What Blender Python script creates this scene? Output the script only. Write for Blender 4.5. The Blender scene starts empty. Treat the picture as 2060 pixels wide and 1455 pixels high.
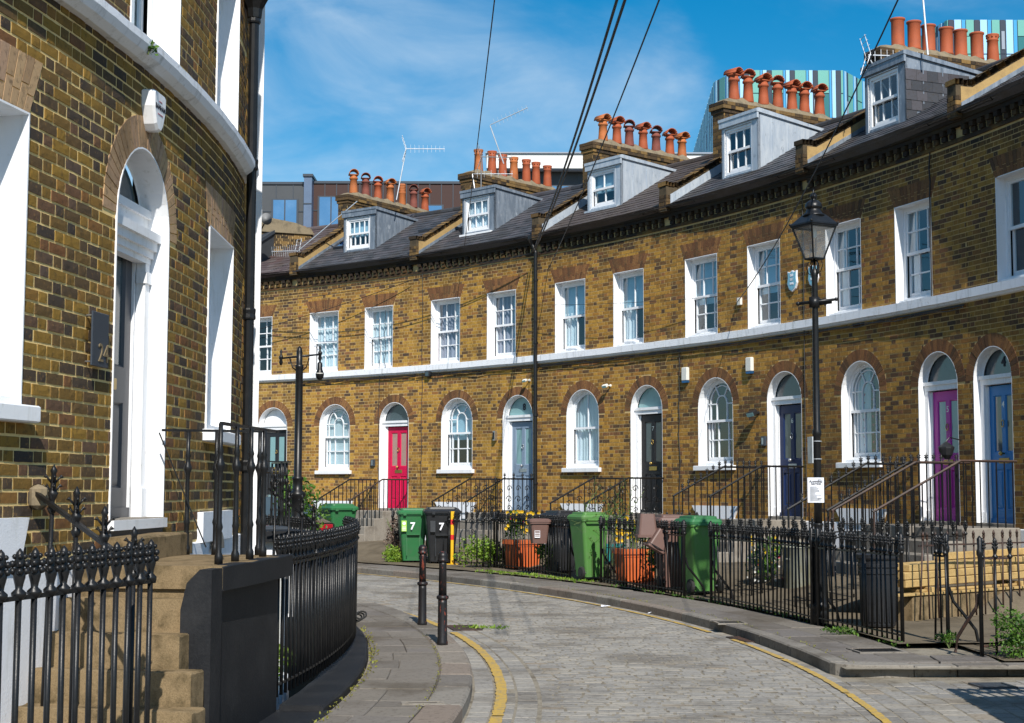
import bpy, math, random
from mathutils import Matrix, Vector
R_ = random.Random(7)
PI = math.pi
sc = bpy.context.scene
COL = sc.collection

# ------------------------------------------------------------------ camera, sky, sun, exposure
cam_d = bpy.data.cameras.new('camera'); cam = bpy.data.objects.new('camera', cam_d); COL.objects.link(cam)
cam.location = (0, 0, 1.5)
cam.rotation_euler = (Matrix.Rotation(math.radians(90 + 4.84), 4, 'X') @ Matrix.Rotation(0.0026, 4, 'Z')).to_euler()
cam_d.sensor_width = 36.0; cam_d.lens = 53.05; cam_d.clip_start = 0.05; cam_d.clip_end = 2000
sc.camera = cam

SUN_EL, SUN_AZ = math.radians(41), 0.17            # azimuth measured from -Y (behind the camera) towards +X
sdir = Vector((math.sin(SUN_AZ)*math.cos(SUN_EL), -math.cos(SUN_AZ)*math.cos(SUN_EL), math.sin(SUN_EL)))
w = bpy.data.worlds.new('World'); sc.world = w; w.use_nodes = True
nt = w.node_tree; N = nt.nodes; L = nt.links; N.clear()
wo = N.new('ShaderNodeOutputWorld'); bg = N.new('ShaderNodeBackground'); L.new(bg.outputs[0], wo.inputs[0])
sky = N.new('ShaderNodeTexSky'); sky.sky_type = 'NISHITA'; sky.sun_disc = False
sky.sun_elevation = SUN_EL; sky.sun_rotation = PI - SUN_AZ; sky.air_density = 1.0; sky.dust_density = 0.3; sky.ozone_density = 3.0
hs = N.new('ShaderNodeHueSaturation'); hs.inputs['Saturation'].default_value = 1.5; hs.inputs['Value'].default_value = 1.3; hs.inputs['Hue'].default_value = 0.49
L.new(sky.outputs[0], hs.inputs['Color'])
tc = N.new('ShaderNodeTexCoord')
def cloud(scale, stretch, lo, hi, seed):
    mp = N.new('ShaderNodeMapping'); mp.inputs['Scale'].default_value = stretch; mp.inputs['Location'].default_value = (seed, seed*.7, seed*1.3)
    mp.inputs['Rotation'].default_value = (0.0, math.radians(-16), 0.0)
    nz = N.new('ShaderNodeTexNoise'); nz.inputs['Scale'].default_value = scale; nz.inputs['Detail'].default_value = 9; nz.inputs['Roughness'].default_value = 0.55
    nz.inputs['Distortion'].default_value = 0.5
    mr = N.new('ShaderNodeMapRange'); mr.inputs[1].default_value = lo; mr.inputs[2].default_value = hi; mr.interpolation_type = 'SMOOTHSTEP'
    L.new(tc.outputs['Generated'], mp.inputs[0]); L.new(mp.outputs[0], nz.inputs['Vector']); L.new(nz.outputs[0], mr.inputs[0])
    return mr.outputs[0]
c1 = cloud(2.5, (1, 1, 2.6), 0.40, 0.74, 11.2); c2 = cloud(7.0, (1, 1, 2.4), 0.22, 0.78, 8.3)
mm = N.new('ShaderNodeMath'); mm.operation = 'MULTIPLY'; L.new(c1, mm.inputs[0]); L.new(c2, mm.inputs[1])
m2 = N.new('ShaderNodeMath'); m2.operation = 'MULTIPLY'; m2.inputs[1].default_value = 0.85; m2.use_clamp = True; L.new(mm.outputs[0], m2.inputs[0])
mx = N.new('ShaderNodeMix'); mx.data_type = 'RGBA'; L.new(m2.outputs[0], mx.inputs[0]); L.new(hs.outputs[0], mx.inputs[6]); mx.inputs[7].default_value = (8.2, 9.6, 10.8, 1)
L.new(mx.outputs[2], bg.inputs['Color']); bg.inputs['Strength'].default_value = 0.078

sun_d = bpy.data.lights.new('sun', 'SUN'); sun = bpy.data.objects.new('sun', sun_d); COL.objects.link(sun)
sun_d.energy = 5.0; sun_d.angle = math.radians(0.5); sun_d.color = (1.0, 0.95, 0.87)
sun.rotation_euler = sdir.to_track_quat('Z', 'Y').to_euler(); sun.location = (3, -20, 25)
sc.view_settings.view_transform = 'Standard'; sc.view_settings.look = 'None'; sc.view_settings.gamma = 1; sc.view_settings.use_curve_mapping = False
sc.view_settings.exposure = 0.22

# ------------------------------------------------------------------ materials
def nmat(name):
    m = bpy.data.materials.new(name); m.use_nodes = True
    n = m.node_tree.nodes; n.clear(); o = n.new('ShaderNodeOutputMaterial'); b = n.new('ShaderNodeBsdfPrincipled')
    m.node_tree.links.new(b.outputs[0], o.inputs[0]); return m, n, m.node_tree.links, b
def ramp(n, stops, interp='LINEAR'):
    r = n.new('ShaderNodeValToRGB'); r.color_ramp.interpolation = interp
    e = r.color_ramp.elements
    while len(e) < len(stops): e.new(0.5)
    for k, (p, c) in enumerate(stops): e[k].position = p; e[k].color = (*c, 1)
    return r
def noise(n, l, scale, detail=4, rough=.55, geo=None, stretch=None):
    g = geo or n.new('ShaderNodeNewGeometry'); t = n.new('ShaderNodeTexNoise'); t.inputs['Scale'].default_value = scale
    t.inputs['Detail'].default_value = detail; t.inputs['Roughness'].default_value = rough
    if stretch:
        mp = n.new('ShaderNodeMapping'); mp.inputs['Scale'].default_value = stretch
        l.new(g.outputs['Position'], mp.inputs[0]); l.new(mp.outputs[0], t.inputs['Vector'])
    else: l.new(g.outputs['Position'], t.inputs['Vector'])
    return t
def mixc(n, l, fac, a, b, blend='MIX'):
    x = n.new('ShaderNodeMix'); x.data_type = 'RGBA'; x.blend_type = blend
    for s, v in ((0, fac), (6, a), (7, b)):
        if hasattr(v, 'node'): l.new(v, x.inputs[s])
        else: x.inputs[s].default_value = v if s == 0 else (*v, 1)
    return x.outputs[2]
def maprange(n, l, src, a, b, c=0., d=1., smooth=True):
    r = n.new('ShaderNodeMapRange'); r.inputs[1].default_value = a; r.inputs[2].default_value = b; r.inputs[3].default_value = c; r.inputs[4].default_value = d
    if smooth: r.interpolation_type = 'SMOOTHSTEP'
    l.new(src, r.inputs[0]); return r.outputs[0]
def bump(n, l, b, src, strength=.3, dist=.01):
    u = n.new('ShaderNodeBump'); u.inputs['Strength'].default_value = strength; u.inputs['Distance'].default_value = dist
    l.new(src, u.inputs['Height']); l.new(u.outputs[0], b.inputs['Normal'])
def rndval(n, l):
    a = n.new('ShaderNodeAttribute'); a.attribute_name = 'rnd'; o = n.new('ShaderNodeObjectInfo')
    s = n.new('ShaderNodeMath'); s.operation = 'ADD'; l.new(a.outputs['Fac'], s.inputs[0]); l.new(o.outputs['Random'], s.inputs[1])
    f = n.new('ShaderNodeMath'); f.operation = 'FRACT'; l.new(s.outputs[0], f.inputs[0]); return f.outputs[0]
def plain(name, col, rough=.6, metal=0., dirt=.25, dcol=None, scale=6, bmp=.15, bs=40, spec=.5, fine=60, coat=0.):
    """paint, stone, metal...: base colour with wear patches and fine grain"""
    m, n, l, b = nmat(name)
    dcol = dcol or tuple(c*.45 for c in col)
    t = noise(n, l, scale, 6, .65); f = maprange(n, l, t.outputs[0], .42, .75, 0, dirt*1.6)
    t2 = noise(n, l, fine, 3); f2 = maprange(n, l, t2.outputs[0], .35, .8, 0, dirt*.8)
    c = mixc(n, l, f, col, dcol); c = mixc(n, l, f2, c, dcol)
    l.new(c, b.inputs['Base Color']); b.inputs['Roughness'].default_value = rough; b.inputs['Metallic'].default_value = metal
    b.inputs['Specular IOR Level'].default_value = spec; b.inputs['Coat Weight'].default_value = coat; b.inputs['Coat Roughness'].default_value = .15
    if bmp: t3 = noise(n, l, bs, 5, .7); bump(n, l, b, t3.outputs[0], bmp, .004)
    return m
def brickmat(name, stops, soot_shade=0., rough=.9, bs=90):
    m, n, l, b = nmat(name)
    r = ramp(n, stops); l.new(rndval(n, l), r.inputs[0])
    t = noise(n, l, 22, 6, .7); f = maprange(n, l, t.outputs[0], .50, .70, 0, .62)
    c = mixc(n, l, f, r.outputs[0], (.045, .034, .022))                # burnt blotches in the clay
    t4 = noise(n, l, 38, 5, .6); f4 = maprange(n, l, t4.outputs[0], .55, .72, 0, .4)
    c = mixc(n, l, f4, c, (.40, .22, .06))
    t2 = noise(n, l, .8, 6, .65, stretch=(1, 1, .6)); f2 = maprange(n, l, t2.outputs[0], .47, .66, 0, .5)
    c = mixc(n, l, f2, c, (.05, .036, .02))
    t5 = noise(n, l, 1.9, 4, .6); f5 = maprange(n, l, t5.outputs[0], .55, .75, 0, .32); c = mixc(n, l, f5, c, tuple(v*1.15 for v in stops[len(stops)*3//5][1]))
    if soot_shade:
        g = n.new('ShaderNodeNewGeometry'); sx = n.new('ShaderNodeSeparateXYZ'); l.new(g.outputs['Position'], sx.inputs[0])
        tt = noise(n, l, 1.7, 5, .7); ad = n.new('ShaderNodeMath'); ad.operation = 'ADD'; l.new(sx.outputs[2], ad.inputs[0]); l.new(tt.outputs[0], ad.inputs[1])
        fs = maprange(n, l, ad.outputs[0], 6.75, 7.35, 0, soot_shade); c = mixc(n, l, fs, c, (.018, .015, .013))  # soot and the gutter's shade painted in together, darkening towards the eaves
    l.new(c, b.inputs['Base Color']); b.inputs['Roughness'].default_value = rough; b.inputs['Specular IOR Level'].default_value = .25
    t3 = noise(n, l, bs, 6, .75); bump(n, l, b, t3.outputs[0], .55, .006)
    return m
STOCK = [(0, (.08, .052, .034)), (.12, (.15, .082, .034)), (.26, (.26, .135, .032)), (.5, (.39, .21, .038)), (.74, (.48, .275, .052)), (.88, (.35, .17, .036)), (.95, (.27, .12, .045)), (1, (.15, .085, .045))]
STOCKN = [(0, (.05, .04, .034)), (.18, (.08, .055, .036)), (.36, (.14, .084, .030)), (.6, (.225, .13, .026)), (.8, (.29, .17, .032)), (.9, (.19, .085, .032)), (1, (.09, .068, .055))]
M = {}
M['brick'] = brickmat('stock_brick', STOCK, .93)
TINT = [(.86, .92, 1.2), (1.04, 1.04, 1.1), (1.06, 1.06, 1.0), (1.0, .96, .95), (.95, .92, .98), (.84, .81, .9), (.74, .73, .82)]
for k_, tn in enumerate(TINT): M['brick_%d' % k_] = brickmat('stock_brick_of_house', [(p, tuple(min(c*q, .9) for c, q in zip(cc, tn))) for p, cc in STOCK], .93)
M['brick_near'] = brickmat('stock_brick_near', STOCKN, 0)
M['brick_stack'] = brickmat('sooty_stack_brick', [(0, (.025, .02, .016)), (.35, (.06, .04, .024)), (.65, (.14, .085, .035)), (.88, (.24, .145, .05)), (1, (.04, .03, .022))])
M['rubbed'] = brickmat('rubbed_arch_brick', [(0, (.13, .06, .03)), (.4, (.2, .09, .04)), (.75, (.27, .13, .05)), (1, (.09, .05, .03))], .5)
M['rubbed_near'] = brickmat('rubbed_arch_brick_pale', [(0, (.36, .23, .13)), (.5, (.5, .33, .18)), (1, (.42, .27, .18))])
M['sett'] = brickmat('granite_sett', [(0, (.22, .21, .195)), (.3, (.26, .247, .228)), (.7, (.295, .278, .25)), (.95, (.32, .295, .255)), (1, (.25, .205, .155))], bs=150)
def remix(mm, a, b2):  # tone down the clay blotches for stone
    for nd in mm.node_tree.nodes:
        if nd.bl_idname == 'ShaderNodeMix':
            v = nd.inputs[7].default_value
            if abs(v[0]-.40) < .01: nd.inputs[7].default_value = (*b2, 1)
            elif v[0] < .045: nd.inputs[7].default_value = (*a, 1)
remix(M['sett'], (.18, .165, .15), (.44, .41, .36))
M['flag'] = brickmat('york_flagstone', [(0, (.14, .125, .11)), (.5, (.19, .17, .145)), (1, (.165, .15, .14))], bs=120); remix(M['flag'], (.06, .052, .042), (.2, .18, .14))
M['kerb'] = brickmat('granite_kerb', [(0, (.16, .145, .13)), (.5, (.25, .23, .2)), (1, (.21, .17, .14))], bs=130); remix(M['kerb'], (.09, .08, .065), (.34, .3, .25))
M['slate'] = brickmat('roof_slate', [(0, (.035, .038, .045)), (.5, (.06, .063, .072)), (.9, (.085, .08, .09)), (1, (.05, .045, .05))], rough=.55, bs=60); remix(M['slate'], (.03, .03, .032), (.10, .10, .105))
M['slate_brown'] = brickmat('brown_roof_slate', [(0, (.055, .045, .042)), (.5, (.085, .068, .06)), (1, (.07, .055, .055))], rough=.6, bs=60); remix(M['slate_brown'], (.04, .034, .03), (.12, .10, .09))
M['slate_purple'] = brickmat('purple_roof_slate', [(0, (.07, .05, .055)), (.5, (.11, .085, .085)), (.8, (.13, .11, .11)), (1, (.09, .05, .05))], rough=.6, bs=60); remix(M['slate_purple'], (.06, .045, .045), (.16, .14, .13))
M['mortar'] = plain('lime_mortar', (.62, .44, .2), .95, dirt=.2, dcol=(.13, .09, .045), bmp=.5, bs=120, spec=.2)
M['mortar_near'] = plain('buff_mortar', (.85, .62, .27), .95, dirt=.12, dcol=(.15, .10, .05), bmp=.7, bs=160, spec=.2)
M['mortar_soot'] = plain('sooted_mortar', (.10, .075, .045), .95, dirt=.5, dcol=(.03, .025, .02), bmp=.5, bs=120, spec=.2)
M['joint'] = plain('dusty_joint', (.27, .24, .19), .95, dirt=.5, dcol=(.08, .065, .045), bmp=.5, bs=80, spec=.2)
M['white'] = plain('white_paint', (.82, .83, .85), .5, dirt=.2, dcol=(.52, .5, .45), scale=2.2, bmp=.12, bs=45)
M['white_wall'] = plain('white_masonry_paint', (.78, .8, .84), .75, dirt=.25, dcol=(.45, .44, .4), scale=2, bmp=.35, bs=90)
M['string'] = plain('weathered_white_stone', (.84, .86, .9), .7, dirt=.3, dcol=(.42, .42, .4), scale=3, bmp=.6, bs=50)
def streaky(name, a, b2, rough, bs, bmp, amt):
    m, n, l, b = nmat(name); t = noise(n, l, 3.2, 7, .7, stretch=(3.2, 3.2, .55)); c = mixc(n, l, maprange(n, l, t.outputs[0], .50, .74, 0, amt), a, b2)
    t2 = noise(n, l, 14, 6, .7); c = mixc(n, l, maprange(n, l, t2.outputs[0], .60, .72, 0, amt*.9), c, tuple(v*.8 for v in b2)); l.new(c, b.inputs['Base Color']); b.inputs['Roughness'].default_value = rough
    t3 = noise(n, l, bs, 6, .7); bump(n, l, b, t3.outputs[0], bmp, .005); return m
M['white'] = streaky('white_paint', (.83, .84, .86), (.55, .54, .49), .5, 40, .18, .5)
M['white_wall'] = streaky('white_masonry_paint', (.79, .81, .85), (.48, .48, .44), .8, 80, .45, .55)
M['string'] = streaky('weathered_white_stone', (.83, .85, .89), (.40, .41, .41), .75, 45, .7, .7)
M['iron'] = plain('black_gloss_iron', (.008, .0085, .0095), .36, dirt=.2, dcol=(.03, .028, .027), scale=14, bmp=.25, bs=90, spec=.35)
M['rust'] = plain('rusty_iron', (.028, .02, .017), .6, dirt=.4, dcol=(.12, .05, .028), scale=9, bmp=.4, bs=80)
M['rustpaint'] = plain('black_paint_over_rust', (.02, .017, .017), .42, dirt=.42, dcol=(.19, .045, .028), scale=17, bmp=.3, bs=90)
def fleck(name, base, rust):
    m, n, l, b = nmat(name); t = noise(n, l, 26, 5, .7, stretch=(1, 1, .35)); f = maprange(n, l, t.outputs[0], .57, .64, 0, .9); l.new(mixc(n, l, f, base, rust), b.inputs['Base Color'])
    b.inputs['Roughness'].default_value = .42; b.inputs['Specular IOR Level'].default_value = .35; bump(n, l, b, t.outputs[0], .3, .004); return m
M['rustpaint'] = fleck('black_paint_over_rust', (.014, .013, .014), (.22, .05, .03))
M['black_wall'] = plain('black_painted_render', (.010, .011, .0135), .6, dirt=.3, dcol=(.035, .035, .036), scale=3, bmp=.5, bs=50, spec=.25)
M['plastic_black'] = plain('black_plastic', (.016, .017, .02), .4, dirt=.15, dcol=(.05, .05, .05), bmp=.08)
M['concrete'] = plain('worn_step_concrete', (.25, .18, .10), .95, dirt=.62, dcol=(.06, .045, .022), scale=7, bmp=1., bs=55, spec=.15, fine=140)
M['concrete_grey'] = plain('grey_concrete', (.27, .245, .21), .9, dirt=.5, dcol=(.13, .11, .09), scale=4, bmp=.6, bs=60, spec=.2)
M['ground'] = plain('trodden_yard_ground', (.16, .13, .09), .95, dirt=.6, dcol=(.075, .06, .04), scale=1.6, bmp=.7, bs=30, spec=.2)
M['asphalt'] = plain('old_asphalt', (.075, .07, .065), .95, dirt=.4, dcol=(.04, .036, .03), scale=1.5, bmp=.6, bs=120, spec=.2)
M['yellow'] = plain('worn_yellow_paint', (.50, .32, .05), .85, dirt=.62, dcol=(.26, .21, .13), scale=15, bmp=.5, bs=90)
def sheet(name, a, b2, c2):
    m, n, l, b = nmat(name); t = noise(n, l, 5, 6, .65, stretch=(2.2, 2.2, .45)); c = mixc(n, l, maprange(n, l, t.outputs[0], .38, .66), a, b2)
    t2 = noise(n, l, 9, 6, .7, stretch=(1, 1, .6)); c = mixc(n, l, maprange(n, l, t2.outputs[0], .56, .72, 0, .8), c, c2); l.new(c, b.inputs['Base Color']); b.inputs['Roughness'].default_value = .5; b.inputs['Metallic'].default_value = .25
    bump(n, l, b, t2.outputs[0], .3, .01); return m
M['lead'] = sheet('lead_sheet', (.16, .195, .24), (.26, .30, .35), (.42, .46, .5))
M['zinc'] = sheet('pale_zinc_sheet', (.40, .46, .53), (.52, .57, .62), (.24, .28, .33))
M['render_tan'] = plain('tan_cement_render', (.42, .28, .11), .9, dirt=.4, dcol=(.2, .13, .06), scale=4, bmp=.5, bs=40)
M['cement'] = plain('flaunching_cement', (.24, .19, .12), .95, dirt=.5, dcol=(.09, .075, .05), scale=6, bmp=.9, bs=30)
M['pot'] = plain('terracotta_pot', (.37, .08, .024), .75, dirt=.3, dcol=(.2, .055, .03), scale=4, bmp=.2)
M['pot_orange'] = plain('orange_terracotta_pot', (.47, .14, .035), .75, dirt=.4, dcol=(.2, .07, .03), scale=5, bmp=.2)
M['pot_dark'] = plain('weathered_dark_pot', (.22, .06, .04), .8, dirt=.4, dcol=(.08, .035, .03), scale=5, bmp=.2)
M['planter'] = plain('orange_plastic_planter', (.56, .115, .025), .6, dirt=.2, dcol=(.3, .06, .02), bmp=.1)
M['green_bin'] = plain('dark_green_bin_plastic', (.02, .15, .045), .5, dirt=.4, dcol=(.05, .12, .06), scale=9, bmp=.12)
M['lime_bin'] = plain('mid_green_bin_plastic', (.07, .21, .04), .5, dirt=.4, dcol=(.11, .19, .08), scale=9, bmp=.12)
M['brown_bin'] = plain('brown_caddy_plastic', (.15, .085, .07), .5, dirt=.12, bmp=.08)
M['teal'] = plain('teal_plastic', (.01, .2, .2), .45, dirt=.12, bmp=.08)
M['rubber'] = plain('rubber', (.012, .012, .012), .8, dirt=.3, dcol=(.05, .045, .04))
M['galv'] = plain('stained_galvanised_metal', (.3, .31, .26), .6, metal=.2, dirt=.5, dcol=(.2, .17, .06), scale=3, bmp=.2)
M['timber'] = plain('new_sawn_timber', (.48, .33, .13), .8, dirt=.5, dcol=(.25, .15, .05), scale=7, bmp=.3)
M['brass'] = plain('aged_brass', (.5, .34, .1), .35, metal=.9, dirt=.3)
M['chrome'] = plain('dull_steel', (.55, .56, .58), .3, metal=.9, dirt=.2)
M['alu'] = plain('aluminium_rod', (.62, .64, .66), .4, metal=.5, dirt=.3)
M['post_yellow'] = plain('post_yellow', (.75, .43, .01), .45, dirt=.12)
M['post_red'] = plain('post_red', (.62, .02, .015), .45, dirt=.1)
M['orange'] = plain('barrier_orange', (.8, .13, .01), .5, dirt=.15)
M['cable'] = plain('black_cable', (.012, .012, .014), .6, dirt=.1, bmp=0)
M['cable_grey'] = plain('grey_cable', (.2, .2, .2), .6, dirt=.1, bmp=0)
M['plaster_box'] = plain('cream_plastic_box', (.75, .74, .68), .5, dirt=.1)
M['blue_trim'] = plain('blue_plastic', (.02, .12, .3), .5, dirt=.1)
M['paleblue'] = plain('pale_blue_enamel', (.22, .52, .66), .4, dirt=.15)
M['ink'] = plain('dark_ink', (.02, .02, .03), .7, dirt=.1, bmp=0)
M['paper'] = plain('white_paper', (.78, .8, .86), .7, dirt=.06, bmp=.05)
M['graphite'] = plain('slate_grey_plate', (.045, .055, .07), .4, dirt=.1)
M['bronze'] = plain('dull_bronze_paint', (.2, .15, .08), .5, dirt=.1)
M['whitesticker'] = plain('white_sticker', (.8, .8, .85), .5, dirt=.05, bmp=0)
M['limesticker'] = plain('lime_sticker', (.35, .6, .08), .5, dirt=.05, bmp=0)
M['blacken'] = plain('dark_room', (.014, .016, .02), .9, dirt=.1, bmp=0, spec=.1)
M['curtain'] = plain('white_net_curtain', (.82, .84, .86), .9, dirt=.1, bmp=.1, spec=.1)
M['curtain_mauve'] = plain('mauve_grey_curtain', (.42, .38, .45), .9, dirt=.1, bmp=.1, spec=.1)
M['blind'] = plain('pale_blue_blind', (.5, .68, .78), .9, dirt=.06, bmp=.05, spec=.1)
M['blind_white'] = plain('white_blind', (.7, .74, .76), .9, dirt=.06, bmp=.05, spec=.1)
M['heart'] = plain('red_paper_heart', (.5, .02, .07), .8, dirt=.1, bmp=0)
M['frost'] = plain('frosted_teal_glass', (.2, .36, .38), .18, dirt=.12, dcol=(.1, .2, .22), bmp=0, spec=.7)
M['frost_dark'] = plain('obscured_dark_glass', (.05, .075, .09), .12, dirt=.15, dcol=(.02, .03, .04), bmp=.0, spec=.8)
M['frost_pink'] = plain('curtained_door_glass', (.38, .24, .2), .2, dirt=.2, bmp=0, spec=.7)
DOORCOL = {'black_frame': (.02, .022, .026), 'crimson': (.56, .004, .06), 'grey': (.2, .27, .36), 'black': (.01, .01, .012), 'navy': (.006, .02, .085), 'magenta': (.5, .03, .34), 'blue': (.02, .2, .5), 'stone_grey': (.085, .082, .09)}
for k, v in DOORCOL.items(): M['door_'+k] = plain('door_paint_'+k, v, .42, dirt=.12, dcol=tuple(c*.6 for c in v), scale=3, bmp=.08, coat=0, spec=.3)
def leafmat(name, a, b2):
    m, n, l, b = nmat(name); r = ramp(n, [(0, a), (1, b2)]); l.new(rndval(n, l), r.inputs[0]); l.new(r.outputs[0], b.inputs['Base Color'])
    b.inputs['Roughness'].default_value = .55; b.inputs['Subsurface Weight'].default_value = 0
    tr = n.new('ShaderNodeBsdfTranslucent'); l.new(r.outputs[0], tr.inputs[0]); ms = n.new('ShaderNodeMixShader'); ms.inputs[0].default_value = .35
    out = [q for q in n if q.bl_idname == 'ShaderNodeOutputMaterial'][0]
    l.new(b.outputs[0], ms.inputs[1]); l.new(tr.outputs[0], ms.inputs[2]); l.new(ms.outputs[0], out.inputs[0]); return m
M['leaf'] = leafmat('green_leaf', (.025, .085, .012), (.14, .27, .03))
M['leaf_lime'] = leafmat('yellow_green_leaf', (.10, .22, .012), (.3, .42, .05))
M['leaf_dry'] = leafmat('dry_moss', (.22, .17, .04), (.3, .32, .05))
M['stem'] = plain('plant_stem', (.12, .16, .05), .8, dirt=.3)
M['petal_yellow'] = leafmat('yellow_petal', (.75, .42, .01), (.85, .6, .02))
M['petal_red'] = leafmat('red_petal', (.5, .01, .06), (.65, .05, .1))
M['petal_white'] = leafmat('white_petal', (.7, .7, .68), (.85, .85, .8))
M['dry_head'] = leafmat('dry_hydrangea', (.13, .09, .07), (.25, .17, .13))
def glassmat(name, fac, tint=(.82, .9, .93), gl=(.85, .93, 1)):
    m = bpy.data.materials.new(name); m.use_nodes = True; n = m.node_tree.nodes; l = m.node_tree.links; n.clear()
    o = n.new('ShaderNodeOutputMaterial'); t = n.new('ShaderNodeBsdfTransparent'); t.inputs[0].default_value = (*tint, 1)
    g = n.new('ShaderNodeBsdfGlossy'); g.inputs['Roughness'].default_value = .02; g.inputs[0].default_value = (*gl, 1)
    lw = n.new('ShaderNodeLayerWeight'); lw.inputs[0].default_value = .5; fr = n.new('ShaderNodeMath'); fr.operation = 'POWER'; fr.inputs[1].default_value = 4.0; l.new(lw.outputs['Facing'], fr.inputs[0])
    a = n.new('ShaderNodeMath'); a.operation = 'ADD'; a.use_clamp = True; a.inputs[1].default_value = fac; l.new(fr.outputs[0], a.inputs[0])
    nz = n.new('ShaderNodeTexNoise'); nz.inputs['Scale'].default_value = 3.5; gg = n.new('ShaderNodeNewGeometry'); l.new(gg.outputs['Position'], nz.inputs['Vector'])
    bu = n.new('ShaderNodeBump'); bu.inputs['Strength'].default_value = .12; bu.inputs['Distance'].default_value = .01; l.new(nz.outputs[0], bu.inputs['Height']); l.new(bu.outputs[0], g.inputs['Normal'])
    ms = n.new('ShaderNodeMixShader'); l.new(a.outputs[0], ms.inputs[0]); l.new(t.outputs[0], ms.inputs[1]); l.new(g.outputs[0], ms.inputs[2]); l.new(ms.outputs[0], o.inputs[0]); return m
M['glass'] = glassmat('window_glass', .10, (.74, .84, .88))
M['lampglass'] = glassmat('lantern_glass', .05, (.93, .94, .95))
def _haze(m, f):
    n = m.node_tree.nodes; l = m.node_tree.links; o = [q for q in n if q.bl_idname == 'ShaderNodeOutputMaterial'][0]; src = o.inputs[0].links[0].from_socket
    d = n.new('ShaderNodeBsdfTranslucent'); d.inputs[0].default_value = (.8, .8, .78, 1); d2 = n.new('ShaderNodeBsdfDiffuse'); d2.inputs[0].default_value = (.7, .7, .68, 1)
    x = n.new('ShaderNodeMixShader'); x.inputs[0].default_value = .5; l.new(d.outputs[0], x.inputs[1]); l.new(d2.outputs[0], x.inputs[2]); y = n.new('ShaderNodeMixShader'); y.inputs[0].default_value = f
    l.new(src, y.inputs[1]); l.new(x.outputs[0], y.inputs[2]); l.new(y.outputs[0], o.inputs[0])
_haze(M['lampglass'], .26)
M['skyglass'] = plain('reflective_blue_glass', (.06, .17, .34), .06, dirt=.15, dcol=(.25, .4, .6), scale=.6, bmp=0, spec=1.)
for nm, c in dict(p_light=(.36, .62, .82), p_blue=(.05, .33, .62), p_green=(.15, .42, .36), p_dark=(.035, .045, .065), p_deep=(.02, .16, .17), p_grey=(.3, .34, .4)).items():
    M[nm] = plain('cladding_'+nm[2:], c, .3, dirt=.1, scale=.3, bmp=0)
M['corten'] = plain('rust_brown_cladding', (.045, .017, .012), .7, dirt=.4, dcol=(.03, .012, .012), scale=.4, bmp=.1, bs=4)
M['darkclad'] = plain('dark_grey_cladding', (.055, .06, .066), .5, dirt=.3, scale=.4, bmp=.1, bs=4)
M['blueclad'] = plain('blue_grey_cladding', (.11, .16, .25), .4, dirt=.3, scale=.6, bmp=.1, bs=4)
M['whiteclad'] = plain('white_cladding', (.75, .75, .73), .6, dirt=.05, scale=.4, bmp=0)
M['carpaint'] = plain('dark_car_paint', (.012, .014, .016), .15, dirt=.1, spec=.8, coat=1., bmp=0)
M['redlamp'] = plain('red_lamp_plastic', (.35, .01, .02), .25, dirt=.1, bmp=0)

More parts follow.
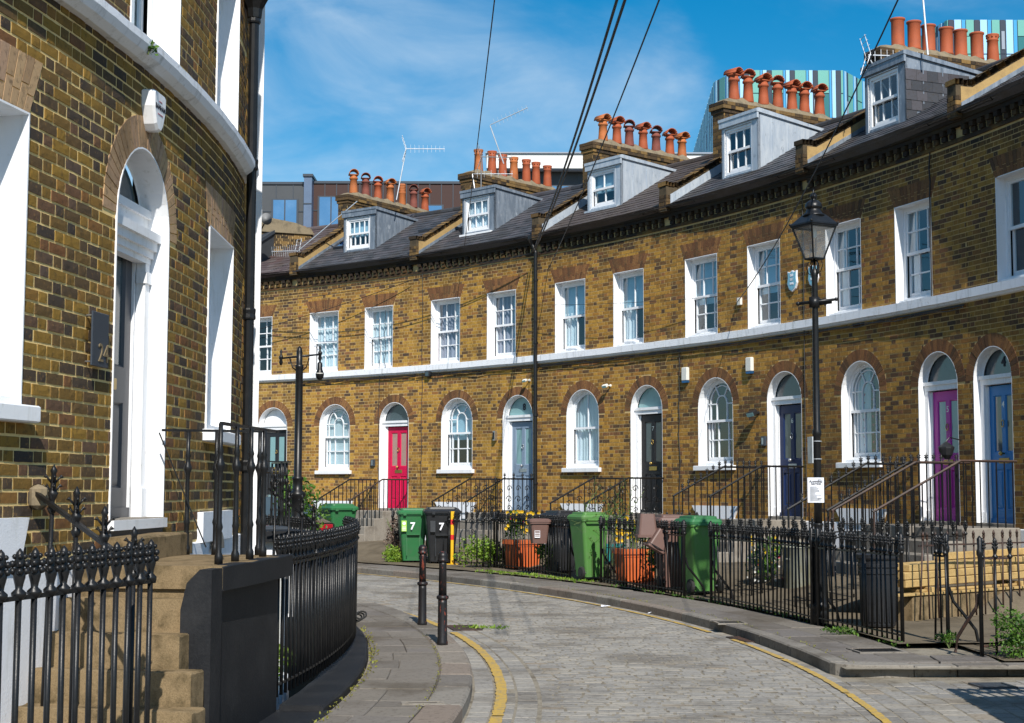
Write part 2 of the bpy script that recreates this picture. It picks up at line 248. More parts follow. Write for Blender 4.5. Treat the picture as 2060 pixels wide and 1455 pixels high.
# ------------------------------------------------------------------ mesh helpers
class MB:
    """collects shapes in world space; build() links ONE mesh object"""
    def __init__(s): s.v = []; s.f = []; s.r = []; s.smooth = False
    def add(s, vs, fs, r=None):
        o = len(s.v); s.v += [tuple(p) for p in vs]; s.f += [tuple(i+o for i in f) for f in fs]
        s.r += [R_.random() if r is None else r]*len(fs); return s
    def quad(s, a, b, c, d, r=None): return s.add((a, b, c, d), ((0, 1, 2, 3),), r)
    def box(s, x0, x1, y0, y1, z0, z1, fr=None, r=None, taper=None):
        t = taper or (0, 0)
        vs = [(x0, y0, z0), (x1, y0, z0), (x1, y1, z0), (x0, y1, z0), (x0+t[0], y0+t[1], z1), (x1-t[0], y0+t[1], z1), (x1-t[0], y1-t[1], z1), (x0+t[0], y1-t[1], z1)]
        if fr: vs = [fr @ Vector(p) for p in vs]
        return s.add(vs, ((0, 3, 2, 1), (4, 5, 6, 7), (0, 1, 5, 4), (1, 2, 6, 5), (2, 3, 7, 6), (3, 0, 4, 7)), r)
    def bbox(s, x0, x1, y0, y1, z0, z1, b=.01, fr=None, r=None):
        """box with chamfered edges"""
        vs = []
        for (zz, ins) in ((z0, b), (z0+b, 0), (z1-b, 0), (z1, b)):
            for (cx, cy, sx, sy) in ((x0, y0, 1, 1), (x1, y0, -1, 1), (x1, y1, -1, -1), (x0, y1, 1, -1)):
                e = b + ins
                a1 = (cx+sx*e, cy+sy*ins, zz); a2 = (cx+sx*ins, cy+sy*e, zz)
                vs += [a2, a1] if sx*sy > 0 else [a1, a2]
        if fr: vs = [fr @ Vector(p) for p in vs]
        fs = [tuple(range(7, -1, -1)), tuple(range(24, 32))]
        for k in range(3):
            for i in range(8): j = (i+1) % 8; fs.append((k*8+i, k*8+j, k*8+8+j, k*8+8+i))
        return s.add(vs, fs, r)
    def tube(s, pts, r, seg=6, cap=True, rr=None):
        pts = [Vector(p) for p in pts]; vs = []; n = len(pts)
        for i, p in enumerate(pts):
            d = (pts[min(i+1, n-1)] - pts[max(i-1, 0)]).normalized()
            up = Vector((0, 0, 1)) if abs(d.z) < .95 else Vector((1, 0, 0))
            a = d.cross(up).normalized(); b = a.cross(d)
            q = r[i] if isinstance(r, (list, tuple)) else r
            for k in range(seg): t = 2*PI*k/seg + PI/seg; vs.append(p + a*q*math.cos(t) + b*q*math.sin(t))
        fs = []
        for i in range(n-1):
            for k in range(seg): j = (k+1) % seg; fs.append((i*seg+k, i*seg+j, (i+1)*seg+j, (i+1)*seg+k))
        if cap: fs += [tuple(range(seg-1, -1, -1)), tuple(range((n-1)*seg, n*seg))]
        return s.add(vs, fs, rr)
    def lathe(s, prof, o=(0, 0, 0), seg=12, fr=None, sx=1., sy=1., rot=0.):
        vs = []; n = len(prof); fs = []
        for (r, z) in prof:
            for k in range(seg): t = 2*PI*k/seg+rot; vs.append(Vector((o[0]+r*sx*math.cos(t), o[1]+r*sy*math.sin(t), o[2]+z)))
        if fr: vs = [fr @ p for p in vs]
        for i in range(n-1):
            for k in range(seg): j = (k+1) % seg; fs.append((i*seg+k, i*seg+j, (i+1)*seg+j, (i+1)*seg+k))
        fs += [tuple(range(seg-1, -1, -1)), tuple(range((n-1)*seg, n*seg))]
        return s.add(vs, fs)
    def ball(s, o, r, seg=8, rings=5, sz=1.):
        return s.lathe([(max(r*math.sin(PI*i/rings), r*.05), -r*sz*math.cos(PI*i/rings)) for i in range(rings+1)], o, seg)
    def prism(s, poly, y0, y1, fr=None, r=None):
        """poly of (x,z) extruded along y"""
        n = len(poly); vs = [Vector((x, y0, z)) for x, z in poly] + [Vector((x, y1, z)) for x, z in poly]
        if fr: vs = [fr @ p for p in vs]
        fs = [tuple(range(n)), tuple(range(2*n-1, n-1, -1))] + [(i, i+n, (i+1) % n+n, (i+1) % n) for i in range(n)]
        return s.add(vs, fs, r)
    def build(s, name, mat, parent=None, shade=False):
        off = ROOT.get(parent.name, Vector((0, 0, 0))) if parent else Vector((0, 0, 0))
        me = bpy.data.meshes.new(name)
        me.from_pydata([(p[0]-off.x, p[1]-off.y, p[2]-off.z) for p in s.v], [], s.f)
        at = me.attributes.new('rnd', 'FLOAT', 'FACE'); at.data.foreach_set('value', s.r)
        if shade: me.polygons.foreach_set('use_smooth', [True]*len(s.f))
        me.materials.append(M[mat] if isinstance(mat, str) else mat)
        o = bpy.data.objects.new(name, me); COL.objects.link(o)
        if parent: o.parent = parent; ROOT[o.name] = off
        return o
ROOT = {}
def thing(name, label, cat, loc=(0, 0, 0), group=None):
    o = bpy.data.objects.new(name, None); COL.objects.link(o); o.location = loc; o.empty_display_size = .2
    ROOT[o.name] = Vector(loc); o['label'] = label; o['category'] = cat
    if group: o['group'] = group
    return o
def tag(o, label, cat, group=None):
    o['label'] = label; o['category'] = cat
    if group: o['group'] = group
    return o
def struct(o): o['kind'] = 'structure'; return o
def stuff(o): o['kind'] = 'stuff'; return o
def piece(name, me, mw, parent):
    """one object on shared mesh data, placed by world matrix, child of a thing or part"""
    o = bpy.data.objects.new(name, me); COL.objects.link(o); o.parent = parent
    o.matrix_basis = Matrix.Translation(-ROOT[parent.name]) @ mw if parent else mw
    return o
def frame(o, ex, ey, ez=(0, 0, 1)):
    m = Matrix.Identity(4)
    for i in range(3): m[i][0] = ex[i]; m[i][1] = ey[i]; m[i][2] = ez[i]; m[i][3] = o[i]
    return m
def yaw(loc, a): return Matrix.Translation(loc) @ Matrix.Rotation(a, 4, 'Z')
def obox(name, mat, fr, x0, x1, y0, y1, z0, z1, parent=None, b=0):
    m = MB(); (m.bbox(x0, x1, y0, y1, z0, z1, b, fr) if b else m.box(x0, x1, y0, y1, z0, z1, fr)); return m.build(name, mat, parent)
def textmesh(s, size, mw, mat, parent, name, ext=.002, bold=False, align='CENTER'):
    c = bpy.data.curves.new('lettering', 'FONT'); c.body = s; c.size = size; c.extrude = ext; c.align_x = align; c.align_y = 'CENTER'
    if bold: c.offset = size*.025
    o = bpy.data.objects.new('lettering', c); COL.objects.link(o)
    dg = bpy.context.evaluated_depsgraph_get(); me = bpy.data.meshes.new_from_object(o.evaluated_get(dg)); bpy.data.objects.remove(o)
    me.name = name; me.materials.clear(); me.materials.append(M[mat]); me.update()
    return piece(name, me, mw, parent)
def wallframe(fr, x, y, z):  # text on a plane of a local frame (x right, y into wall): glyph plane faces -y
    return fr @ Matrix.Translation((x, y, z)) @ Matrix.Rotation(PI/2, 4, 'X')

# ------------------------------------------------------------------ the two crescents
CO = Vector((-24.136, 12.427, 0)); RO = 32.36
CI = Vector((-24.006, 11.855, 0)); RI = 21.624
class Facade:
    def __init__(s, c, R, phi0, out): s.c = c; s.R = R; s.phi0 = phi0; s.out = out   # out=+1: concave wall, building lies outside the circle
    def P(s, x, z, d=0.):
        ph = s.phi0 + s.out*x/s.R; r = s.R + s.out*d
        return Vector((s.c.x + r*math.sin(ph), s.c.y + r*math.cos(ph), z))
    def fr(s, x, z=0., d=0.):
        ph = s.phi0 + s.out*x/s.R
        return frame(s.P(x, z, d), Vector((math.cos(ph), -math.sin(ph), 0))*s.out, Vector((math.sin(ph), math.cos(ph), 0))*s.out)
def polar(c, r, ph, z=0.): return Vector((c.x+r*math.sin(ph), c.y+r*math.cos(ph), z))
def rfr(c, r, ph, z=0.):  # frame: x tangent (phi up), y outward
    return frame(polar(c, r, ph, z), (math.cos(ph), -math.sin(ph), 0), (math.sin(ph), math.cos(ph), 0))

def brick_variants(k, rough, depth=1.):
    """unit bricks x 0..1, y 0(front)..1(back), z 0..1, with slightly irregular arrises"""
    out = []
    for q in range(k):
        rr = random.Random(q+11)
        j = lambda a: (rr.random()-.5)*2*a*rough
        nx, nz = 4, 2
        vs = []; fs = []
        for iz in range(nz+1):
            for ix in range(nx+1):
                ex = ix in (0, nx); ez = iz in (0, nz)
                x = ix/nx + (j(.018) if ex else j(.03)); z = iz/nz + (j(.05) if ez else j(.03))
                y = j(.22) + (.30*rough if (ex or ez) else 0)
                vs.append((min(max(x, 0), 1), y, min(max(z, -.02), 1.02)))
        for iz in range(nz):
            for ix in range(nx):
                a = iz*(nx+1)+ix; fs.append((a, a+1, a+nx+2, a+nx+1))
        b0 = len(vs)
        ring = [ix for ix in range(nx+1)] + [(iz)*(nx+1)+nx for iz in range(1, nz+1)] + [nz*(nx+1)+ix for ix in range(nx-1, -1, -1)] + [iz*(nx+1) for iz in range(nz-1, 0, -1)]
        for i in ring: vs.append((vs[i][0], 1., vs[i][2]))
        n = len(ring)
        for i in range(n): fs.append((ring[(i+1) % n], ring[i], b0+i, b0+(i+1) % n))
        out.append((vs, fs))
    return out
def simple_brick():
    vs = [(0, 0, 0), (1, 0, 0), (1, 0, 1), (0, 0, 1), (0, 1, 0), (1, 1, 0), (1, 1, 1), (0, 1, 1)]
    return [(vs, [(0, 1, 2, 3), (1, 5, 6, 2), (4, 0, 3, 7), (3, 2, 6, 7), (4, 5, 1, 0)])]
def tmpl_mesh(name, t, mat):
    me = bpy.data.meshes.new(name); me.from_pydata(t[0], [], t[1]); me.materials.append(M[mat]); return me
BV_NEAR = brick_variants(8, .42); BV_FAR = simple_brick()
CAMV = Vector((0, 0, 1.5))

def openings_at(ops, x):
    r = []
    for o in ops:
        if o['s0']-1e-6 <= x <= o['s1']+1e-6:
            if o.get('arch'):
                c = (o['s0']+o['s1'])/2; R = (o['s1']-o['s0'])/2
                r.append((o['z0'], o['z1']-R+math.sqrt(max(R*R-(x-c)**2, 0))))
            else: r.append((o['z0'], o['z1']))
    return sorted(r)
def wall_skin(F, s0, s1, z0, z1, ops, d=0., step=.08):
    cuts = {s0, s1}
    for o in ops:
        n = 24 if o.get('arch') else 6
        for i in range(n+1):
            x = o['s0'] + (o['s1']-o['s0'])*(.5-.5*math.cos(PI*i/n))
            if s0 < x < s1: cuts.add(x)
    c = sorted(cuts); cs = []
    for a, b in zip(c, c[1:]):
        n = max(1, int((b-a)/.25+.999)); cs += [a+(b-a)*i/n for i in range(n)]
    cs.append(c[-1]); m = MB()
    for a, b in zip(cs, cs[1:]):
        if b-a < 1e-5: continue
        e = 1e-4; A = openings_at(ops, a+e); B = openings_at(ops, b-e)
        za = [z0]; zb = [z0]
        for (p, q), (r, t) in zip(A, B): za += [p, q]; zb += [r, t]
        za.append(z1); zb.append(z1)
        for i in range(0, len(za), 2):
            if za[i+1]-za[i] < 1e-5 and zb[i+1]-zb[i] < 1e-5: continue
            m.quad(F.P(a, za[i], d), F.P(b, zb[i], d), F.P(b, zb[i+1], d), F.P(a, za[i+1], d))
    return m
def bricks(F, s0, s1, z0, z1, ops, parent, mat, variants, proud=.008, limit=300, near=True, course=.075, seedo=0, skip=None, jt=.012):
    """Flemish bond laid brick by brick round the openings"""
    rr = random.Random(seedo); lst = []
    n = int((z1-z0)/course+.001)
    for k in range(n):
        zb = z0+k*course; zm = zb+course/2
        gaps = []
        for o in ops:
            ring = o.get('ring', 0.)
            c = (o['s0']+o['s1'])/2; R = (o['s1']-o['s0'])/2
            if o.get('arch'):
                sp = o['z1']-R
                if o['z0'] < zb+course-.012 and zm < sp: gaps.append((o['s0'], o['s1']))
                elif sp <= zm < o['z1']+ring: h = math.sqrt(max((R+ring)**2-(zm-sp)**2, 0)); gaps.append((c-h, c+h))
            else:
                if o['z0'] < zb+course-.012 and zb < o['z1']-.012: gaps.append((o['s0'], o['s1']))
                elif o['z1'] <= zm < o['z1']+ring: h = R+.02+(zm-o['z1'])/max(ring, .01)*.15; gaps.append((c-h, c+h))
        if skip: gaps += skip(zm)
        gaps.sort()
        x = s0 - rr.random()*.02 - (.169 if k % 2 else 0); st = True
        while x < s1:
            wd = .225-jt if st else .1125-jt; st = not st
            a = max(x, s0+.003); b = min(x+wd, s1-.003); x += wd+jt
            segs = [(a, b)]
            for g0, g1 in gaps:
                ns = []
                for (p, q) in segs:
                    if q <= g0 or p >= g1: ns.append((p, q)); continue
                    if p < g0: ns.append((p, g0-.004))
                    if q > g1: ns.append((g1+.004, q))
                segs = ns
            for p, q in segs:
                if q-p > .02: lst.append((p, q, zb+jt/2+rr.uniform(-.0015, .0015), zb+course-jt/2+rr.uniform(-.0015, .0015), rr.uniform(-.0015, .003)))
    def size(b):
        c = F.P((b[0]+b[1])/2, b[2]); dd = (c-CAMV); x = dd.x/max(dd.y, .1); z = dd.z/max(dd.y, .1)
        off = 0 if (abs(x) < .345 and -.17 < z < .34 and dd.y > 1) else 100
        return off + dd.length/(q if (q := (b[1]-b[0])) > .15 else q*1.6+.001)*.2
    lst.sort(key=size)
    mes = [tmpl_mesh('brick', t, mat) for t in variants]; st = MB()
    for i, (p, q, zb, zt, pr) in enumerate(lst):
        fr = F.fr((p+q)/2)
        fr2 = fr @ Matrix.Translation((-(q-p)/2, -pr*(1 if near else .5), zb)) @ Matrix.Diagonal((q-p, proud+pr+.004, zt-zb, 1))
        v = rr.randrange(len(variants))
        if i < limit: piece('brick', mes[v], fr2, parent)
        else:
            t = variants[v] if near else variants[0]
            st.add([fr2 @ Vector(pt) for pt in t[0]], t[1])
    if st.v: stuff(st.build('brickwork', mat, parent))
WEDGE = {}
def arch_bricks(F, o, parent, mat, ring, fine=.078, name='arch_brick', proud=.012):
    c = (o['s0']+o['s1'])/2; R = (o['s1']-o['s0'])/2; sp = o['z1']-R; fr = F.fr(c)
    n = int(PI*(R+ring*.5)/fine); key = (mat, round(R, 2), round(ring, 2), n)
    if key not in WEDGE:
        a = PI/n; h0 = R*a/2-.004; h1 = (R+ring)*a/2-.004
        vs = [(-h0, 0, R+.004), (h0, 0, R+.004), (h1, 0, R+ring), (-h1, 0, R+ring)]; vs += [(x, 1, z) for x, y, z in vs]
        me = bpy.data.meshes.new('arch_brick'); me.from_pydata(vs, [], [(0, 1, 2, 3), (1, 5, 6, 2), (4, 0, 3, 7), (3, 2, 6, 7), (4, 5, 1, 0)]); me.materials.append(M[mat]); WEDGE[key] = me
    for i in range(n):
        ang = -PI/2 + PI*(i+.5)/n
        xo = (R+ring*.5)*math.sin(ang); fr = F.fr(c+xo) @ Matrix.Translation((-xo, 0, 0))
        piece(name, WEDGE[key], fr @ Matrix.Translation((0, -R_.uniform(.001, .004), sp)) @ Matrix.Rotation(ang, 4, 'Y') @ Matrix.Diagonal((1, proud+.004, 1, 1)), parent)
def flat_arch(F, o, parent, mat, ring, name='lintel_brick', proud=.012):
    c = (o['s0']+o['s1'])/2; hw = (o['s1']-o['s0'])/2; fr = F.fr(c); n = int(hw*2/.07)
    for i in range(n):
        a0 = -1+2*i/n; a1 = -1+2*(i+1)/n; g = .004; xo = (a0+a1)/2*(hw+.09); fr = F.fr(c+xo) @ Matrix.Translation((-xo, 0, 0))
        for (u0, u1) in ((0, .5), (.5, 1)) if (i % 2) else ((0, .34), (.34, 1)):
            x = lambda a, u: a*(hw+.02+.15*u)
            m = MB(); pr = -R_.uniform(.001, .003)
            z0 = o['z1']+.004+u0*ring; z1 = o['z1']+u1*ring-.004
            m.prism([(x(a0, u0)+g, z0), (x(a1, u0)-g, z0), (x(a1, u1)-g, z1), (x(a0, u1)+g, z1)], pr, proud, fr)
            m.build(name, mat, parent)

# ------------------------------------------------------------------ sash windows and doors
def outline(hw, z0, z1, arch, n=20):
    if not arch: return [(-hw, z0), (hw, z0), (hw, z1), (-hw, z1)]
    sp = z1-hw
    return [(-hw, z0), (hw, z0)] + [(hw*math.cos(PI*i/n), sp+hw*math.sin(PI*i/n)) for i in range(n+1)]
def loft(m, A, B, ya, yb, fr, close=True):
    n = len(A); vs = [fr @ Vector((x, ya, z)) for x, z in A] + [fr @ Vector((x, yb, z)) for x, z in B]
    m.add(vs, [((i+1) % n, i, i+n, (i+1) % n+n) for i in range(n if close else n-1)])
def cloth(m, fr, x0, x1, z0, z1, y, amp=.018, folds=9, seed=0):
    rr = random.Random(seed); n = folds*4; ph = rr.random()*6
    P = []
    for i in range(n+1):
        u = i/n; P.append((x0+(x1-x0)*u, y+amp*math.sin(u*folds*2*PI+ph)+amp*.5*math.sin(u*folds*3.1+ph)))
    for (a, b), (c, d) in zip(P, P[1:]):
        m.quad(fr @ Vector((a, b, z0)), fr @ Vector((c, d, z0)), fr @ Vector((c, d, z1)), fr @ Vector((a, b, z1)))
def window(F, o, parent, cols=3, rows=2, inset=.15, curtain='pair', gothic=False, sill=True, gm='glass', open_=0., label=None):
    c = (o['s0']+o['s1'])/2; hw = (o['s1']-o['s0'])/2; z0, z1 = o['z0'], o['z1']; arch = o.get('arch'); fr = F.fr(c)
    m = MB(); A = outline(hw, z0, z1, arch); rim = outline(hw+.012, z0, z1+.012, arch)
    loft(m, rim, A, -.006, -.006, fr); loft(m, A, A, -.006, inset, fr)                 # thin painted arris and the reveal
    B = outline(hw-.055, z0+.09, z1-.055, arch); loft(m, A, B, inset, inset, fr); loft(m, B, B, inset, inset+.03, fr)
    m.box(-hw, hw, .03, inset+.02, z0, z0+.045, fr)
    wd = m.build('window', 'white', parent)
    if label: wd['label'] = label
    if sill and o.get('sill', True) and not o.get('onband'):
        obox('sill', 'white', fr, -hw-.085, hw+.085, -.085, inset, z0-.095, z0-.002, wd, .008)
    x1 = hw-.055; zb, zt = z0+.09, z1-.055; zm = zb + (zt-zb)*.5; sp = z1-hw
    def bar(mm, xa, za, xb, zb_, w_=.022, y0=0., y1=.03):
        a = Vector((xa, 0, za)); b = Vector((xb, 0, zb_)); d = (b-a).normalized(); nn = Vector((-d.z, 0, d.x))*w_/2
        mm.prism([((a-nn).x, (a-nn).z), ((b-nn).x, (b-nn).z), ((b+nn).x, (b+nn).z), ((a+nn).x, (a+nn).z)], inset+y0, inset+y1, fr)
    # upper sash
    u = MB(); yu = (.02, .055); R = x1
    B2 = [p for p in outline(x1-.04, zm, zt-.04, arch)]; B1 = outline(x1, zm-.02, zt, arch)
    loft(u, B1, B2, inset+yu[0], inset+yu[0], fr); loft(u, B2, B2, inset+yu[0], inset+yu[1], fr)
    u.box(-x1, x1, inset+.012, inset+.055, zm-.022, zm+.025, fr)
    top = lambda x: (sp+math.sqrt(max((x1-.03)**2-x*x, 0))) if arch else zt-.03
    xs = [-x1+2*x1*i/cols for i in range(1, cols)]
    if gothic:
        ri = x1/3; zc = sp+.04; za = zm
        for x in (-ri, ri): bar(u, x, za, x, zc, y0=yu[0], y1=yu[1])
        pts = [(ri*math.cos(PI*i/8), zc+ri*math.sin(PI*i/8)) for i in range(9)]
        for p, q in zip(pts, pts[1:]): bar(u, *p, *q, y0=yu[0], y1=yu[1])
        r2 = x1*.74; pts = [(r2*math.cos(PI*i/12), zc+r2*math.sin(PI*i/12)) for i in range(13)]
        for p, q in zip(pts, pts[1:]): bar(u, *p, *q, .02, y0=yu[0], y1=yu[1])
        for a in (62, 118): bar(u, ri*math.cos(math.radians(a)), zc+ri*math.sin(math.radians(a)), (x1-.02)*math.cos(math.radians(a)), sp+(x1-.02)*math.sin(math.radians(a)), y0=yu[0], y1=yu[1])
        for sx in (-1, 1):
            bar(u, sx*ri, zc, sx*(x1-.02), zc, y0=yu[0], y1=yu[1]); bar(u, sx*r2, za, sx*r2, zc, .02, y0=yu[0], y1=yu[1])
    else:
        for x in xs: bar(u, x, zm, x, top(x), y0=yu[0], y1=yu[1])
        for k in range(1, rows): z = zm+(zt-zm)*k/rows; bar(u, -x1+.02, z, x1-.02, z, y0=yu[0], y1=yu[1])
    u.build('upper_sash', 'white', wd)
    lo = MB(); yl = (.06, .095); B1 = outline(x1, zb, zm+.02, False); B2 = outline(x1-.04, zb+.07, zm-.015, False)
    loft(lo, B1, B2, inset+yl[0], inset+yl[0], fr); loft(lo, B2, B2, inset+yl[0], inset+yl[1], fr)
    xl = xs if not gothic else [-x1*.74, -x1/3, x1/3, x1*.74]
    for x in xl: bar(lo, x, zb+.05, x, zm, y0=yl[0], y1=yl[1])
    for k in range(1, rows if not gothic else 2): z = zb+.04+(zm-zb-.04)*k/(rows if not gothic else 2); bar(lo, -x1+.02, z, x1-.02, z, y0=yl[0], y1=yl[1])
    lo.build('lower_sash', 'white', wd)
    # panes, one by one
    ex = [-x1+.02] + xl + [x1-.02]; nr = 2 if gothic else rows
    for i in range(len(ex)-1):
        for k in range(nr):
            za = zb+.03+(zm-zb-.03)*k/nr; zc_ = zb+.03+(zm-zb-.03)*(k+1)/nr
            p = MB(); dy = R_.uniform(-.0015, .0015)
            p.quad(*[fr @ Vector(q) for q in ((ex[i], inset+.078+dy, za), (ex[i+1], inset+.078-dy, za), (ex[i+1], inset+.078-dy, zc_), (ex[i], inset+.078+dy, zc_))]); p.build('pane', gm, wd)
    ex = [-x1+.02] + xs + [x1-.02]
    if arch:
        p = MB(); q = outline(x1-.02, zm, zt-.02, True); p.add([fr @ Vector((x, inset+.037, z)) for x, z in q], [tuple(range(len(q)))]); p.build('pane', gm, wd)
    else:
        for i in range(len(ex)-1):
            for k in range(rows):
                za = zm+(zt-zm)*k/rows; zc_ = zm+(zt-zm)*(k+1)/rows; p = MB(); dy = R_.uniform(-.0015, .0015)
                p.quad(*[fr @ Vector(q) for q in ((ex[i], inset+.037+dy, za), (ex[i+1], inset+.037-dy, za), (ex[i+1], inset+.037-dy, zc_), (ex[i], inset+.037+dy, zc_))]); p.build('pane', gm, wd)
    # room behind and its curtains
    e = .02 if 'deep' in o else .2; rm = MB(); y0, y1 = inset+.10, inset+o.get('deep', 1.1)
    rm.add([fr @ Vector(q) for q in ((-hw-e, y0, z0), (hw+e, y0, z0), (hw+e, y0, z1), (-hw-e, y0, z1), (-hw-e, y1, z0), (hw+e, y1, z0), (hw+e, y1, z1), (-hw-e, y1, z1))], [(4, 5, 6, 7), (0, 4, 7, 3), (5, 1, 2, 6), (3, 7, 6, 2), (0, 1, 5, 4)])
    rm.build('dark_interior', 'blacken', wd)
    yc = inset+.115; zc1 = z1-.02; sd = int(c*100)+int(z0*10)
    def cur(a, b, za, zb_, mat, folds=5, amp=.02): q = MB(); cloth(q, fr, a, b, za, zb_, yc, amp, folds, sd+folds); q.build('curtain', mat, wd)
    if curtain == 'pair': cur(-hw, -hw*.35, z0, zc1, 'curtain', 4); cur(hw*.45, hw, z0, zc1, 'curtain', 3)
    elif curtain == 'net': cur(-hw, hw, z0, zc1, 'curtain', 10, .015)
    elif curtain == 'mauve': cur(-hw, hw*.2, z0, zc1, 'curtain_mauve', 5, .03); cur(hw*.2, hw, z0, zc1, 'curtain', 5, .02)
    elif curtain == 'left': cur(-hw, -hw*.4, z0, zc1, 'curtain', 3)
    elif curtain == 'blind': cur(-hw, hw, zm+.05, zc1, 'blind', 1, .002); cur(-hw, -hw*.1, z0, zm+.1, 'curtain', 4)
    elif curtain == 'fullblind': cur(-hw, hw, z0+.05, zc1, 'blind_white', 1, .002)
    elif curtain == 'halfblind': cur(-hw, hw, zm-(zm-zb)*.2, zc1, 'blind', 1, .002)
    elif curtain == 'hearts':
        cur(-hw, -hw*.1, z0, zc1, 'curtain', 5, .01)
        q = MB()
        for hx in (-.22, .02, .2):
            for k in range(9):
                z = z1-.35-k*.14+hx*.2; x = hx+.01*(k % 2)
                q.prism([(x, z-.03), (x+.028, z+.005), (x+.02, z+.025), (x, z+.012), (x-.02, z+.025), (x-.028, z+.005)], inset+.1, inset+.102, fr)
        q.build('heart_garland', 'heart', wd)
    return wd
def door(F, o, parent, mat, glassm='frost', num=None, style='panel', inset=.14, jamb=.09, fanmat='frost_dark', knock=True, leafside=1, numfan=None):
    c = (o['s0']+o['s1'])/2; hw = (o['s1']-o['s0'])/2; z0, z1 = o['z0'], o['z1']; fr = F.fr(c); sp = z1-hw
    zt = z0+1.98                                                       # top of the leaf
    m = MB(); A = outline(hw, z0, z1, True); rim = outline(hw+.012, z0, z1+.012, True)
    loft(m, rim, A, -.006, -.006, fr); loft(m, A, A, -.006, inset, fr)
    m.box(-hw, -hw+jamb, inset-.04, inset+.08, z0, zt+.02, fr); m.box(hw-jamb, hw, inset-.04, inset+.08, z0, zt+.02, fr)      # pilasters
    m.box(-hw+jamb, -hw+jamb+.035, inset+.01, inset+.08, z0, zt, fr); m.box(hw-jamb-.035, hw-jamb, inset+.01, inset+.08, z0, zt, fr)
    m.box(-hw, hw, inset-.045, inset+.08, zt+.02, zt+.10, fr); m.box(-hw, hw, inset-.07, inset+.08, zt+.10, zt+.155, fr)      # transom
    for sx in (-1, 1): m.box(sx*hw-(jamb+.02 if sx > 0 else 0), sx*hw+(jamb+.02 if sx < 0 else 0), inset-.055, inset-.03, z0+.0, z0+.16, fr)
    Bf = [(x, z) for x, z in outline(hw-.035, zt+.155, z1-.035, True)]; Af = outline(hw, zt+.155, z1, True)
    loft(m, Af, Bf, inset, inset, fr)
    fm = m.build('door_frame', 'white', parent)
    p = MB(); p.add([fr @ Vector((x, inset+.02, z)) for x, z in Bf], [tuple(range(len(Bf)))]); fan = p.build('fanlight', fanmat, parent)
    if numfan: textmesh(numfan, .2, wallframe(fr, 0.05, inset+.012, zt+.33), 'ink', fan, 'house_number', bold=True)
    x0, x1 = -hw+jamb+.035, hw-jamb-.035; y = inset+.03
    lf = MB(); lw = x1-x0; st = lw*.15; mid = (x0+x1)/2; zp = z0+.80
    if style == 'panel':
        cells = [(x0+st, mid-st*.45, zp+.22, zt-.14), (mid+st*.45, x1-st, zp+.22, zt-.14)]
        low = [(x0+st, mid-st*.45, z0+.2, zp-.02), (mid+st*.45, x1-st, z0+.2, zp-.02)]
    else:
        cells = [(x0+st, x1-st, zp+.22, zt-.14)]; low = [(x0+st, x1-st, z0+.2, zp-.02)]
    xs = sorted({x0, x1, *[v for q in cells for v in q[:2]]}); zs = sorted({z0, zt, *[v for q in cells+low for v in q[2:]]})
    for xa, xb in zip(xs, xs[1:]):
        for za, zb in zip(zs, zs[1:]):
            if any(q[0]-1e-6 <= xa and xb <= q[1]+1e-6 and q[2]-1e-6 <= za and zb <= q[3]+1e-6 for q in cells+low): continue
            lf.add([fr @ Vector(q) for q in ((xa, y, za), (xb, y, za), (xb, y, zb), (xa, y, zb))], [(0, 1, 2, 3)])
    for q in cells+low:
        A2 = [(q[0], q[2]), (q[1], q[2]), (q[1], q[3]), (q[0], q[3])]; e = .018; B2 = [(q[0]+e, q[2]+e), (q[1]-e, q[2]+e), (q[1]-e, q[3]-e), (q[0]+e, q[3]-e)]
        loft(lf, A2, B2, y, y+.02, fr)
        if q in low:
            e2 = .05; C2 = [(q[0]+e2, q[2]+e2), (q[1]-e2, q[2]+e2), (q[1]-e2, q[3]-e2), (q[0]+e2, q[3]-e2)]; loft(lf, B2, C2, y+.02, y+.008, fr)
            lf.add([fr @ Vector((a, y+.008, b)) for a, b in C2], [(0, 1, 2, 3)])
    lf.box(x0, x1, y-.02, y, z0+.005, z0+.07, fr)
    dr = lf.build('door', mat, parent)
    for q in cells:
        g = MB(); g.quad(*[fr @ Vector(v) for v in ((q[0], y+.019, q[2]), (q[1], y+.019, q[2]), (q[1], y+.019, q[3]), (q[0], y+.019, q[3]))]); g.build('door_pane', glassm, dr)
    hm = 'chrome' if mat in ('door_navy', 'door_grey') else 'brass'
    obox('letterbox', hm, fr, mid-.12, mid+.12, y-.012, y+.004, zp+.06, zp+.135, dr, .003)
    k = MB(); k.lathe([(.012, 0), (.012, .03), (.03, .045), (.034, .065), (.02, .085), (.002, .09)], seg=10, fr=fr @ Matrix.Translation((mid if style == 'panel' else x0+.08, y, zp+.2)) @ Matrix.Rotation(PI/2, 4, 'X')); k.build('door_knob', hm, dr, True)
    if knock:
        k = MB(); k.tube([fr @ Vector((mid+.032*math.cos(t), y-.02, zt-.55+.05*math.sin(t))) for t in [2*PI*i/12 for i in range(13)]], .007, 5); k.build('door_knocker', hm, dr, True)
    if num: textmesh(num, .13, wallframe(fr, mid, y-.002, zt-.28), 'chrome', dr, 'house_number')
    # threshold
    obox('threshold', 'concrete_grey', fr, -hw, hw, -.02, inset+.1, z0-.05, z0+.004, fm, .005)
    bk = MB(); bk.quad(*[fr @ Vector(v) for v in ((-hw, inset+.2, z0), (hw, inset+.2, z0), (hw, inset+.2, z1), (-hw, inset+.2, z1))]); bk.build('dark_hall', 'blacken', fm)
    return dr

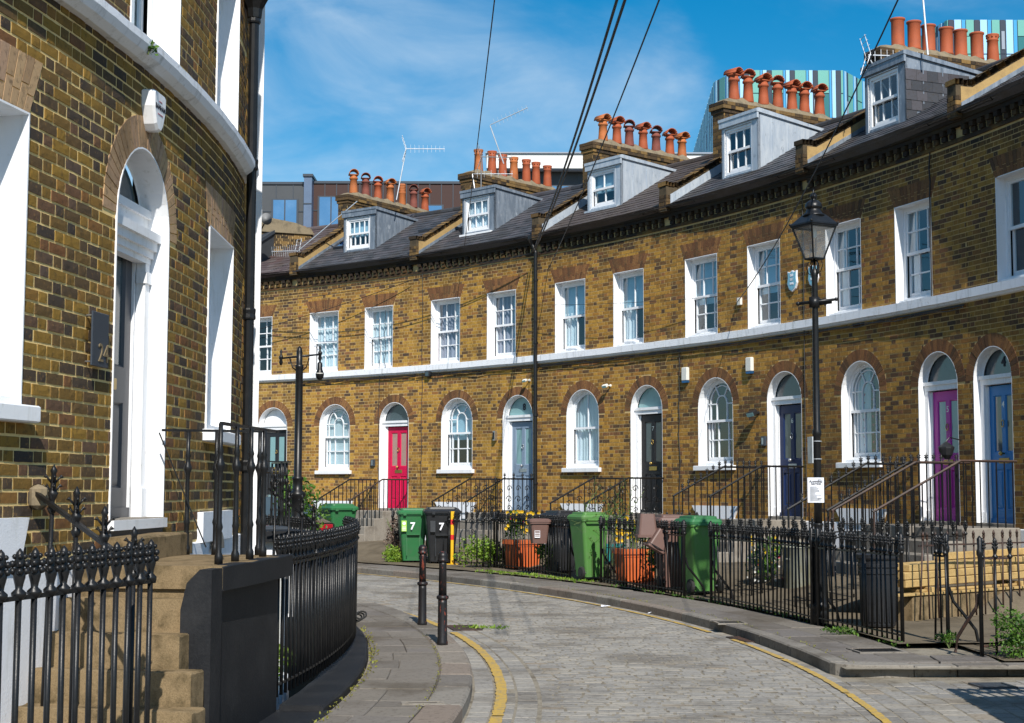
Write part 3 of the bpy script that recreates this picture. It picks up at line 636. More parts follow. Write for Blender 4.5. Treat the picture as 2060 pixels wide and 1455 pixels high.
# ------------------------------------------------------------------ railing pieces
def bar_mesh(name, h, rod=.011, fin=.2, fancy=True, mat='iron', lean=0., spear=False, seg=7):
    """one cast-iron railing bar, base at z=0, top of the finial at z=h"""
    m = MB(); z = h-fin
    m.lathe([(rod, 0), (rod, z)], seg=6)
    if spear: m.lathe([(rod*1.0, z), (rod*1.7, z+.03), (rod*1.2, z+.05), (rod*1.9, z+fin*.5), (rod*1.2, z+fin*.8), (.002, z+fin)], seg=6)
    else:
        s = fin/.2
        m.lathe([(rod, z), (rod*1.5, z+.006*s), (rod*2.3, z+.02*s), (rod*2.3, z+.03*s), (rod*1.1, z+.044*s), (rod*1.3, z+.06*s), (rod*1.9, z+.09*s), (rod*1.9, z+.105*s), (rod*1.25, z+.118*s), (rod*1.6, z+.15*s), (rod*1.1, z+.185*s), (.002, z+.2*s)], seg=seg)
        if fancy:
            for k, (zz, dx) in enumerate(((.112, 2.0), (.14, 2.1), (.168, 1.5))):
                for sx, sy in ((1, 0), (-1, 0), (0, 1), (0, -1)):
                    m.ball((sx*rod*dx, sy*rod*dx, z+zz*s), rod*(1.15 if k < 2 else .85), 6, 4)
    me = bpy.data.meshes.new(name)
    me.from_pydata(m.v, [], m.f); me.materials.append(M[mat]); me.polygons.foreach_set('use_smooth', [True]*len(m.f)); return me
BAR = bar_mesh('railing_bar', 1.06, .0115, .2); BAR_N = bar_mesh('railing_bar', 1.15, .0125, .2, seg=10)
BAR_SPEAR = bar_mesh('railing_bar', .98, .011, .1, mat='rust', spear=True)
def post_mesh(h, r=.02, mat='iron', baluster=False):
    m = MB()
    if baluster: m.lathe([(r*1.5, 0), (r*1.5, .05), (r, .07), (r, .2), (r*1.35, .22), (r*.95, .25), (r*.85, h*.62), (r*1.1, h*.66), (r*1.7, h*.69), (r*1.7, h*.71), (r*1.1, h*.74), (r*.9, h*.78), (r*1.2, h*.8), (r*.8, h*.83), (r*.8, h)], seg=10)
    else: m.lathe([(r, 0), (r, h-.2), (r*1.6, h-.17), (r*1.6, h-.14), (r*1.1, h-.12), (r*1.3, h-.03), (.003, h)], seg=8)
    me = bpy.data.meshes.new('post'); me.from_pydata(m.v, [], m.f); me.materials.append(M[mat]); me.polygons.foreach_set('use_smooth', [True]*len(m.f)); return me
POST = post_mesh(1.1); BALUSTER = post_mesh(.84, .017, baluster=True)
def fence(path, label, n, z0=.0, h=1., rail=.84, group='iron railings along the front areas', bar=None, posts=(0, -1), stay=None, lean=.012, railmat='iron', low=True, name='iron_railing', plinth=None):
    """path: function u(0..1) -> (point, outward unit)"""
    P0 = path(.5)[0]; t = thing(name, label, 'railing', (P0.x, P0.y, z0), group); rr = random.Random(int(P0.x*31+P0.y*7))
    bar = bar or BAR
    for i in range(n+1):
        p, nn = path(i/n); p = Vector((p.x, p.y, z0 if not plinth else z0))
        mw = Matrix.Translation(p) @ Matrix.Rotation(rr.gauss(0, lean), 4, 'X') @ Matrix.Rotation(rr.gauss(0, lean), 4, 'Y') @ Matrix.Rotation(rr.random()*.5, 4, 'Z')
        piece('railing_bar', bar, mw, t)
    pts = [path(k/24)[0] for k in range(25)]
    m = MB(); m.tube([Vector((q.x, q.y, z0+rail+rr.uniform(-.003, .003))) for q in pts], .013, 4); m.build('top_rail', railmat, t)
    if low: m = MB(); m.tube([Vector((q.x, q.y, z0+.08)) for q in pts], .011, 4); m.build('bottom_rail', railmat, t)
    for u in posts:
        p, nn = path(0 if u == 0 else 1)
        piece('post', POST, Matrix.Translation((p.x, p.y, z0-.02)), t)
        if stay:
            m = MB(); q = p+nn*.02
            m.tube([Vector((q.x, q.y, z0+.55)), Vector((q.x, q.y, z0+.42))+nn*.04, Vector((q.x, q.y, z0+.28))+nn*.16, Vector((q.x, q.y, z0+.14))+nn*.27, Vector((q.x, q.y, z0))+nn*.3], .017, 5); m.build('curved_stay', railmat, t)
    return t
def arcpath(c, r0, ph0, ph1, r1=None):
    r1 = r1 or r0
    def f(u):
        ph = ph0+(ph1-ph0)*u; r = r0+(r1-r0)*u
        return polar(c, r, ph), Vector((math.sin(ph), math.cos(ph), 0))
    return f
def linepath(a, b):
    a = Vector(a); b = Vector(b); d = (b-a).normalized()
    return lambda u: (a.lerp(b, u), Vector((-d.y, d.x, 0)))

# ------------------------------------------------------------------ ground, road, pavements
def grid(m, f, us, vs, r=None):
    for a, b in zip(us, us[1:]):
        for c, d in zip(vs, vs[1:]): m.quad(f(a, c), f(b, c), f(b, d), f(a, d), r)
def lin(a, b, n): return [a+(b-a)*i/n for i in range(n+1)]
m = MB(); grid(m, lambda r, p: polar(CI, r, p, -.16), [22.76, 28, 40, 90, 400], lin(2*PI, 0, 96)); g = struct(m.build('ground', 'asphalt'))
m = MB(); grid(m, lambda r, p: polar(CI, r, p, -1.35), [21.0, 22.76], lin(2.3, .6, 40)); struct(m.build('basement_area_floor', 'concrete_grey'))
m = MB(); grid(m, lambda z, p: polar(CI, 22.76, p, z), [-1.35, -.16, .0], lin(2.3, .6, 60)); struct(m.build('basement_area_wall', 'black_wall'))
def yard_z(r, ph):
    t = min(max((ph-.92)/.12, 0), 1); r1 = 29.3-.9*t; u = min(max((r-r1)/1.5, 0), 1); z = .02+.27*u*u*(3-2*u)
    if ph > 1.39: z = .03 + .03*min(max((r-28.2)/3, 0), 1)
    return z + .012*math.sin(r*7.3)*math.cos(ph*90)
m = MB(); grid(m, lambda r, p: polar(CO, r, p, yard_z(r, p)), [27.95, 28.3, 28.8, 29.1, 29.4, 29.7, 30, 30.3, 30.6, 31, 31.7, 32.5], [.4+.011*i for i in range(91)]+[1.4015, 1.41, 1.44, 1.47, 1.49])
struct(m.build('front_yard_ground', 'ground'))
m = MB(); grid(m, lambda r, p: polar(CO, r, p, .035), [32.5, 37, 60], lin(1.30, 1.49, 8)); struct(m.build('side_yard_ground', 'ground'))
# road: granite setts laid in radial courses, one piece each (the 300 largest in view as parts)
road = MB(); grid(road, lambda r, p: polar(CO, r, p, -.1025), [23.3, 25, 26.96, 33], lin(2.2, .4, 90)); road = struct(road.build('road', 'joint')); ROOT[road.name] = Vector((0, 0, 0))
settm = tmpl_mesh('sett', ([(.0, .0, 0), (1, 0, 0), (1, 1, 0), (0, 1, 0), (.04, .05, 1), (.96, .05, 1), (.96, .95, 1), (.04, .95, 1)], [(4, 5, 6, 7), (0, 1, 5, 4), (1, 2, 6, 5), (2, 3, 7, 6), (3, 0, 4, 7)]), 'sett')
SV, SF = [tuple(v.co) for v in settm.vertices], [tuple(p.vertices) for p in settm.polygons]
setts = []
def sett(r0, r1, p0, p1, CO=CO):
    fr = rfr(CO, (r0+r1)/2, (p0+p1)/2, -.118); w_ = (p1-p0)*(r0+r1)/2; d_ = r1-r0
    setts.append(fr @ Matrix.Translation((-w_/2, -d_/2, 0)) @ Matrix.Rotation(R_.gauss(0, .004), 4, 'X') @ Matrix.Diagonal((w_-.005, d_-.005, .018+R_.uniform(-.002, .002), 1)))
ph = .74; k = 0
while ph < 1.95:
    dp = R_.uniform(.098, .112)/25.4; r = 24.23-(CO.x-CI.x)*math.sin(ph)-(CO.y-CI.y)*math.cos(ph)
    first = R_.uniform(.08, .2)
    while r < 26.66:
        ln = first if first else R_.uniform(.13, .24); first = None; r2 = min(r+ln, 26.68)
        if 26.68-r2 < .06: r2 = 26.68
        sett(r, r2, ph, ph+dp-.00005); r = r2
    ph += dp; k += 1
for (ra, rb) in ((23.71, 23.88), (23.88, 24.05), (24.05, 24.22), (26.68, 26.80), (26.80, 26.93)):      # channel courses laid lengthwise
    ph = .74+R_.random()*.01
    while ph < 1.95: dp = R_.uniform(.2, .3)/ra; sett(ra, rb, ph, ph+dp, CI if ra < 25 else CO); ph += dp
r = 26.93
while r < 32:                                                                         # the mouth of the side turning
    dr = R_.uniform(.14, .19); ph = 1.552+R_.random()*.008
    while ph < 1.78: dp = R_.uniform(.19, .34)/r; sett(r, r+dr, ph, ph+dp); ph += dp
    r += dr
def inview(p): return p.y > 1 and abs(p.x/p.y) < .345 and p.y > 9.2
setts.sort(key=lambda M_: (not inview(M_.translation), M_.translation.y))
for i, M_ in enumerate(setts[:300]): piece('sett', settm, M_, road)
m = MB()
for M_ in setts[300:]: m.add([M_ @ Vector(v) for v in SV], SF)
stuff(m.build('sett_paving', 'sett', road))
def yline(r0, wd, p0, p1, gaps=(), CO=CO):
    m = MB(); n = int((p1-p0)*r0/.045); prev = None
    for i in range(n+1):
        p = p0+(p1-p0)*i/n; a = r0-wd/2+R_.uniform(-.007, .007); b = r0+wd/2+R_.uniform(-.007, .007)
        cur = (polar(CO, a, p, -.0915), polar(CO, b, p, -.0915))
        if prev and not any(g0 < p < g1 for g0, g1 in gaps) and R_.random() > .015: m.quad(prev[0], prev[1], cur[1], cur[0])
        prev = cur
    o = struct(m.build('yellow_line', 'yellow', road)); return o
del_ = None
yl = yline(23.93, .085, .80, 1.93, ((1.325, 1.352),), CI); yl2 = yline(26.79, .062, .80, 1.93, ((1.395, 1.425),))
for o in (yl, yl2): del o['kind']
# kerbs and flagstones
def slab(c, r0, r1, p0, p1, z0, z1, b=.012, g=.006):
    fr = rfr(c, (r0+r1)/2, (p0+p1)/2, 0); n = 4; rr = []
    m = MB(); pa = p0+g/r0; pb = p1-g/r0; ra = r0+g*.5; rb = r1-g*.5; q = b/r0; tz = [z1+R_.uniform(-.004, .004) for _ in range(4)]
    rows = []
    for i in range(n+1):
        t = i/n; p = pa+(pb-pa)*t; inn = q if i in (0, n) else 0; pi = p+(q if i == 0 else -q if i == n else 0); za = tz[0]*(1-t)+tz[1]*t; zb = tz[3]*(1-t)+tz[2]*t
        rows.append([polar(c, ra, p, z0), polar(c, ra, p, za-b), polar(c, ra+b, pi, za), polar(c, rb-b, pi, zb), polar(c, rb, p, zb-b), polar(c, rb, p, z0)])
    rnd = R_.random()
    for A, B in zip(rows, rows[1:]):
        for i in range(5): m.quad(A[i], A[i+1], B[i+1], B[i], rnd)
    m.add(rows[0], [(0, 1, 2, 3, 4, 5)], rnd); m.add(rows[-1], [(5, 4, 3, 2, 1, 0)], rnd); return m
m = MB(); grid(m, lambda r, p: polar(CO, r, p, -.022), [27.0, 28.1, 29.2], lin(1.548, .5, 60)); pvo = struct(m.build('outer_pavement', 'joint')); ROOT[pvo.name] = Vector((0, 0, 0))
m = MB(); grid(m, lambda r, p: polar(CI, r, p, -.022), [22.7, 23.6], lin(2.1, .7, 70)); pvi = struct(m.build('inner_pavement', 'joint')); ROOT[pvi.name] = Vector((0, 0, 0))
ph = .72
while ph < 1.533:
    dp = R_.uniform(.8, 1.15)/26.95
    if ph+dp > 1.518: dp = 1.535-ph
    slab(CO, 26.94, 27.12, ph, ph+dp, -.14, .002, .014).build('kerbstone', 'kerb', pvo); ph += dp
    if ph > 1.53: break
for (ra, rb, off) in ((27.12, 27.52, 0), (27.52, 27.92, .013)):
    ph = .70+off
    while ph < 1.528:
        dp = R_.uniform(.55, .95)/27.3
        if ph+dp > 1.52: dp = 1.534-ph
        slab(CO, ra, rb, ph, ph+dp, -.03, 0, .006, .004).build('flagstone', 'flag', pvo); ph += dp
ph = .95
while ph < 1.95: dp = R_.uniform(.7, 1.0)/23.6; slab(CI, 23.42, 23.70, ph, ph+dp, -.14, .004, .02, .004).build('kerbstone', 'kerb', pvi); ph += dp
ph = .95
while ph < 1.95:
    dp = R_.uniform(.45, .8)/23; sp_ = R_.choice([23.08, 23.15, 23.42, 23.02])
    slab(CI, 22.82, sp_, ph, ph+dp, -.03, 0, .006, .004).build('flagstone', 'flag', pvi)
    if sp_ < 23.4:
        h = dp*R_.uniform(.4, .6)
        if R_.random() < .5: slab(CI, sp_, 23.42, ph, ph+dp, -.03, 0, .006, .004).build('flagstone', 'flag', pvi)
        else:
            slab(CI, sp_, 23.42, ph, ph+h, -.03, 0, .006, .004).build('flagstone', 'flag', pvi); slab(CI, sp_, 23.42, ph+h, ph+dp, -.03, 0, .006, .004).build('flagstone', 'flag', pvi)
    ph += dp
# rounded corner and straight kerb of the side turning
cc = polar(CO, 27.5, 1.535); crn = []
def flatslab(poly, z0, z1, name, mat, par, b=.015):
    m = MB(); n = len(poly); cx = sum(p[0] for p in poly)/n; cy = sum(p[1] for p in poly)/n
    inn = [(p[0]+(cx-p[0])*b*3, p[1]+(cy-p[1])*b*3) for p in poly]
    vs = [(*p, z0) for p in poly]+[(*p, z1-b) for p in poly]+[(*p, z1) for p in inn]
    fs = [tuple(range(2*n, 3*n))]+[(i, (i+1) % n, (i+1) % n+n, i+n) for i in range(n)]+[(i+n, (i+1) % n+n, (i+1) % n+2*n, i+2*n) for i in range(n)]
    m.add(vs, fs, R_.random()); return m.build(name, mat, par)
flatslab([(2.788, 13.385), (2.815, 13.28), (2.89, 13.19), (3.02, 13.14), (3.22, 13.125), (3.46, 13.15), (3.44, 13.35), (3.16, 13.37), (2.972, 13.39)], -.14, .002, 'kerbstone', 'kerb', pvo, .004)
for a, b in ((3.47, 3.85), (3.86, 4.3), (4.31, 4.9), (4.91, 5.6)): flatslab([(a, 13.16+(a-3.47)*.13), (b, 13.16+(b-3.47)*.13), (b, 13.34+(b-3.47)*.13), (a, 13.36+(a-3.47)*.13)], -.14, -.01, 'kerbstone', 'kerb', pvo)
for q in ([(2.99, 13.41), (3.45, 13.37), (3.75, 13.42), (3.8, 13.95), (3.0, 13.85)], [(3.77, 13.42), (4.3, 13.48), (4.35, 14.0), (3.82, 13.95)]): flatslab(q, -.03, .0, 'flagstone', 'flag', pvo, .006)
m = MB(); m.quad((2.9, 13.3, -.024), (5.7, 13.5, -.024), (5.7, 16.0, -.024), (2.9, 14.2, -.024)); m.build('paving_bed', 'joint', pvo)
m = MB(); m.quad((4.36, 13.5, .0), (9.5, 14.2, .0), (9.5, 16.6, .034), (4.3, 15.2, .02)); m.build('yard_apron', 'ground', pvo)

# ------------------------------------------------------------------ small repeated shapes
def sweep(F, s0, s1, prof, name, mat, parent, n=None, wob=0.):
    """profile of (d,z) swept along the facade"""
    n = n or max(2, int((s1-s0)/.35)); m = MB(); rows = []
    for i in range(n+1):
        x = s0+(s1-s0)*i/n; w_ = R_.uniform(-wob, wob); rows.append([F.P(x, z+w_, d) for d, z in prof])
    for A, B in zip(rows, rows[1:]):
        for i in range(len(prof)): j = (i+1) % len(prof); m.quad(A[i], A[j], B[j], B[i])
    m.add(rows[0], [tuple(range(len(prof)))]); m.add(rows[-1], [tuple(range(len(prof)-1, -1, -1))])
    return m.build(name, mat, parent)
def plane_bricks(m, fr, w_, z0, z1, proud=.006, seed=0, course=.075, ztop=None):
    rr = random.Random(seed); k = 0; z = z0
    while z+course <= z1+.001:
        x = -(.169 if k % 2 else 0)-rr.random()*.02; st = rr.random() < .5
        while x < w_:
            wd = .215 if st else .1025; st = not st; a = max(x, 0); b = min(x+wd, w_); x += wd+.01
            if b-a > .02:
                if ztop and z+course > ztop((a+b)/2): continue
                m.box(a, b, -proud-rr.uniform(0, .004), .01, z+.005, z+course-.005, fr)
        z += course; k += 1
ZR = lambda d: 7.14+.593*(d+.16)
def pot(fr, kind, mat, parent, h=.52):
    m = MB()
    if kind == 'hood':
        m.lathe([(.115, 0), (.12, .03), (.105, h*.3), (.095, h*.62), (.118, h*.64), (.118, h*.7), (.1, h*.72), (.1, h*.84)], seg=12, fr=fr)
        q = fr @ Matrix.Rotation(math.radians(R_.uniform(15, 60)), 4, 'Z'); n = 8
        for ro, ri in ((.135, .115),):
            pr = [(ro*math.cos(PI*i/n), h*.84+ro*math.sin(PI*i/n)) for i in range(n+1)] + [(ri*math.cos(PI*i/n), h*.84+ri*math.sin(PI*i/n)) for i in range(n, -1, -1)]
            for i in range(n): m.prism([pr[i], pr[i+1], pr[2*n-i], pr[2*n+1-i]], -.17, .17, q)
        m.prism([(-.12, h*.84), (.12, h*.84), (.1, h*.8), (-.1, h*.8)], -.11, .11, q)
    elif kind == 'crown':
        m.lathe([(.115, 0), (.12, .03), (.105, h*.5), (.1, h*.76), (.112, h*.78), (.112, h*.81), (.1, h*.83), (.125, h*.97), (.125, h), (.095, h), (.09, h*.85)], seg=14, fr=fr)
        for i in range(10):
            a = 2*PI*i/10; m.box(-.012, .012, -.004, .002, -.012, .012, fr @ Matrix.Rotation(a, 4, 'Z') @ Matrix.Translation((0, -.118, h*.91)), r=.0)
    elif kind == 'louvre':
        m.lathe([(.1, 0), (.105, .03), (.1, h*.55), (.11, h*.57), (.11, h*.6)] + [v for k in range(5) for v in ((.085, h*(.61+k*.07)), (.105, h*(.63+k*.07)), (.105, h*(.655+k*.07)))] + [(.09, h)], seg=12, fr=fr)
    else:
        m.lathe([(.125, 0), (.13, .04), (.118, .06), (.118, h*.9), (.125, h*.92), (.138, h*.95), (.138, h), (.11, h), (.1, h*.9)], seg=14, fr=fr)
    return m.build('chimney_pot', mat, parent, True)
SLATE_T = ([(0, 0, 0), (1, 0, 0), (1, 1, 0), (0, 1, 0), (0, 0, 1), (1, 0, 1), (1, 1, .35), (0, 1, .35)], [(4, 5, 6, 7), (0, 1, 5, 4), (1, 2, 6, 5), (3, 0, 4, 7)])
class Flat:
    def __init__(s, m): s.m = m
    def fr(s, x, z=0., d=0.): return s.m @ Matrix.Translation((x, d, z))
W = 4.24
HOUSES = [
 # name, door, glass, fanlight, number, windows' style, roof, parapet side, pots, dormer
 dict(lab='terraced brick house at the far left with a black framed door and white painted fan', door='door_black_frame', glass='frost', fan='white', up=('pair', 'pair'), cols=(3, 3), gc='left', slate='slate_purple', par='render_tan', pots=None, dorm=None, style='panel'),
 dict(lab='terraced brick house with a crimson front door and wide slate roof', door='door_crimson', glass='frost_pink', fan='frost_dark', up=('net', 'net'), cols=(3, 3), gc='fullblind', gothic=True, slate='slate', par='render_tan', pots='hood', pc=('pot_orange', 'pot_dark', 'pot', 'pot_orange', 'pot_orange', 'pot_dark', 'pot'), dorm=('lead', 4, .0, 'halfblind', .95), style='panel'),
 dict(lab='terraced brick house with a pale grey door and a grey fanlight', door='door_grey', glass='frost', fan='frost', num=None, nf='8', up=('mauve', 'mauve'), cols=(3, 3), gc='halfblind', gothic=True, slate='slate', par='render_tan', pots='crown', pc=('pot_orange', 'pot', 'pot', 'pot_orange', 'pot', 'pot', 'pot'), dorm=('lead', 3, .0, 'net', .80), style='panel'),
 dict(lab='terraced brick house with a black front door and two-light windows', door='door_black', glass='frost_dark', fan='frost', num='7', up=('blind', 'blind'), cols=(2, 2), gc='net', slate='slate_brown', par='lead', pots='hood', pc=('pot_orange', 'pot', 'pot_dark', 'pot', 'pot_dark', 'pot', 'pot_orange'), dorm=('zinc', 2, .0, 'halfblind', .75), style='panel'),
 dict(lab='terraced brick house with a navy blue front door behind the tall lamp', door='door_navy', glass='frost_dark', fan='frost_dark', num='6', up=('halfblind', 'halfblind'), cols=(3, 3), gc='none', gothic=True, slate='slate', par='lead', pots='hood', pc=('pot',)*7, dorm=('zinc', 3, .0, 'none', .78), style='panel'),
 dict(lab='terraced brick house with a magenta front door and hearts in its arched window', door='door_magenta', glass='frost', fan='frost_dark', num='5', up=('left', 'left'), cols=(3, 3), gc='hearts', gothic=True, slate='slate', par='render_tan', pots='plain', pc=('pot',)*7, dorm=('lead', 3, .0, 'none', .72), style='panel'),
 dict(lab='brick house at the right edge with a bright blue front door', door='door_blue', glass='frost_dark', fan='frost_dark', num='4', nf='4', up=('none', 'none'), cols=(2, 2), gc='none', slate='slate', par='render_tan', pots=None, dorm=None, style='panel', mirror=True),
]
HG = 'brick houses of the outer crescent'
for i, H in enumerate(HOUSES):
    b = .873+.131*(i-3); F = Facade(CO, RO, b, +1); base = F.P(W/2, .3)
    t = thing('terraced_house', H['lab'], 'house', base, HG)
    if not H.get('mirror'):
        U = [dict(s0=.453, s1=1.434, z0=4.46, z1=6.0, ring=.32, onband=True), dict(s0=2.385, s1=3.345, z0=4.46, z1=6.0, ring=.32, onband=True)]
        G = dict(s0=.83, s1=1.88, z0=1.96, z1=3.62, arch=True, ring=.2); D = dict(s0=2.93, s1=3.925, z0=1.03, z1=3.60, arch=True, ring=.2)
    else:
        U = [dict(s0=.76, s1=1.8, z0=4.46, z1=5.98, ring=.32, onband=True), dict(s0=2.7, s1=3.7, z0=4.46, z1=6.0, ring=.32, onband=True)]
        G = dict(s0=2.2, s1=3.25, z0=1.96, z1=3.62, arch=True, ring=.2); D = dict(s0=.10, s1=1.02, z0=1.03, z1=3.56, arch=True, ring=.2)
    ops = U+[G, D]
    wall_skin(F, 0, W, -.1, 7.16, ops, .0035).build('wall', 'mortar', t)
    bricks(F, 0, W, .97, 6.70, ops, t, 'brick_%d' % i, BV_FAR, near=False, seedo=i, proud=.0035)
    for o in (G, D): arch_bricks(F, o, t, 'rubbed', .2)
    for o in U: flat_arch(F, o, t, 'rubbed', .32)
    # cornice: oversailing courses and dentil bricks
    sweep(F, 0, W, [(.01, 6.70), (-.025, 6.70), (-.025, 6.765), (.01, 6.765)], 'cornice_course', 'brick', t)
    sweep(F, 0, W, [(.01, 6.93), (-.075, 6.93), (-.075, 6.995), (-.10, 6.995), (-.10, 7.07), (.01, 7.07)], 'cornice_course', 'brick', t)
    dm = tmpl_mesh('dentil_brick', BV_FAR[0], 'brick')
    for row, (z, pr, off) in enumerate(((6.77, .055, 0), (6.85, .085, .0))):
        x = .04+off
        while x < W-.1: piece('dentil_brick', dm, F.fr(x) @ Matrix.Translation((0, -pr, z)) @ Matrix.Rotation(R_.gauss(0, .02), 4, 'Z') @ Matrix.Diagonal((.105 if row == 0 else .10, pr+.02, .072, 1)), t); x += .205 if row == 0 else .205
    sweep(F, -.01, W-.01, [(-.075, 4.325), (-.075, 4.455), (.0, 4.47), (.01, 4.325)], 'string_course', 'string', t, wob=.003)
    sweep(F, -.01, W-.01, [(.01, 4.27), (-.03, 4.285), (-.055, 4.325), (.01, 4.325)], 'string_moulding', 'string', t)
    sweep(F, 0, W, [(.008, .1), (-.018, .1), (-.018, .955), (.008, .97)], 'plinth', 'white_wall', t)
    gc = (G['s0']+G['s1'])/2
    m = MB(); m.prism([(-.52, .958), (.56, .958), (.70, 1.20), (-.70, 1.20)], -.05, .0, F.fr(gc)); m.build('basement_lintel', 'white_wall', t)
    m = MB(); fr = F.fr(gc); m.box(-.5, .5, -.024, -.012, .34, .86, fr); bw = m.build('basement_window', 'white', t)
    m = MB(); [m.box(x, x+.27, -.028, -.02, .38, .82, fr) for x in (-.46, -.135, .19)]; m.build('pane', 'frost_dark', bw)
    st = H['up']
    for k, o in enumerate(U): window(F, o, t, cols=H['cols'][k], rows=1 if H['cols'][k] == 2 else 2, curtain=st[k])
    window(F, G, t, cols=2 if not H.get('gothic') else 3, rows=1, gothic=H.get('gothic', False), curtain=H['gc'], inset=.13)
    door(F, D, t, H['door'], H['glass'], H.get('num'), H['style'], fanmat=H['fan'], numfan=H.get('nf'))
    # roof slope and its slates
    m = MB(); d0, d1 = -.2, 2.64
    grid(m, lambda x, d: F.P(x, ZR(d)-.02, d), lin(0, W, 12), [d0, d1]); grid(m, lambda x, d: F.P(x, ZR(2*d1-d)-.02, d), lin(0, W, 12), [d1, 5.4]); grid(m, lambda x, z: F.P(x, z, 5.4), lin(0, W, 6), [0, ZR(2*d1-5.4)])
    m.add([F.P(0, 7.0, .008), F.P(W, 7.0, .008), F.P(W, 7.14, -.2), F.P(0, 7.14, -.2)], [(0, 1, 2, 3)]); roof = m.build('roof', H['slate'], t)
    sm = tmpl_mesh('slate', SLATE_T, H['slate']); an = math.atan(.593); row = 0; sl = (d1-d0)/math.cos(an); y = -.02; lst = []
    while y < sl-.1:
        x = -.0 + (.125 if row % 2 else 0)-.25
        while x < W:
            a = max(x, .0); e = min(x+.247, W)
            if e-a > .05:
                d = d0+y*math.cos(an); fr = F.fr((a+e)/2, ZR(d), d); sc_ = 1+d/RO
                lst.append(fr @ Matrix.Rotation(an, 4, 'X') @ Matrix.Translation((-(e-a)*sc_/2, 0, -.012)) @ Matrix.Rotation(R_.gauss(0, .006), 4, 'Z') @ Matrix.Diagonal(((e-a-.004)*sc_, .19, R_.uniform(.012, .019), 1)))
            x += .25
        y += .18; row += 1
    lst.sort(key=lambda q: q.translation.z)
    for q in lst[:300]: piece('slate', sm, q, roof)
    m = MB()
    for q in lst[300:]: m.add([q @ Vector(v) for v in SLATE_T[0]], SLATE_T[1])
    if m.v: stuff(m.build('upper_slates', H['slate'], roof))
    nR = 10
    for k in range(nR):
        s0_, s1_ = W*k/nR, W*(k+1)/nR
        m = MB(); m.tube([F.P(s0_+.005, ZR(d1)-.0, d1), F.P(s1_-.005, ZR(d1)-.0, d1)], .075, 8); m.build('ridge_tile', H['slate'], roof)
    # gutter
    n = 14; m = MB(); pr = [(-.14+.062*math.cos(PI+PI*k/8), 7.135+.062*math.sin(PI+PI*k/8)-.0) for k in range(9)]+[(-.14+.052*math.cos(-PI*k/8), 7.135+.052*math.sin(-PI*k/8)) for k in range(9)]
    sweep(F, 0, W, pr, 'gutter', 'iron', t, 12)
    for x in (.9, 2.2, 3.5): sweep(F, x, x+.06, [(-.14+.072*math.cos(PI+PI*k/8), 7.137+.072*math.sin(PI+PI*k/8)) for k in range(9)], 'gutter_clip', 'iron', t, 2)
    # party-wall parapet with brick-on-edge coping
    fr = F.fr(0); fz = Matrix([fr.col[1], fr.col[0], fr.col[2], fr.col[3]]).transposed()    # x = into the building, y = along the street
    m = MB(); m.prism([(-.20, 7.02), (3.2, 7.02), (3.2, ZR(2.3)+.2), (2.64, ZR(2.64)+.2), (.1, ZR(.1)+.22), (-.20, ZR(.1)+.22)], -.11, .11, fz); pw = m.build('parapet', 'mortar_soot', t); m = MB(); plane_bricks(m, fr @ Matrix.Translation((-.11, -.205, 0)), .22, 7.05, 7.42, .004, i); plane_bricks(m, frame(fr @ Vector((.112, -.2, 0)), fr.col[1].to_3d(), -fr.col[0].to_3d()), .3, 7.05, 7.42, .004, i); stuff(m.build('parapet_bricks', 'brick_stack', pw))
    m = MB(); side = fr @ Matrix.Translation((.112, 0, 0))
    if H['par'] == 'render_tan':
        m.prism([(-.12, ZR(-.12)+.02), (2.6, ZR(2.6)+.02), (2.6, ZR(2.6)+.2), (.08, ZR(.08)+.2), (-.12, ZR(.08)+.2)], .112, .122, fz); m.build('parapet_render', 'render_tan', pw)
        m = MB(); m.prism([(-.12, ZR(-.12)+.0), (2.6, ZR(2.6)+.0), (2.6, ZR(2.6)+.075), (-.12, ZR(-.12)+.075)], .124, .132, fz); m.build('lead_flashing', 'lead', pw)
    else:
        d = -.1
        while d < 2.5:
            m.prism([(d, ZR(d)+.0), (d+.19, ZR(d+.19)+.0), (d+.19, ZR(d+.19)+.18), (d, ZR(d+.19)+.07)], .112, .12+.004*R_.random(), fz); d += .192
        m.build('stepped_flashing', 'zinc', pw)
    cb = tmpl_mesh('coping_brick', BV_FAR[0], 'brick_stack'); y = 0; dd = .05; cm = MB()
    top = [(-.22+.075*k, ZR(.1)+.225, 0) for k in range(4)] + [(.08+.068*k, ZR(.08+.068*k)+.225, an) for k in range(int(2.5/.068))]
    for (d, z, a) in top:
        q = fz @ Matrix.Translation((d, -.13, z)) @ Matrix.Rotation(-a, 4, 'Y') @ Matrix.Rotation(R_.gauss(0, .03), 4, 'X')
        me = bpy.data.objects.new('coping_brick', cb); bpy.data.objects.remove(me)
        piece('coping_brick', cb, q @ Matrix.Diagonal((.066, .26, .075+R_.uniform(0, .012), 1)), pw)
    # chimney stack on the party wall
    if H['pots']:
        (p0_, p1_, ph_) = {1: (34.52, 37.6, .57), 2: (34.46, 37.1, .54), 3: (34.2, 36.85, .54), 4: (34.05, 36.45, .60), 5: (34.35, 36.6, .48)}[i]; d0s = {1: 1.72, 2: 1.62, 3: 1.40, 4: 1.26, 5: 1.48}[i]; d1s = p1_-RO+.35; hw = .17; zb = 8.0; zt = 9.2
        m = MB(); m.box(d0s, d1s, -hw+.01, hw-.01, zb, zt+.05, fz); ck = m.build('chimney_stack', 'mortar', t)
        m = MB(); f2 = fr @ Matrix.Translation((-hw, d0s, 0)); plane_bricks(m, f2, 2*hw, zb, zt, seed=i)
        f3 = frame(fr @ Vector((hw, d0s, 0)), fr.col[1].to_3d(), -fr.col[0].to_3d()); plane_bricks(m, f3, d1s-d0s, zb+.0, zt, seed=i+9)
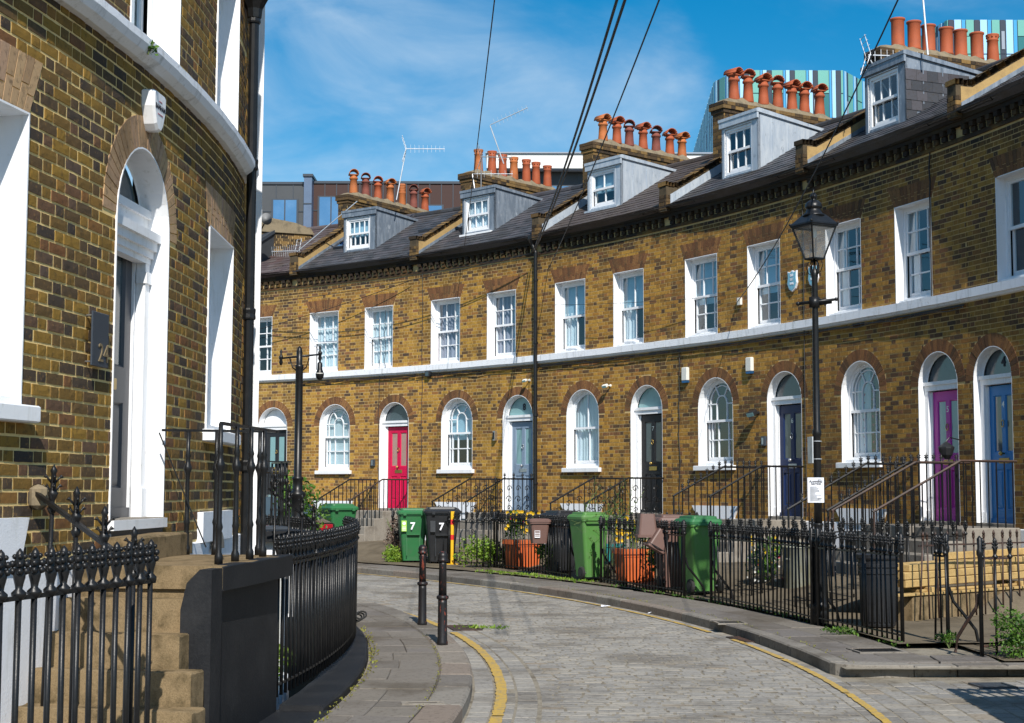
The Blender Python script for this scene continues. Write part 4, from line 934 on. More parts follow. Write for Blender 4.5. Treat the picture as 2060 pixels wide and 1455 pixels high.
        f4 = frame(fr @ Vector((-hw, d1s, 0)), -fr.col[1].to_3d(), fr.col[0].to_3d()); plane_bricks(m, f4, d1s-d0s, zb, zt, seed=i+19)
        stuff(m.build('stack_bricks', 'brick_stack', ck))
        m = MB()
        for k, (e, z) in enumerate(((.03, zt), (.06, zt+.078), (.06, zt+.156))):
            for (a, c_) in ((d0s-e, None),):
                x = d0s-e
                while x < d1s+e-.02:
                    l_ = R_.choice((.22, .11)); m.box(x, min(x+l_-.006, d1s+e), -hw-e-R_.uniform(0, .004), hw+e+R_.uniform(0, .004), z+.003, z+.072, fz); x += l_
        stuff(m.build('stack_cap_bricks', 'brick_stack', ck))
        m = MB(); zc = zt+.23
        n1, n2 = 26, 6
        def hump(a, c_):
            u = a/n1; v = c_/n2; x = d0s-.03+(d1s-d0s+.06)*u; y = (-hw-.03)+(2*hw+.06)*v; e = min(1, min(u, 1-u)*9)*min(1, min(v, 1-v)*3.2)
            return fz @ Vector((x, y, zc+.14*math.sqrt(max(e, 0))+(.03*math.sin(a*2.1+i)+.02*math.sin(a*5.3)*1)*e))
        for a in range(n1):
            for c_ in range(n2): m.quad(hump(a, c_), hump(a+1, c_), hump(a+1, c_+1), hump(a, c_+1))
        m.build('cement_flaunching', 'cement', ck, True)
        npot = 7
        for k in range(npot):
            d = p0_-RO+(p1_-p0_)*k/(npot-1)+R_.uniform(-.04, .04); kind = H['pots']
            if i == 1 and k == 4: kind = 'louvre'
            if i == 5 and k == 6: kind = 'crown'
            q = Matrix.Translation(fz @ Vector((d, R_.uniform(-.02, .02), zc+.10))) @ Matrix.Rotation(R_.gauss(0, .015), 4, 'X') @ Matrix.Rotation(math.radians(-18), 4, 'Z')
            pot(q, kind, H['pc'][k], ck, (ph_+.06)*R_.uniform(.96, 1.03))
    # dormer
    if H['dorm']:
        mat, cols, _, cur, sd = H['dorm']; dw = 1.12; df = .66; zt = 8.66 if i < 4 else 8.76
        f0 = F.fr(sd+dw/2, 0, df); fzd = Matrix([f0.col[1], f0.col[0], f0.col[2], f0.col[3]]).transposed(); h2 = dw/2; zb = ZR(df)-.05
        m = MB(); wx0, wx1 = -h2+.10, h2-.19; wz0, wz1 = ZR(df)+.05, zt-.17
        for (a, b_, c_, d_) in ((-h2, wx0, zb, zt), (wx1, h2, zb, zt), (wx0, wx1, wz1, zt), (wx0, wx1, zb, wz0)): m.box(a, b_, 0, .06, c_, d_, f0)
        for sx in (-1, 1): m.prism([(0.0, zb), (.0, zt), (1.6, ZR(df+1.6)-.05), (1.6, ZR(df+1.6)-.15)], sx*h2-(.03 if sx > 0 else 0), sx*h2+(.03 if sx < 0 else 0), fzd)
        dr = m.build('dormer', mat if i != 5 else 'lead', t)
        m = MB(); m.prism([(-.06, zt-.01), (-.06, zt+.05), (0, zt+.065), (1.72, ZR(df+1.6)+.02), (1.66, ZR(df+1.6)-.03)], -h2-.04, h2+.04, fzd); m.box(-h2-.03, h2+.03, -.045, .0, zt-.13, zt-.008, f0); m.build('dormer_roof', mat, dr)
        m = MB()
        for x in (.35, .75): m.prism([(x, ZR(df+x)), (x+.02, ZR(df+x)), (x+.02, zt-.05-x*.15), (x, zt-.05-x*.15)], h2+.001, h2+.012, fzd)
        m.build('lead_seam', mat, dr)
        if i == 5:                                                     # slate-hung cheek
            cs = tmpl_mesh('cheek_slate', SLATE_T, 'slate')
            for k in range(5):
                for q in range(6):
                    x = q*.22-(.11 if k % 2 else 0); z = ZR(df)+.02+k*.17; x0_ = max(x, 0)
                    lim = (zt-z-.02)/.26 if z+.17 > ZR(df+x) else 0
                    top = zt-(zt-ZR(df+1.6))/1.6*(x+.22)-.04
                    if z < ZR(df+x0_+.1)-.1 or z+.12 > top: continue
                    piece('cheek_slate', cs, f0 @ Matrix.Translation((h2+.004, x0_, z)) @ Matrix.Rotation(PI/2, 4, 'Z') @ Matrix.Rotation(PI/2, 4, 'X') @ Matrix.Diagonal((x+.216-x0_, .19, .014, 1)), dr)
        if i in (2, 3): obox('dormer_sill', 'white' if i == 2 else 'zinc', f0, -h2-.02, h2-.06, -.08, .02, wz0-.10, wz0-.05, dr)
        window(Flat(f0), dict(s0=wx0, s1=wx1, z0=wz0-.04, z1=wz1, deep=.42), t, cols=cols, rows=1, inset=.02, curtain=cur, sill=False)
    # front steps and their handrails
    sc_ = (D['s0']+D['s1'])/2; fr = F.fr(sc_); zg = .28 if i < 5 else .1
    m = MB(); nst = 4 if i < 5 else 5; going = .30; ld = .95; rise = (.985-zg)/(nst)
    stp = []
    for k in range(nst): y0 = -(0 if k == 0 else ld+going*(k-1)); y1 = -(ld+going*k); stp.append((y1, y0, .985-rise*k))
    sw = .62
    fs = obox('front_steps', 'concrete_grey', fr, -sw, sw, stp[0][0], -.02, 0.0, stp[0][2], t, .015)
    for (y1, y0, z) in stp[1:]: obox('step', 'concrete_grey' if i != 5 else 'concrete_grey', fr, -sw-.02, sw+.02, y1, y0+.001, 0.0, z, fs, .015)
    ht = .74 if i in (1, 2, 3) else .92
    names = {1: 'plain iron handrail beside the crimson door steps, {}', 2: 'scrolled iron handrail beside the pale grey door steps, {}', 3: 'scrolled iron handrail beside the black door steps, {}', 4: 'iron handrail beside the navy door steps, {}', 5: 'finialled iron handrail beside the magenta door steps, {}', 6: 'rusty iron handrail beside the bright blue door steps, {}', 0: 'iron handrail beside the far left door steps, {}'}
    for sx in (-1, 1):
        x = sx*(sw-.05); lab = names[i].format('left side' if sx < 0 else 'right side')
        rt = thing('handrail', lab, 'handrail', fr @ Vector((x, -ld, .3)), 'handrails of the front steps')
        yend = -(ld+going*(nst-1))-.02; rm_ = 'rust' if (i == 6 or (i == 1 and sx > 0)) else 'iron'
        zl = .985+ht; ze = zg+.28+ht*.9
        m = MB(); m.tube([fr @ Vector(p) for p in ((x, -.03, zl), (x, -ld+.02, zl), (x, yend-.12, ze))], .019, 5); m.build('top_rail', rm_, rt)
        y = -.10; k = 0
        while y > yend:
            zt = zl if y > -ld else zl+(ze-zl)*(-ld-y)/(-ld-yend+.12); zs = .985
            for (a, b_, z) in stp:
                if a <= y <= b_: zs = z
            m = MB()
            if i in (2, 3) and k % 2 == 1:
                hgt = zt-zs; 
                for (cz, rr_, sg) in ((zs+hgt*.72, .075, 1), (zs+hgt*.40, .09, -1), (zs+hgt*.16, .06, 1)):
                    m.tube([fr @ Vector((x, y+sg*(rr_*(1-q/14))*math.cos(q*.62), cz+(rr_*(1-q/14))*math.sin(q*.62))) for q in range(13)], .009, 4)
                m.tube([fr @ Vector((x, y, zs)), fr @ Vector((x, y, zt))], .007, 5); m.build('scroll_bar', 'iron', rt)
            else:
                m.tube([fr @ Vector((x, y, zs)), fr @ Vector((x, y, zt))], .011, 5); m.build('rail_bar', 'iron', rt)
                if i in (4, 5) and sx < 0 or (i in (2, 5) and sx > 0):
                    m = MB(); p = fr @ Vector((x, y, zt)); m.lathe([(.012, 0), (.022, .02), (.022, .03), (.011, .045), (.022, .08), (.011, .1), (.002, .15)], p, 7)
                    for zz in (.075, .105):
                        for q in (1, -1): m.ball((p.x+q*.02, p.y, p.z+zz), .011, 6, 4)
                    m.build('finial', 'iron', rt, True)
            y -= .13; k += 1
        m = MB(); m.tube([fr @ Vector((x, yend-.1, zg)), fr @ Vector((x, yend-.1, ze+.02))], .016, 6); m.build('newel', rm_, rt)

# ------------------------------------------------------------------ inner crescent: the near house (24) on the left
def phY(Y, r=22.0): return math.acos((Y-CI.y)/r)
FI = Facade(CI, RI, 1.80, -1); sI = lambda ph: (1.80-ph)*RI
hN = thing('near_terraced_house', 'curved dark yellow brick house filling the left edge, with a grey front door', 'house', FI.P(3, 0))
DI = dict(s0=2.56, s1=3.60, z0=1.30, z1=3.76, arch=True, ring=.22)
WL = dict(s0=.22, s1=1.30, z0=1.95, z1=3.56, ring=.34); WR = dict(s0=4.82, s1=5.92, z0=1.96, z1=3.55, ring=.34)
UL = dict(s0=.3, s1=1.3, z0=4.46, z1=6.0, ring=.32, onband=True); UM = dict(s0=2.72, s1=3.76, z0=4.46, z1=6.0, ring=.32, onband=True); UR = dict(s0=4.98, s1=6.05, z0=4.46, z1=6.0, ring=.32, onband=True)
opI = [DI, WL, WR, UL, UM, UR]
wall_skin(FI, -.9, 6.78, -1.35, 7.2, opI, .0045).build('wall', 'mortar_near', hN)
bricks(FI, -.9, 6.78, 1.11, 5.50, opI, hN, 'brick_near', BV_NEAR, proud=.004, near=True, seedo=3, jt=.016)
bricks(FI, -.9, 6.78, 5.51, 7.0, opI, hN, 'brick_near', BV_FAR, proud=.012, near=False, seedo=4, limit=0)
arch_bricks(FI, DI, hN, 'rubbed_near', .22, .062, proud=.014)
for o in (WL, WR, UL, UM, UR): flat_arch(FI, o, hN, 'rubbed_near', .34 if o['z1'] < 4 else .32, proud=.014)
sweep(FI, -.9, 6.80, [(-.05, 4.30), (-.10, 4.335), (-.125, 4.38), (-.125, 4.43), (-.06, 4.475), (.0, 4.485), (.012, 4.30)], 'string_course', 'string', hN, 60, .004)
sweep(FI, -.9, 6.78, [(.012, 7.0), (-.08, 7.0), (-.12, 7.2), (.012, 7.2)], 'cornice', 'brick', hN)
m = MB(); grid(m, lambda x, d: FI.P(x, 7.2+.55*(d+.15), d), lin(-.9, 6.78, 14), [-.15, 4.5]); m.build('roof', 'slate', hN)
sweep(FI, -.9, 2.14, [(.012, -1.3), (-.025, -1.3), (-.025, 1.09), (.012, 1.10)], 'plinth', 'white_wall', hN)
sweep(FI, 4.02, 6.78, [(.012, -1.3), (-.025, -1.3), (-.025, 1.09), (.012, 1.10)], 'plinth', 'white_wall', hN)
def blk(s0, s1, z0, z1, d0, d1, name, mat, par, n=3):
    return sweep(FI, s0, s1, [(d1, z0), (d0, z0), (d0, z1), (d1, z1)], name, mat, par, n)
blk(4.62, 5.92, 1.09, 1.32, -.045, .012, 'stepped_plinth', 'white_wall', hN)
m = MB(); fr = FI.fr(5.2); m.prism([(.26*math.cos(PI*i/12), 1.02+.16*math.sin(PI*i/12)) for i in range(13)], -.05, -.047, fr); m.build('arched_vent', 'concrete_grey', hN)
m = MB(); m.prism([(-.62, 1.09), (.42, 1.09), (.50, 1.34), (-.70, 1.34)], -.05, .0, FI.fr(.86)); m.build('basement_lintel', 'white_wall', hN)
for o, cu in ((WL, 'fullblind'), (WR, 'net'), (UL, 'net'), (UM, 'pair'), (UR, 'net')): window(FI, o, hN, cols=2, rows=1, curtain=cu, inset=.19)
dN = door(FI, DI, hN, 'door_stone_grey', 'frost_dark', style='single', inset=.185, jamb=.085, fanmat='frost_dark', knock=False)
m = MB(); fr = FI.fr((DI['s0']+DI['s1'])/2)
for sx in (-1, 1): m.box(sx*.465-.045, sx*.465+.045, .125, .185, 1.3, 3.06, fr); m.box(sx*.46-.055, sx*.46+.055, .11, .185, 1.3, 1.50, fr); m.box(sx*.46-.055, sx*.46+.055, .11, .185, 2.92, 3.0, fr)
for k, (e, z) in enumerate(((.0, 3.06), (.02, 3.10), (.045, 3.15), (.07, 3.21))): m.box(-.515, .515, .12-e, .2, z, z+.06, fr)
m.build('door_surround', 'white', hN)
blk(2.55, 3.61, 1.235, 1.298, -.04, .10, 'door_sill', 'white', hN); blk(2.57, 3.59, 1.13, 1.235, -.015, .06, 'slate_riser', 'graphite', hN)
# downpipe with hopper at the end of the wall, white quoin strip beyond it
def pipe(F, s_, d, z0, z1, parent, hopper=True, r=.04, lean=0.):
    m = MB(); m.tube([F.P(s_, z0, d), F.P(s_+lean, z1, d)], r, 10)
    z = z0+.3
    while z < z1: m.lathe([(r+.012, 0), (r+.016, .015), (r+.012, .05), (r+.016, .085), (r+.012, .1)], F.P(s_, z, d), 10); z += 1.35
    if hopper: m.lathe([(r, 0), (r+.02, .02), (r+.03, .1), (r+.085, .2), (r+.10, .24), (r+.085, .26), (r+.10, .30)], F.P(s_+lean, z1-.02, d), 8)
    return m.build('downpipe', 'iron', parent)
pipe(FI, 6.47, -.09, .0, 5.75, hN, True, .044)
m = MB(); m.tube([FI.P(6.47, 6.0, -.09), FI.P(6.47, 7.1, -.13)], .042, 10); m.build('downpipe', 'iron', hN)
# next inner house, mostly behind the curve
h2 = thing('neighbour_terraced_house', 'white edged brick house just beyond the black downpipe, seen edge on', 'house', FI.P(9, 0))
o2 = [dict(s0=9.0, s1=9.9, z0=1.3, z1=3.7, arch=True, ring=.2), dict(s0=10.6, s1=11.6, z0=1.95, z1=3.55, ring=.3), dict(s0=9.0, s1=9.9, z0=4.46, z1=6, ring=.3)]
wall_skin(FI, 6.79, 14.5, -1.35, 7.2, o2, .012).build('wall', 'mortar', h2); bricks(FI, 6.79, 14.5, 1.1, 7.0, o2, h2, 'brick', BV_FAR, near=False, seedo=8)
blk(8.3, 8.62, -.4, 7.1, -.085, .012, 'quoin_strip', 'white', h2)
for o in o2: (door if o.get('arch') else window)(*((FI, o, h2, 'door_black') if o.get('arch') else (FI, o, h2)))
m = MB(); grid(m, lambda x, d: FI.P(x, 7.2+.55*(d+.15), d), lin(6.78, 14.5, 14), [-.15, 4.5]); m.build('roof', 'slate', h2)
# entrance steps of the near house
st = thing('entrance_steps', 'worn brown concrete steps with a black painted side wall below the grey door', 'steps', polar(CI, 22.1, 1.66, 0))
def arcblock(r0, r1, p0, p1, z0, z1, name, mat, parent, n=6, b=.012):
    m = MB(); rows = []
    for i in range(n+1):
        p = p0+(p1-p0)*i/n; e = R_.uniform(-.004, .004); rows.append([polar(CI, r0, p, z0), polar(CI, r1, p, z0), polar(CI, r1, p, z1-b+e), polar(CI, r1-b, p, z1+e), polar(CI, r0, p, z1+e)])
    for A, B in zip(rows, rows[1:]):
        for i in range(5): j = (i+1) % 5; m.quad(A[i], A[j], B[j], B[i])
    m.add(rows[0], [(0, 1, 2, 3, 4)]); m.add(rows[-1], [(4, 3, 2, 1, 0)]); return m.build(name, mat, parent)
pL0, pL1 = phY(10.45), phY(8.85)
arcblock(RI+.01, 22.55, pL0, pL1, .92, 1.05, 'landing', 'concrete', st, 10)
arcblock(RI+.01, 22.36, pL0+.003, pL1-.0012, -1.3, .92, 'landing_base', 'concrete', st)
arcblock(RI+.03, 21.84, phY(10.5), phY(9.3), 1.052, 1.20, 'door_step', 'concrete', st)
for k in range(5):
    z = .87-.18*k; y1 = 8.85-.175*k; arcblock(RI+.01, 22.44 if k < 2 else 22.58+.08*(k-2), phY(y1), phY(y1-.185), -.1 if k < 4 else -.1, z, 'step', 'concrete', st, 8, .010)
arcblock(22.46, 22.553, pL0, pL1-.0004, .91, 1.053, 'landing_edge', 'black_wall', st, 8, .006)
arcblock(22.36, 22.485, pL0+.006, phY(8.75), -.1, .915, 'side_wall', 'black_wall', st, 8)
m = MB(); p0 = phY(8.72); fr = rfr(CI, 22.475, p0)
m.prism([(-.09, -.1), (-.09, .82), (-.055, .97), (.02, 1.045), (.09, 1.045), (.09, -.1)], -.09, .09, fr @ Matrix.Rotation(PI/2, 4, 'Z')); m.build('end_pier', 'black_wall', st)
arcblock(22.4, 22.84, phY(10.4), phY(6.2), -.1, .010, 'kerb_stone', 'black_wall', st, 12)
# landing railing: balusters and flat top rail
lr = thing('landing_railing', 'black landing railing of turned balusters beside the grey door', 'railing', polar(CI, 22.1, phY(10.5), 1.05), 'landing railings of the inner crescent')
def landing_rail(t, p_far, p_near, zb, nst_=5, tr=.86):
    r0, r1 = RI+.02, 22.44
    for r in (21.83, 22.03, 22.33): piece('baluster', BALUSTER, Matrix.Translation(polar(CI, r, p_far, zb)), t)
    for k in range(nst_):
        if k == 0: continue
        p = p_far+(p_near-p_far)*k/(nst_-1); piece('baluster', BALUSTER, Matrix.Translation(polar(CI, r1, p, zb)) @ Matrix.Rotation(R_.gauss(0, .01), 4, 'X'), t)
    m = MB(); m.tube([polar(CI, r0, p_far, zb+tr-.01), polar(CI, r1+.02, p_far, zb+tr-.02)], .012, 4); m.tube([polar(CI, r1, p_far-.0005, zb+tr-.02), polar(CI, r1, p_near, zb+tr-.02)], .014, 4)
    m.tube([polar(CI, r0, p_far+.003, zb+tr-.03), polar(CI, r0+.33, p_far+.001, zb+.05)], .006, 4)
    m.build('top_rail', 'iron', t)
landing_rail(lr, phY(10.38), phY(9.1), 1.05)
# sloping handrail with tall fleur-de-lis bars
FLEUR = bar_mesh('fleur_bar', 1.0, .012, .26, seg=10)
def fleur(h, t, p, tilt=0.):
    m = MB(); z = h-.27; m.lathe([(.0125, 0), (.0125, z)], seg=7); m.lathe([(.0125, z), (.02, z+.01), (.028, z+.03), (.02, z+.045), (.012, z+.06), (.015, z+.075), (.026, z+.10), (.03, z+.115), (.016, z+.13), (.014, z+.22), (.02, z+.235), (.002, z+.27)], seg=9)
    for a in range(4):
        q = Matrix.Rotation(a*PI/2+.4, 4, 'Z')
        for (zz, rr_, e) in ((z+.14, .03, .012), (z+.19, .034, .010)):
            m.tube([q @ Vector((.01, 0, zz-.02)), q @ Vector((rr_*.8, 0, zz)), q @ Vector((rr_*1.2, 0, zz+.02)), q @ Vector((rr_*1.35, 0, zz+.006))], [.007, .006, .007, e], 5)
    me = bpy.data.meshes.new('fleur_bar'); me.from_pydata(m.v, [], m.f); me.materials.append(M['iron']); me.polygons.foreach_set('use_smooth', [True]*len(m.f))
    piece('fleur_bar', me, Matrix.Translation(p) @ Matrix.Rotation(tilt, 4, 'Y'), t)
hr = thing('sloping_handrail', 'sloping black handrail with tall fleur-de-lis bars fixed to the brick wall by the steps', 'handrail', (-2.2, 7.9, .1))
A_ = Vector((-2.62, 8.36, 1.47)); B_ = Vector((-1.76, 7.50, 1.045))
m = MB(); m.tube([A_, B_], .016, 4); m.build('rail', 'iron', hr)
for u, h in ((.10, 1.57), (.36, 1.45), (.60, 1.35), (.84, 1.25)):
    p = A_.lerp(B_, u); fleur(h-.0, hr, Vector((p.x, p.y, .06)), .02 if u < .2 else 0)
obox('wall_socket', 'cement', frame(A_+Vector((-.0, .03, -.02)), (1, 0, 0), (0, 1, 0)), -.05, .05, -.04, .04, -.07, .07, hr, .025)

# near railings: left foreground and along the inner pavement
BAR_F = bar_mesh('railing_bar', 1.25, .0135, .215, seg=10)
nf = fence(arcpath(CI, 22.65, 1.925, 1.7645), 'black cast-iron railing in the left foreground in front of the white basement wall', 30, z0=.0, h=1.25, rail=1.045, bar=BAR_F, posts=(), low=False, lean=.004)
arcblock(22.55, 22.75, 1.95, 1.76, -.12, .02, 'plinth_stone', 'black_wall', nf, 16)
BAR_I = bar_mesh('railing_bar', 1.10, .0125, .2, seg=9)
cf = fence(arcpath(CI, 22.46, phY(10.4, 22.5), 1.315, 22.82), 'long curving black railing beyond the landing, following the inner pavement', 62, z0=.09, h=1.10, rail=.885, bar=BAR_I, posts=(-1,), low=True, lean=.004)
arcblock(22.5, 22.80, phY(10.3, 22.62), 1.18, -.12, .05, 'plinth_stone', 'black_wall', cf, 30, .02)
cf2 = fence(arcpath(CI, 22.62, 1.265, 1.0), 'far part of the curving inner railing, beyond the small gate gap', 36, z0=.09, h=1.06, rail=.87, bar=BAR, posts=(0, -1), lean=.006)
m = MB(); 
for k in range(3): c_ = polar(CI, 22.70+.02*k, 1.435+.003*k, .24+.02*k); m.tube([c_+Vector((.05*math.cos(a), .09*math.sin(a), .03*math.sin(a))) for a in [2*PI*q/14 for q in range(15)]], .009, 5)
tag(m.build('bicycle_lock', 'rubber'), 'looped black cable lock hanging on the end of the curved railing', 'lock')
# second landing further along the inner side
s2 = thing('far_entrance_steps', 'dark landing slab of the next inner house behind the curved railing', 'steps', polar(CI, 22.1, 1.22, 0))
arcblock(RI+.01, 22.48, 1.185, 1.30, .88, 1.0, 'landing', 'black_wall', s2, 8); arcblock(RI+.02, 22.3, 1.19, 1.295, .0, .88, 'landing_base', 'white_wall', s2)
arcblock(21.7, 22.35, 1.22, 1.26, 1.0, 1.03, 'door_mat', 'graphite', s2, 2)
lr2 = thing('landing_railing', 'smaller black landing railing farther away, right of the downpipe', 'railing', polar(CI, 22.1, 1.2, 1.0), 'landing railings of the inner crescent')
landing_rail(lr2, 1.235, 1.185, 1.0, 6, .86)
hr2 = thing('sloping_handrail', 'sloping handrail with fleur-de-lis bars behind the curved railing near the old lamp post', 'handrail', polar(CI, 22.3, 1.3, 0))
A2 = polar(CI, 21.9, 1.33, 1.50); B2_ = polar(CI, 22.55, 1.30, 1.05); m = MB(); m.tube([A2, B2_], .014, 4); m.build('rail', 'iron', hr2)
for u, h in ((.12, 1.60), (.4, 1.48), (.66, 1.36), (.9, 1.25)): p = A2.lerp(B2_, u); fleur(h, hr2, Vector((p.x, p.y, .08)))

# ------------------------------------------------------------------ fences along the outer pavement
def P_(x, y, z=0.): return Vector((x, y, z))
OUT = [
 (28.95, .845, 28.9, .968, 18, 'black railing behind the green and black bins marked 7', None),
 (28.85, .9735, 28.2, 1.098, 26, 'black railing in front of the first orange flower planter', 1),
 (28.16, 1.138, 27.95, 1.252, 26, 'black railing in front of the second orange planter, between the two mid green bins', 1),
 (27.92, 1.286, 27.88, 1.405, 26, 'black railing left of the tall lamp, in front of the grey dustbin', 1),
 (27.9, 1.410, 28.05, 1.484, 17, 'black railing right of the tall lamp, in front of the ribbed bin', None)]
for (r0, p0, r1, p1, n, lab, stay) in OUT:
    fence(arcpath(CO, r0, p0, p1, r1), 'waist-high '+lab, n, z0=.01, h=1.06, rail=.85, stay=stay, lean=.014, posts=(0, -1))
fence(linepath((4.18, 15.05, 0), (4.23, 14.78, 0)), 'short end piece of iron railing with a bent stay, right of the ribbed bin', 2, z0=.01, rail=.85, stay=1, lean=.02, posts=(-1,))
fence(linepath((4.27, 13.86, 0), (4.60, 14.05, 0)), 'rusted gate-end railing posts beside the weed bush at the right edge', 2, z0=.01, rail=.87, stay=1, lean=.03, railmat='rust', posts=(0,))
fence(linepath((4.56, 17.02, 0), (7.2, 19.1, 0)), 'rusty spear-topped railing in front of the stacked timber', 19, z0=.06, rail=.82, bar=BAR_SPEAR, railmat='rust', lean=.02, posts=(), low=False)
for i, (ph_, lab) in enumerate(((.9765, 'left of the first orange planter'), (1.103, 'beside the left mid green bin'), (1.2745, 'beside the right mid green bin'), (1.345, 'behind the grey dustbin'))):
    a = polar(CO, 28.35, ph_); b_ = polar(CO, 30.9, ph_-.012); fence(linepath(a, b_), 'black dividing railing running back to the house, '+lab, 15, z0=.06, rail=.85, lean=.02, posts=(), group='dividing railings between the front yards')
# low wall, timber stack
lw = thing('retaining_wall', 'low rendered concrete wall behind the rusty railing', 'wall', (5.8, 18.2, 0)); d_ = Vector((2.6, 2.1, 0)).normalized(); n_ = Vector((-d_.y, d_.x, 0))
fw = frame((4.52, 17.15, .0), d_, n_); obox('wall', 'render_tan', fw, 0, 4.5, 0, .35, 0, .31, lw, .012); lw.children[0].data.materials[0] = M['concrete']
m = MB(); grid(m, lambda a, b_: fw @ Vector((a, b_, .295)), lin(0, 6, 4), lin(.3, 1.3, 4)); m.build('raised_ground', 'ground', lw)
ts = thing('timber_stack', 'stack of new sawn timber beams lying on the low wall', 'timber', fw @ Vector((1.5, .3, .4)))
for row in range(4):
    for k in range(3):
        if row == 3 and k != 2: continue
        x0 = -.12+.42*R_.random()+.05*row; y0 = .06+k*.122+R_.uniform(0, .012); z0 = .40+row*.088
        if row == 3 and k == 0: continue
        f5 = fw @ Matrix.Translation((x0, y0, z0)) @ Matrix.Rotation(R_.gauss(0, .006), 4, 'Z') @ Matrix.Rotation(-.012, 4, 'Y'); obox('beam', 'timber', f5, 0 if row < 3 else .9, 3.6, 0, .10, 0, .084, ts, .008)
for x in (.35, 2.2): obox('bearer', 'timber', fw, x, x+.09, .02, .42, .312, .398, ts, .004)
lp = thing('loose_planks', 'two loose planks lying in front of the timber stack', 'timber', fw @ Vector((1, -.05, .33)))
for k in range(2): obox('plank', 'timber', fw @ Matrix.Rotation(.012*k, 4, 'Z'), -.28+.5*k, 3.9, -.02+.08*k, .10+.08*k, .314+.03*k, .342+.03*k, lp, .004)

# ------------------------------------------------------------------ bins
def wheelie(loc, a, mat, lidmat, label, num=None, w_=.56, dp=.66, h=1.0, group='wheelie bins', open_=0., lab2=False):
    t = thing('wheelie_bin', label, 'wheelie bin', loc, group); fr = yaw(loc, a)
    m = MB(); b = .05; hw = w_/2; hd = dp/2
    def ring(s, z, fwd=0.):
        pts = []
        for (sx, sy, a0) in ((1, 1, 0), (-1, 1, 1), (-1, -1, 2), (1, -1, 3)):
            for q in range(4): t_ = (a0+q/3)*PI/2; pts.append(fr @ Vector((sx*(hw*s-b)+b*math.cos(t_), sy*(hd*s-b)+b*math.sin(t_)+fwd, z)))
        return pts
    rs = [ring(.70, .03, .04), ring(.72, .10, .04), ring(.80, .35, .03), ring(.99, h*.93, 0), ring(1.04, h*.935, 0), ring(1.04, h*.965, 0)]
    for A, B in zip(rs, rs[1:]):
        n = len(A); o = len(m.v); m.add(A+B, [(i, (i+1) % n, (i+1) % n+n, i+n) for i in range(n)])
    m.add(rs[0], [tuple(range(15, -1, -1))]); m.add(rs[-1], [tuple(range(16))]); body = m.build('body', mat, t, False)
    m = MB()  # moulded front recess rib
    for sx in (-1, 1): m.box(sx*.13-.008, sx*.13+.008, -hd*.84-.012, -hd*.7, .12, .55, fr @ Matrix.Rotation(-.055, 4, 'X'))
    m.box(-.13, .13, -hd*.84-.045, -hd*.7, .548, .562, fr @ Matrix.Rotation(-.0, 4, 'X')); m.build('body_rib', mat, body)
    lid = MB(); L_ = [ring(1.09, h*.962, -.01), ring(1.10, h*1.0, -.01), ring(1.0, h*1.035, 0), ring(.86, h*1.045, 0), ring(.84, h*1.075, 0), ring(.5, h*1.085, 0)]
    for A, B in zip(L_, L_[1:]): n = len(A); lid.add(A+B, [(i, (i+1) % n, (i+1) % n+n, i+n) for i in range(n)])
    lid.add(L_[-1], [tuple(range(16))]); lid.add(L_[0], [tuple(range(15, -1, -1))])
    for sx in (-1, 1): lid.box(sx*.18-.03, sx*.18+.03, -hd-.06, -hd+.02, h*.94, h*1.0, fr)
    ld = lid.build('lid', lidmat, t)
    hb = MB(); hb.tube([fr @ Vector(p) for p in ((-hw*.8, hd, h*.93), (-hw*.8, hd+.09, h*.96), (hw*.8, hd+.09, h*.96), (hw*.8, hd, h*.93))], .016, 6); hb.build('handle', lidmat, t)
    for sx in (-1, 1):
        m = MB(); q = fr @ Matrix.Translation((sx*(hw*.98), hd*.78, .1)) @ Matrix.Rotation(PI/2, 4, 'Y')
        m.lathe([(.03, -.028), (.085, -.028), (.10, -.02), (.10, .02), (.085, .028), (.03, .028)], seg=16, fr=q); wl = m.build('wheel', 'rubber', t)
        m = MB(); m.lathe([(.01, -.033), (.055, -.033), (.06, -.02), (.06, .033), (.01, .034)], seg=10, fr=q); m.build('hub', 'plastic_black', wl)
    m = MB(); m.tube([fr @ Vector((-hw, hd*.78, .1)), fr @ Vector((hw, hd*.78, .1))], .011, 6); m.build('axle', 'chrome', t)
    if num:
        f2 = fr @ Matrix.Translation((-.02, -hd*.93-.012, .72)) @ Matrix.Rotation(-.098, 4, 'X'); textmesh(num, .20, f2 @ Matrix.Rotation(PI/2, 4, 'X'), 'whitesticker', body, 'number_sticker', bold=True)
        m = MB(); q = f2 @ Matrix.Translation((-.17, 0, 0)); m.box(-.05, .05, -.004, .0, -.10, .12, q); m.build('sticker', 'limesticker' if lab2 else 'plastic_black', body)
        if lab2: m = MB(); m.lathe([(.018, 0), (.032, 0), (.032, .002), (.018, .002)], seg=14, fr=q @ Matrix.Translation((0, -.006, .06)) @ Matrix.Rotation(PI/2, 4, 'X')); [m.box(-.035, .035, -.006, -.0045, z, z+.012, q) for z in (-.08, -.05, -.02)]; m.build('sticker_print', 'whitesticker', body)
    return t
wheelie((-2.02, 30.9, .03), .14, 'green_bin', 'green_bin', 'dark green wheelie bin numbered 7 beside a black one', '7', lab2=True, w_=.58)
wheelie((-1.42, 30.55, .03), .12, 'plastic_black', 'plastic_black', 'black wheelie bin numbered 7 beside a dark green one', '7', w_=.68, dp=.78, h=1.03)
wheelie((1.27, 25.0, .05), PI+.4, 'lime_bin', 'lime_bin', 'mid green wheelie bin standing in the gap right of the first planter', w_=.48, dp=.56)
wheelie((.88, 26.6, .05), PI+.5, 'plastic_black', 'plastic_black', 'black wheelie bin behind the railing, left of the mid green bin', w_=.5, dp=.56)
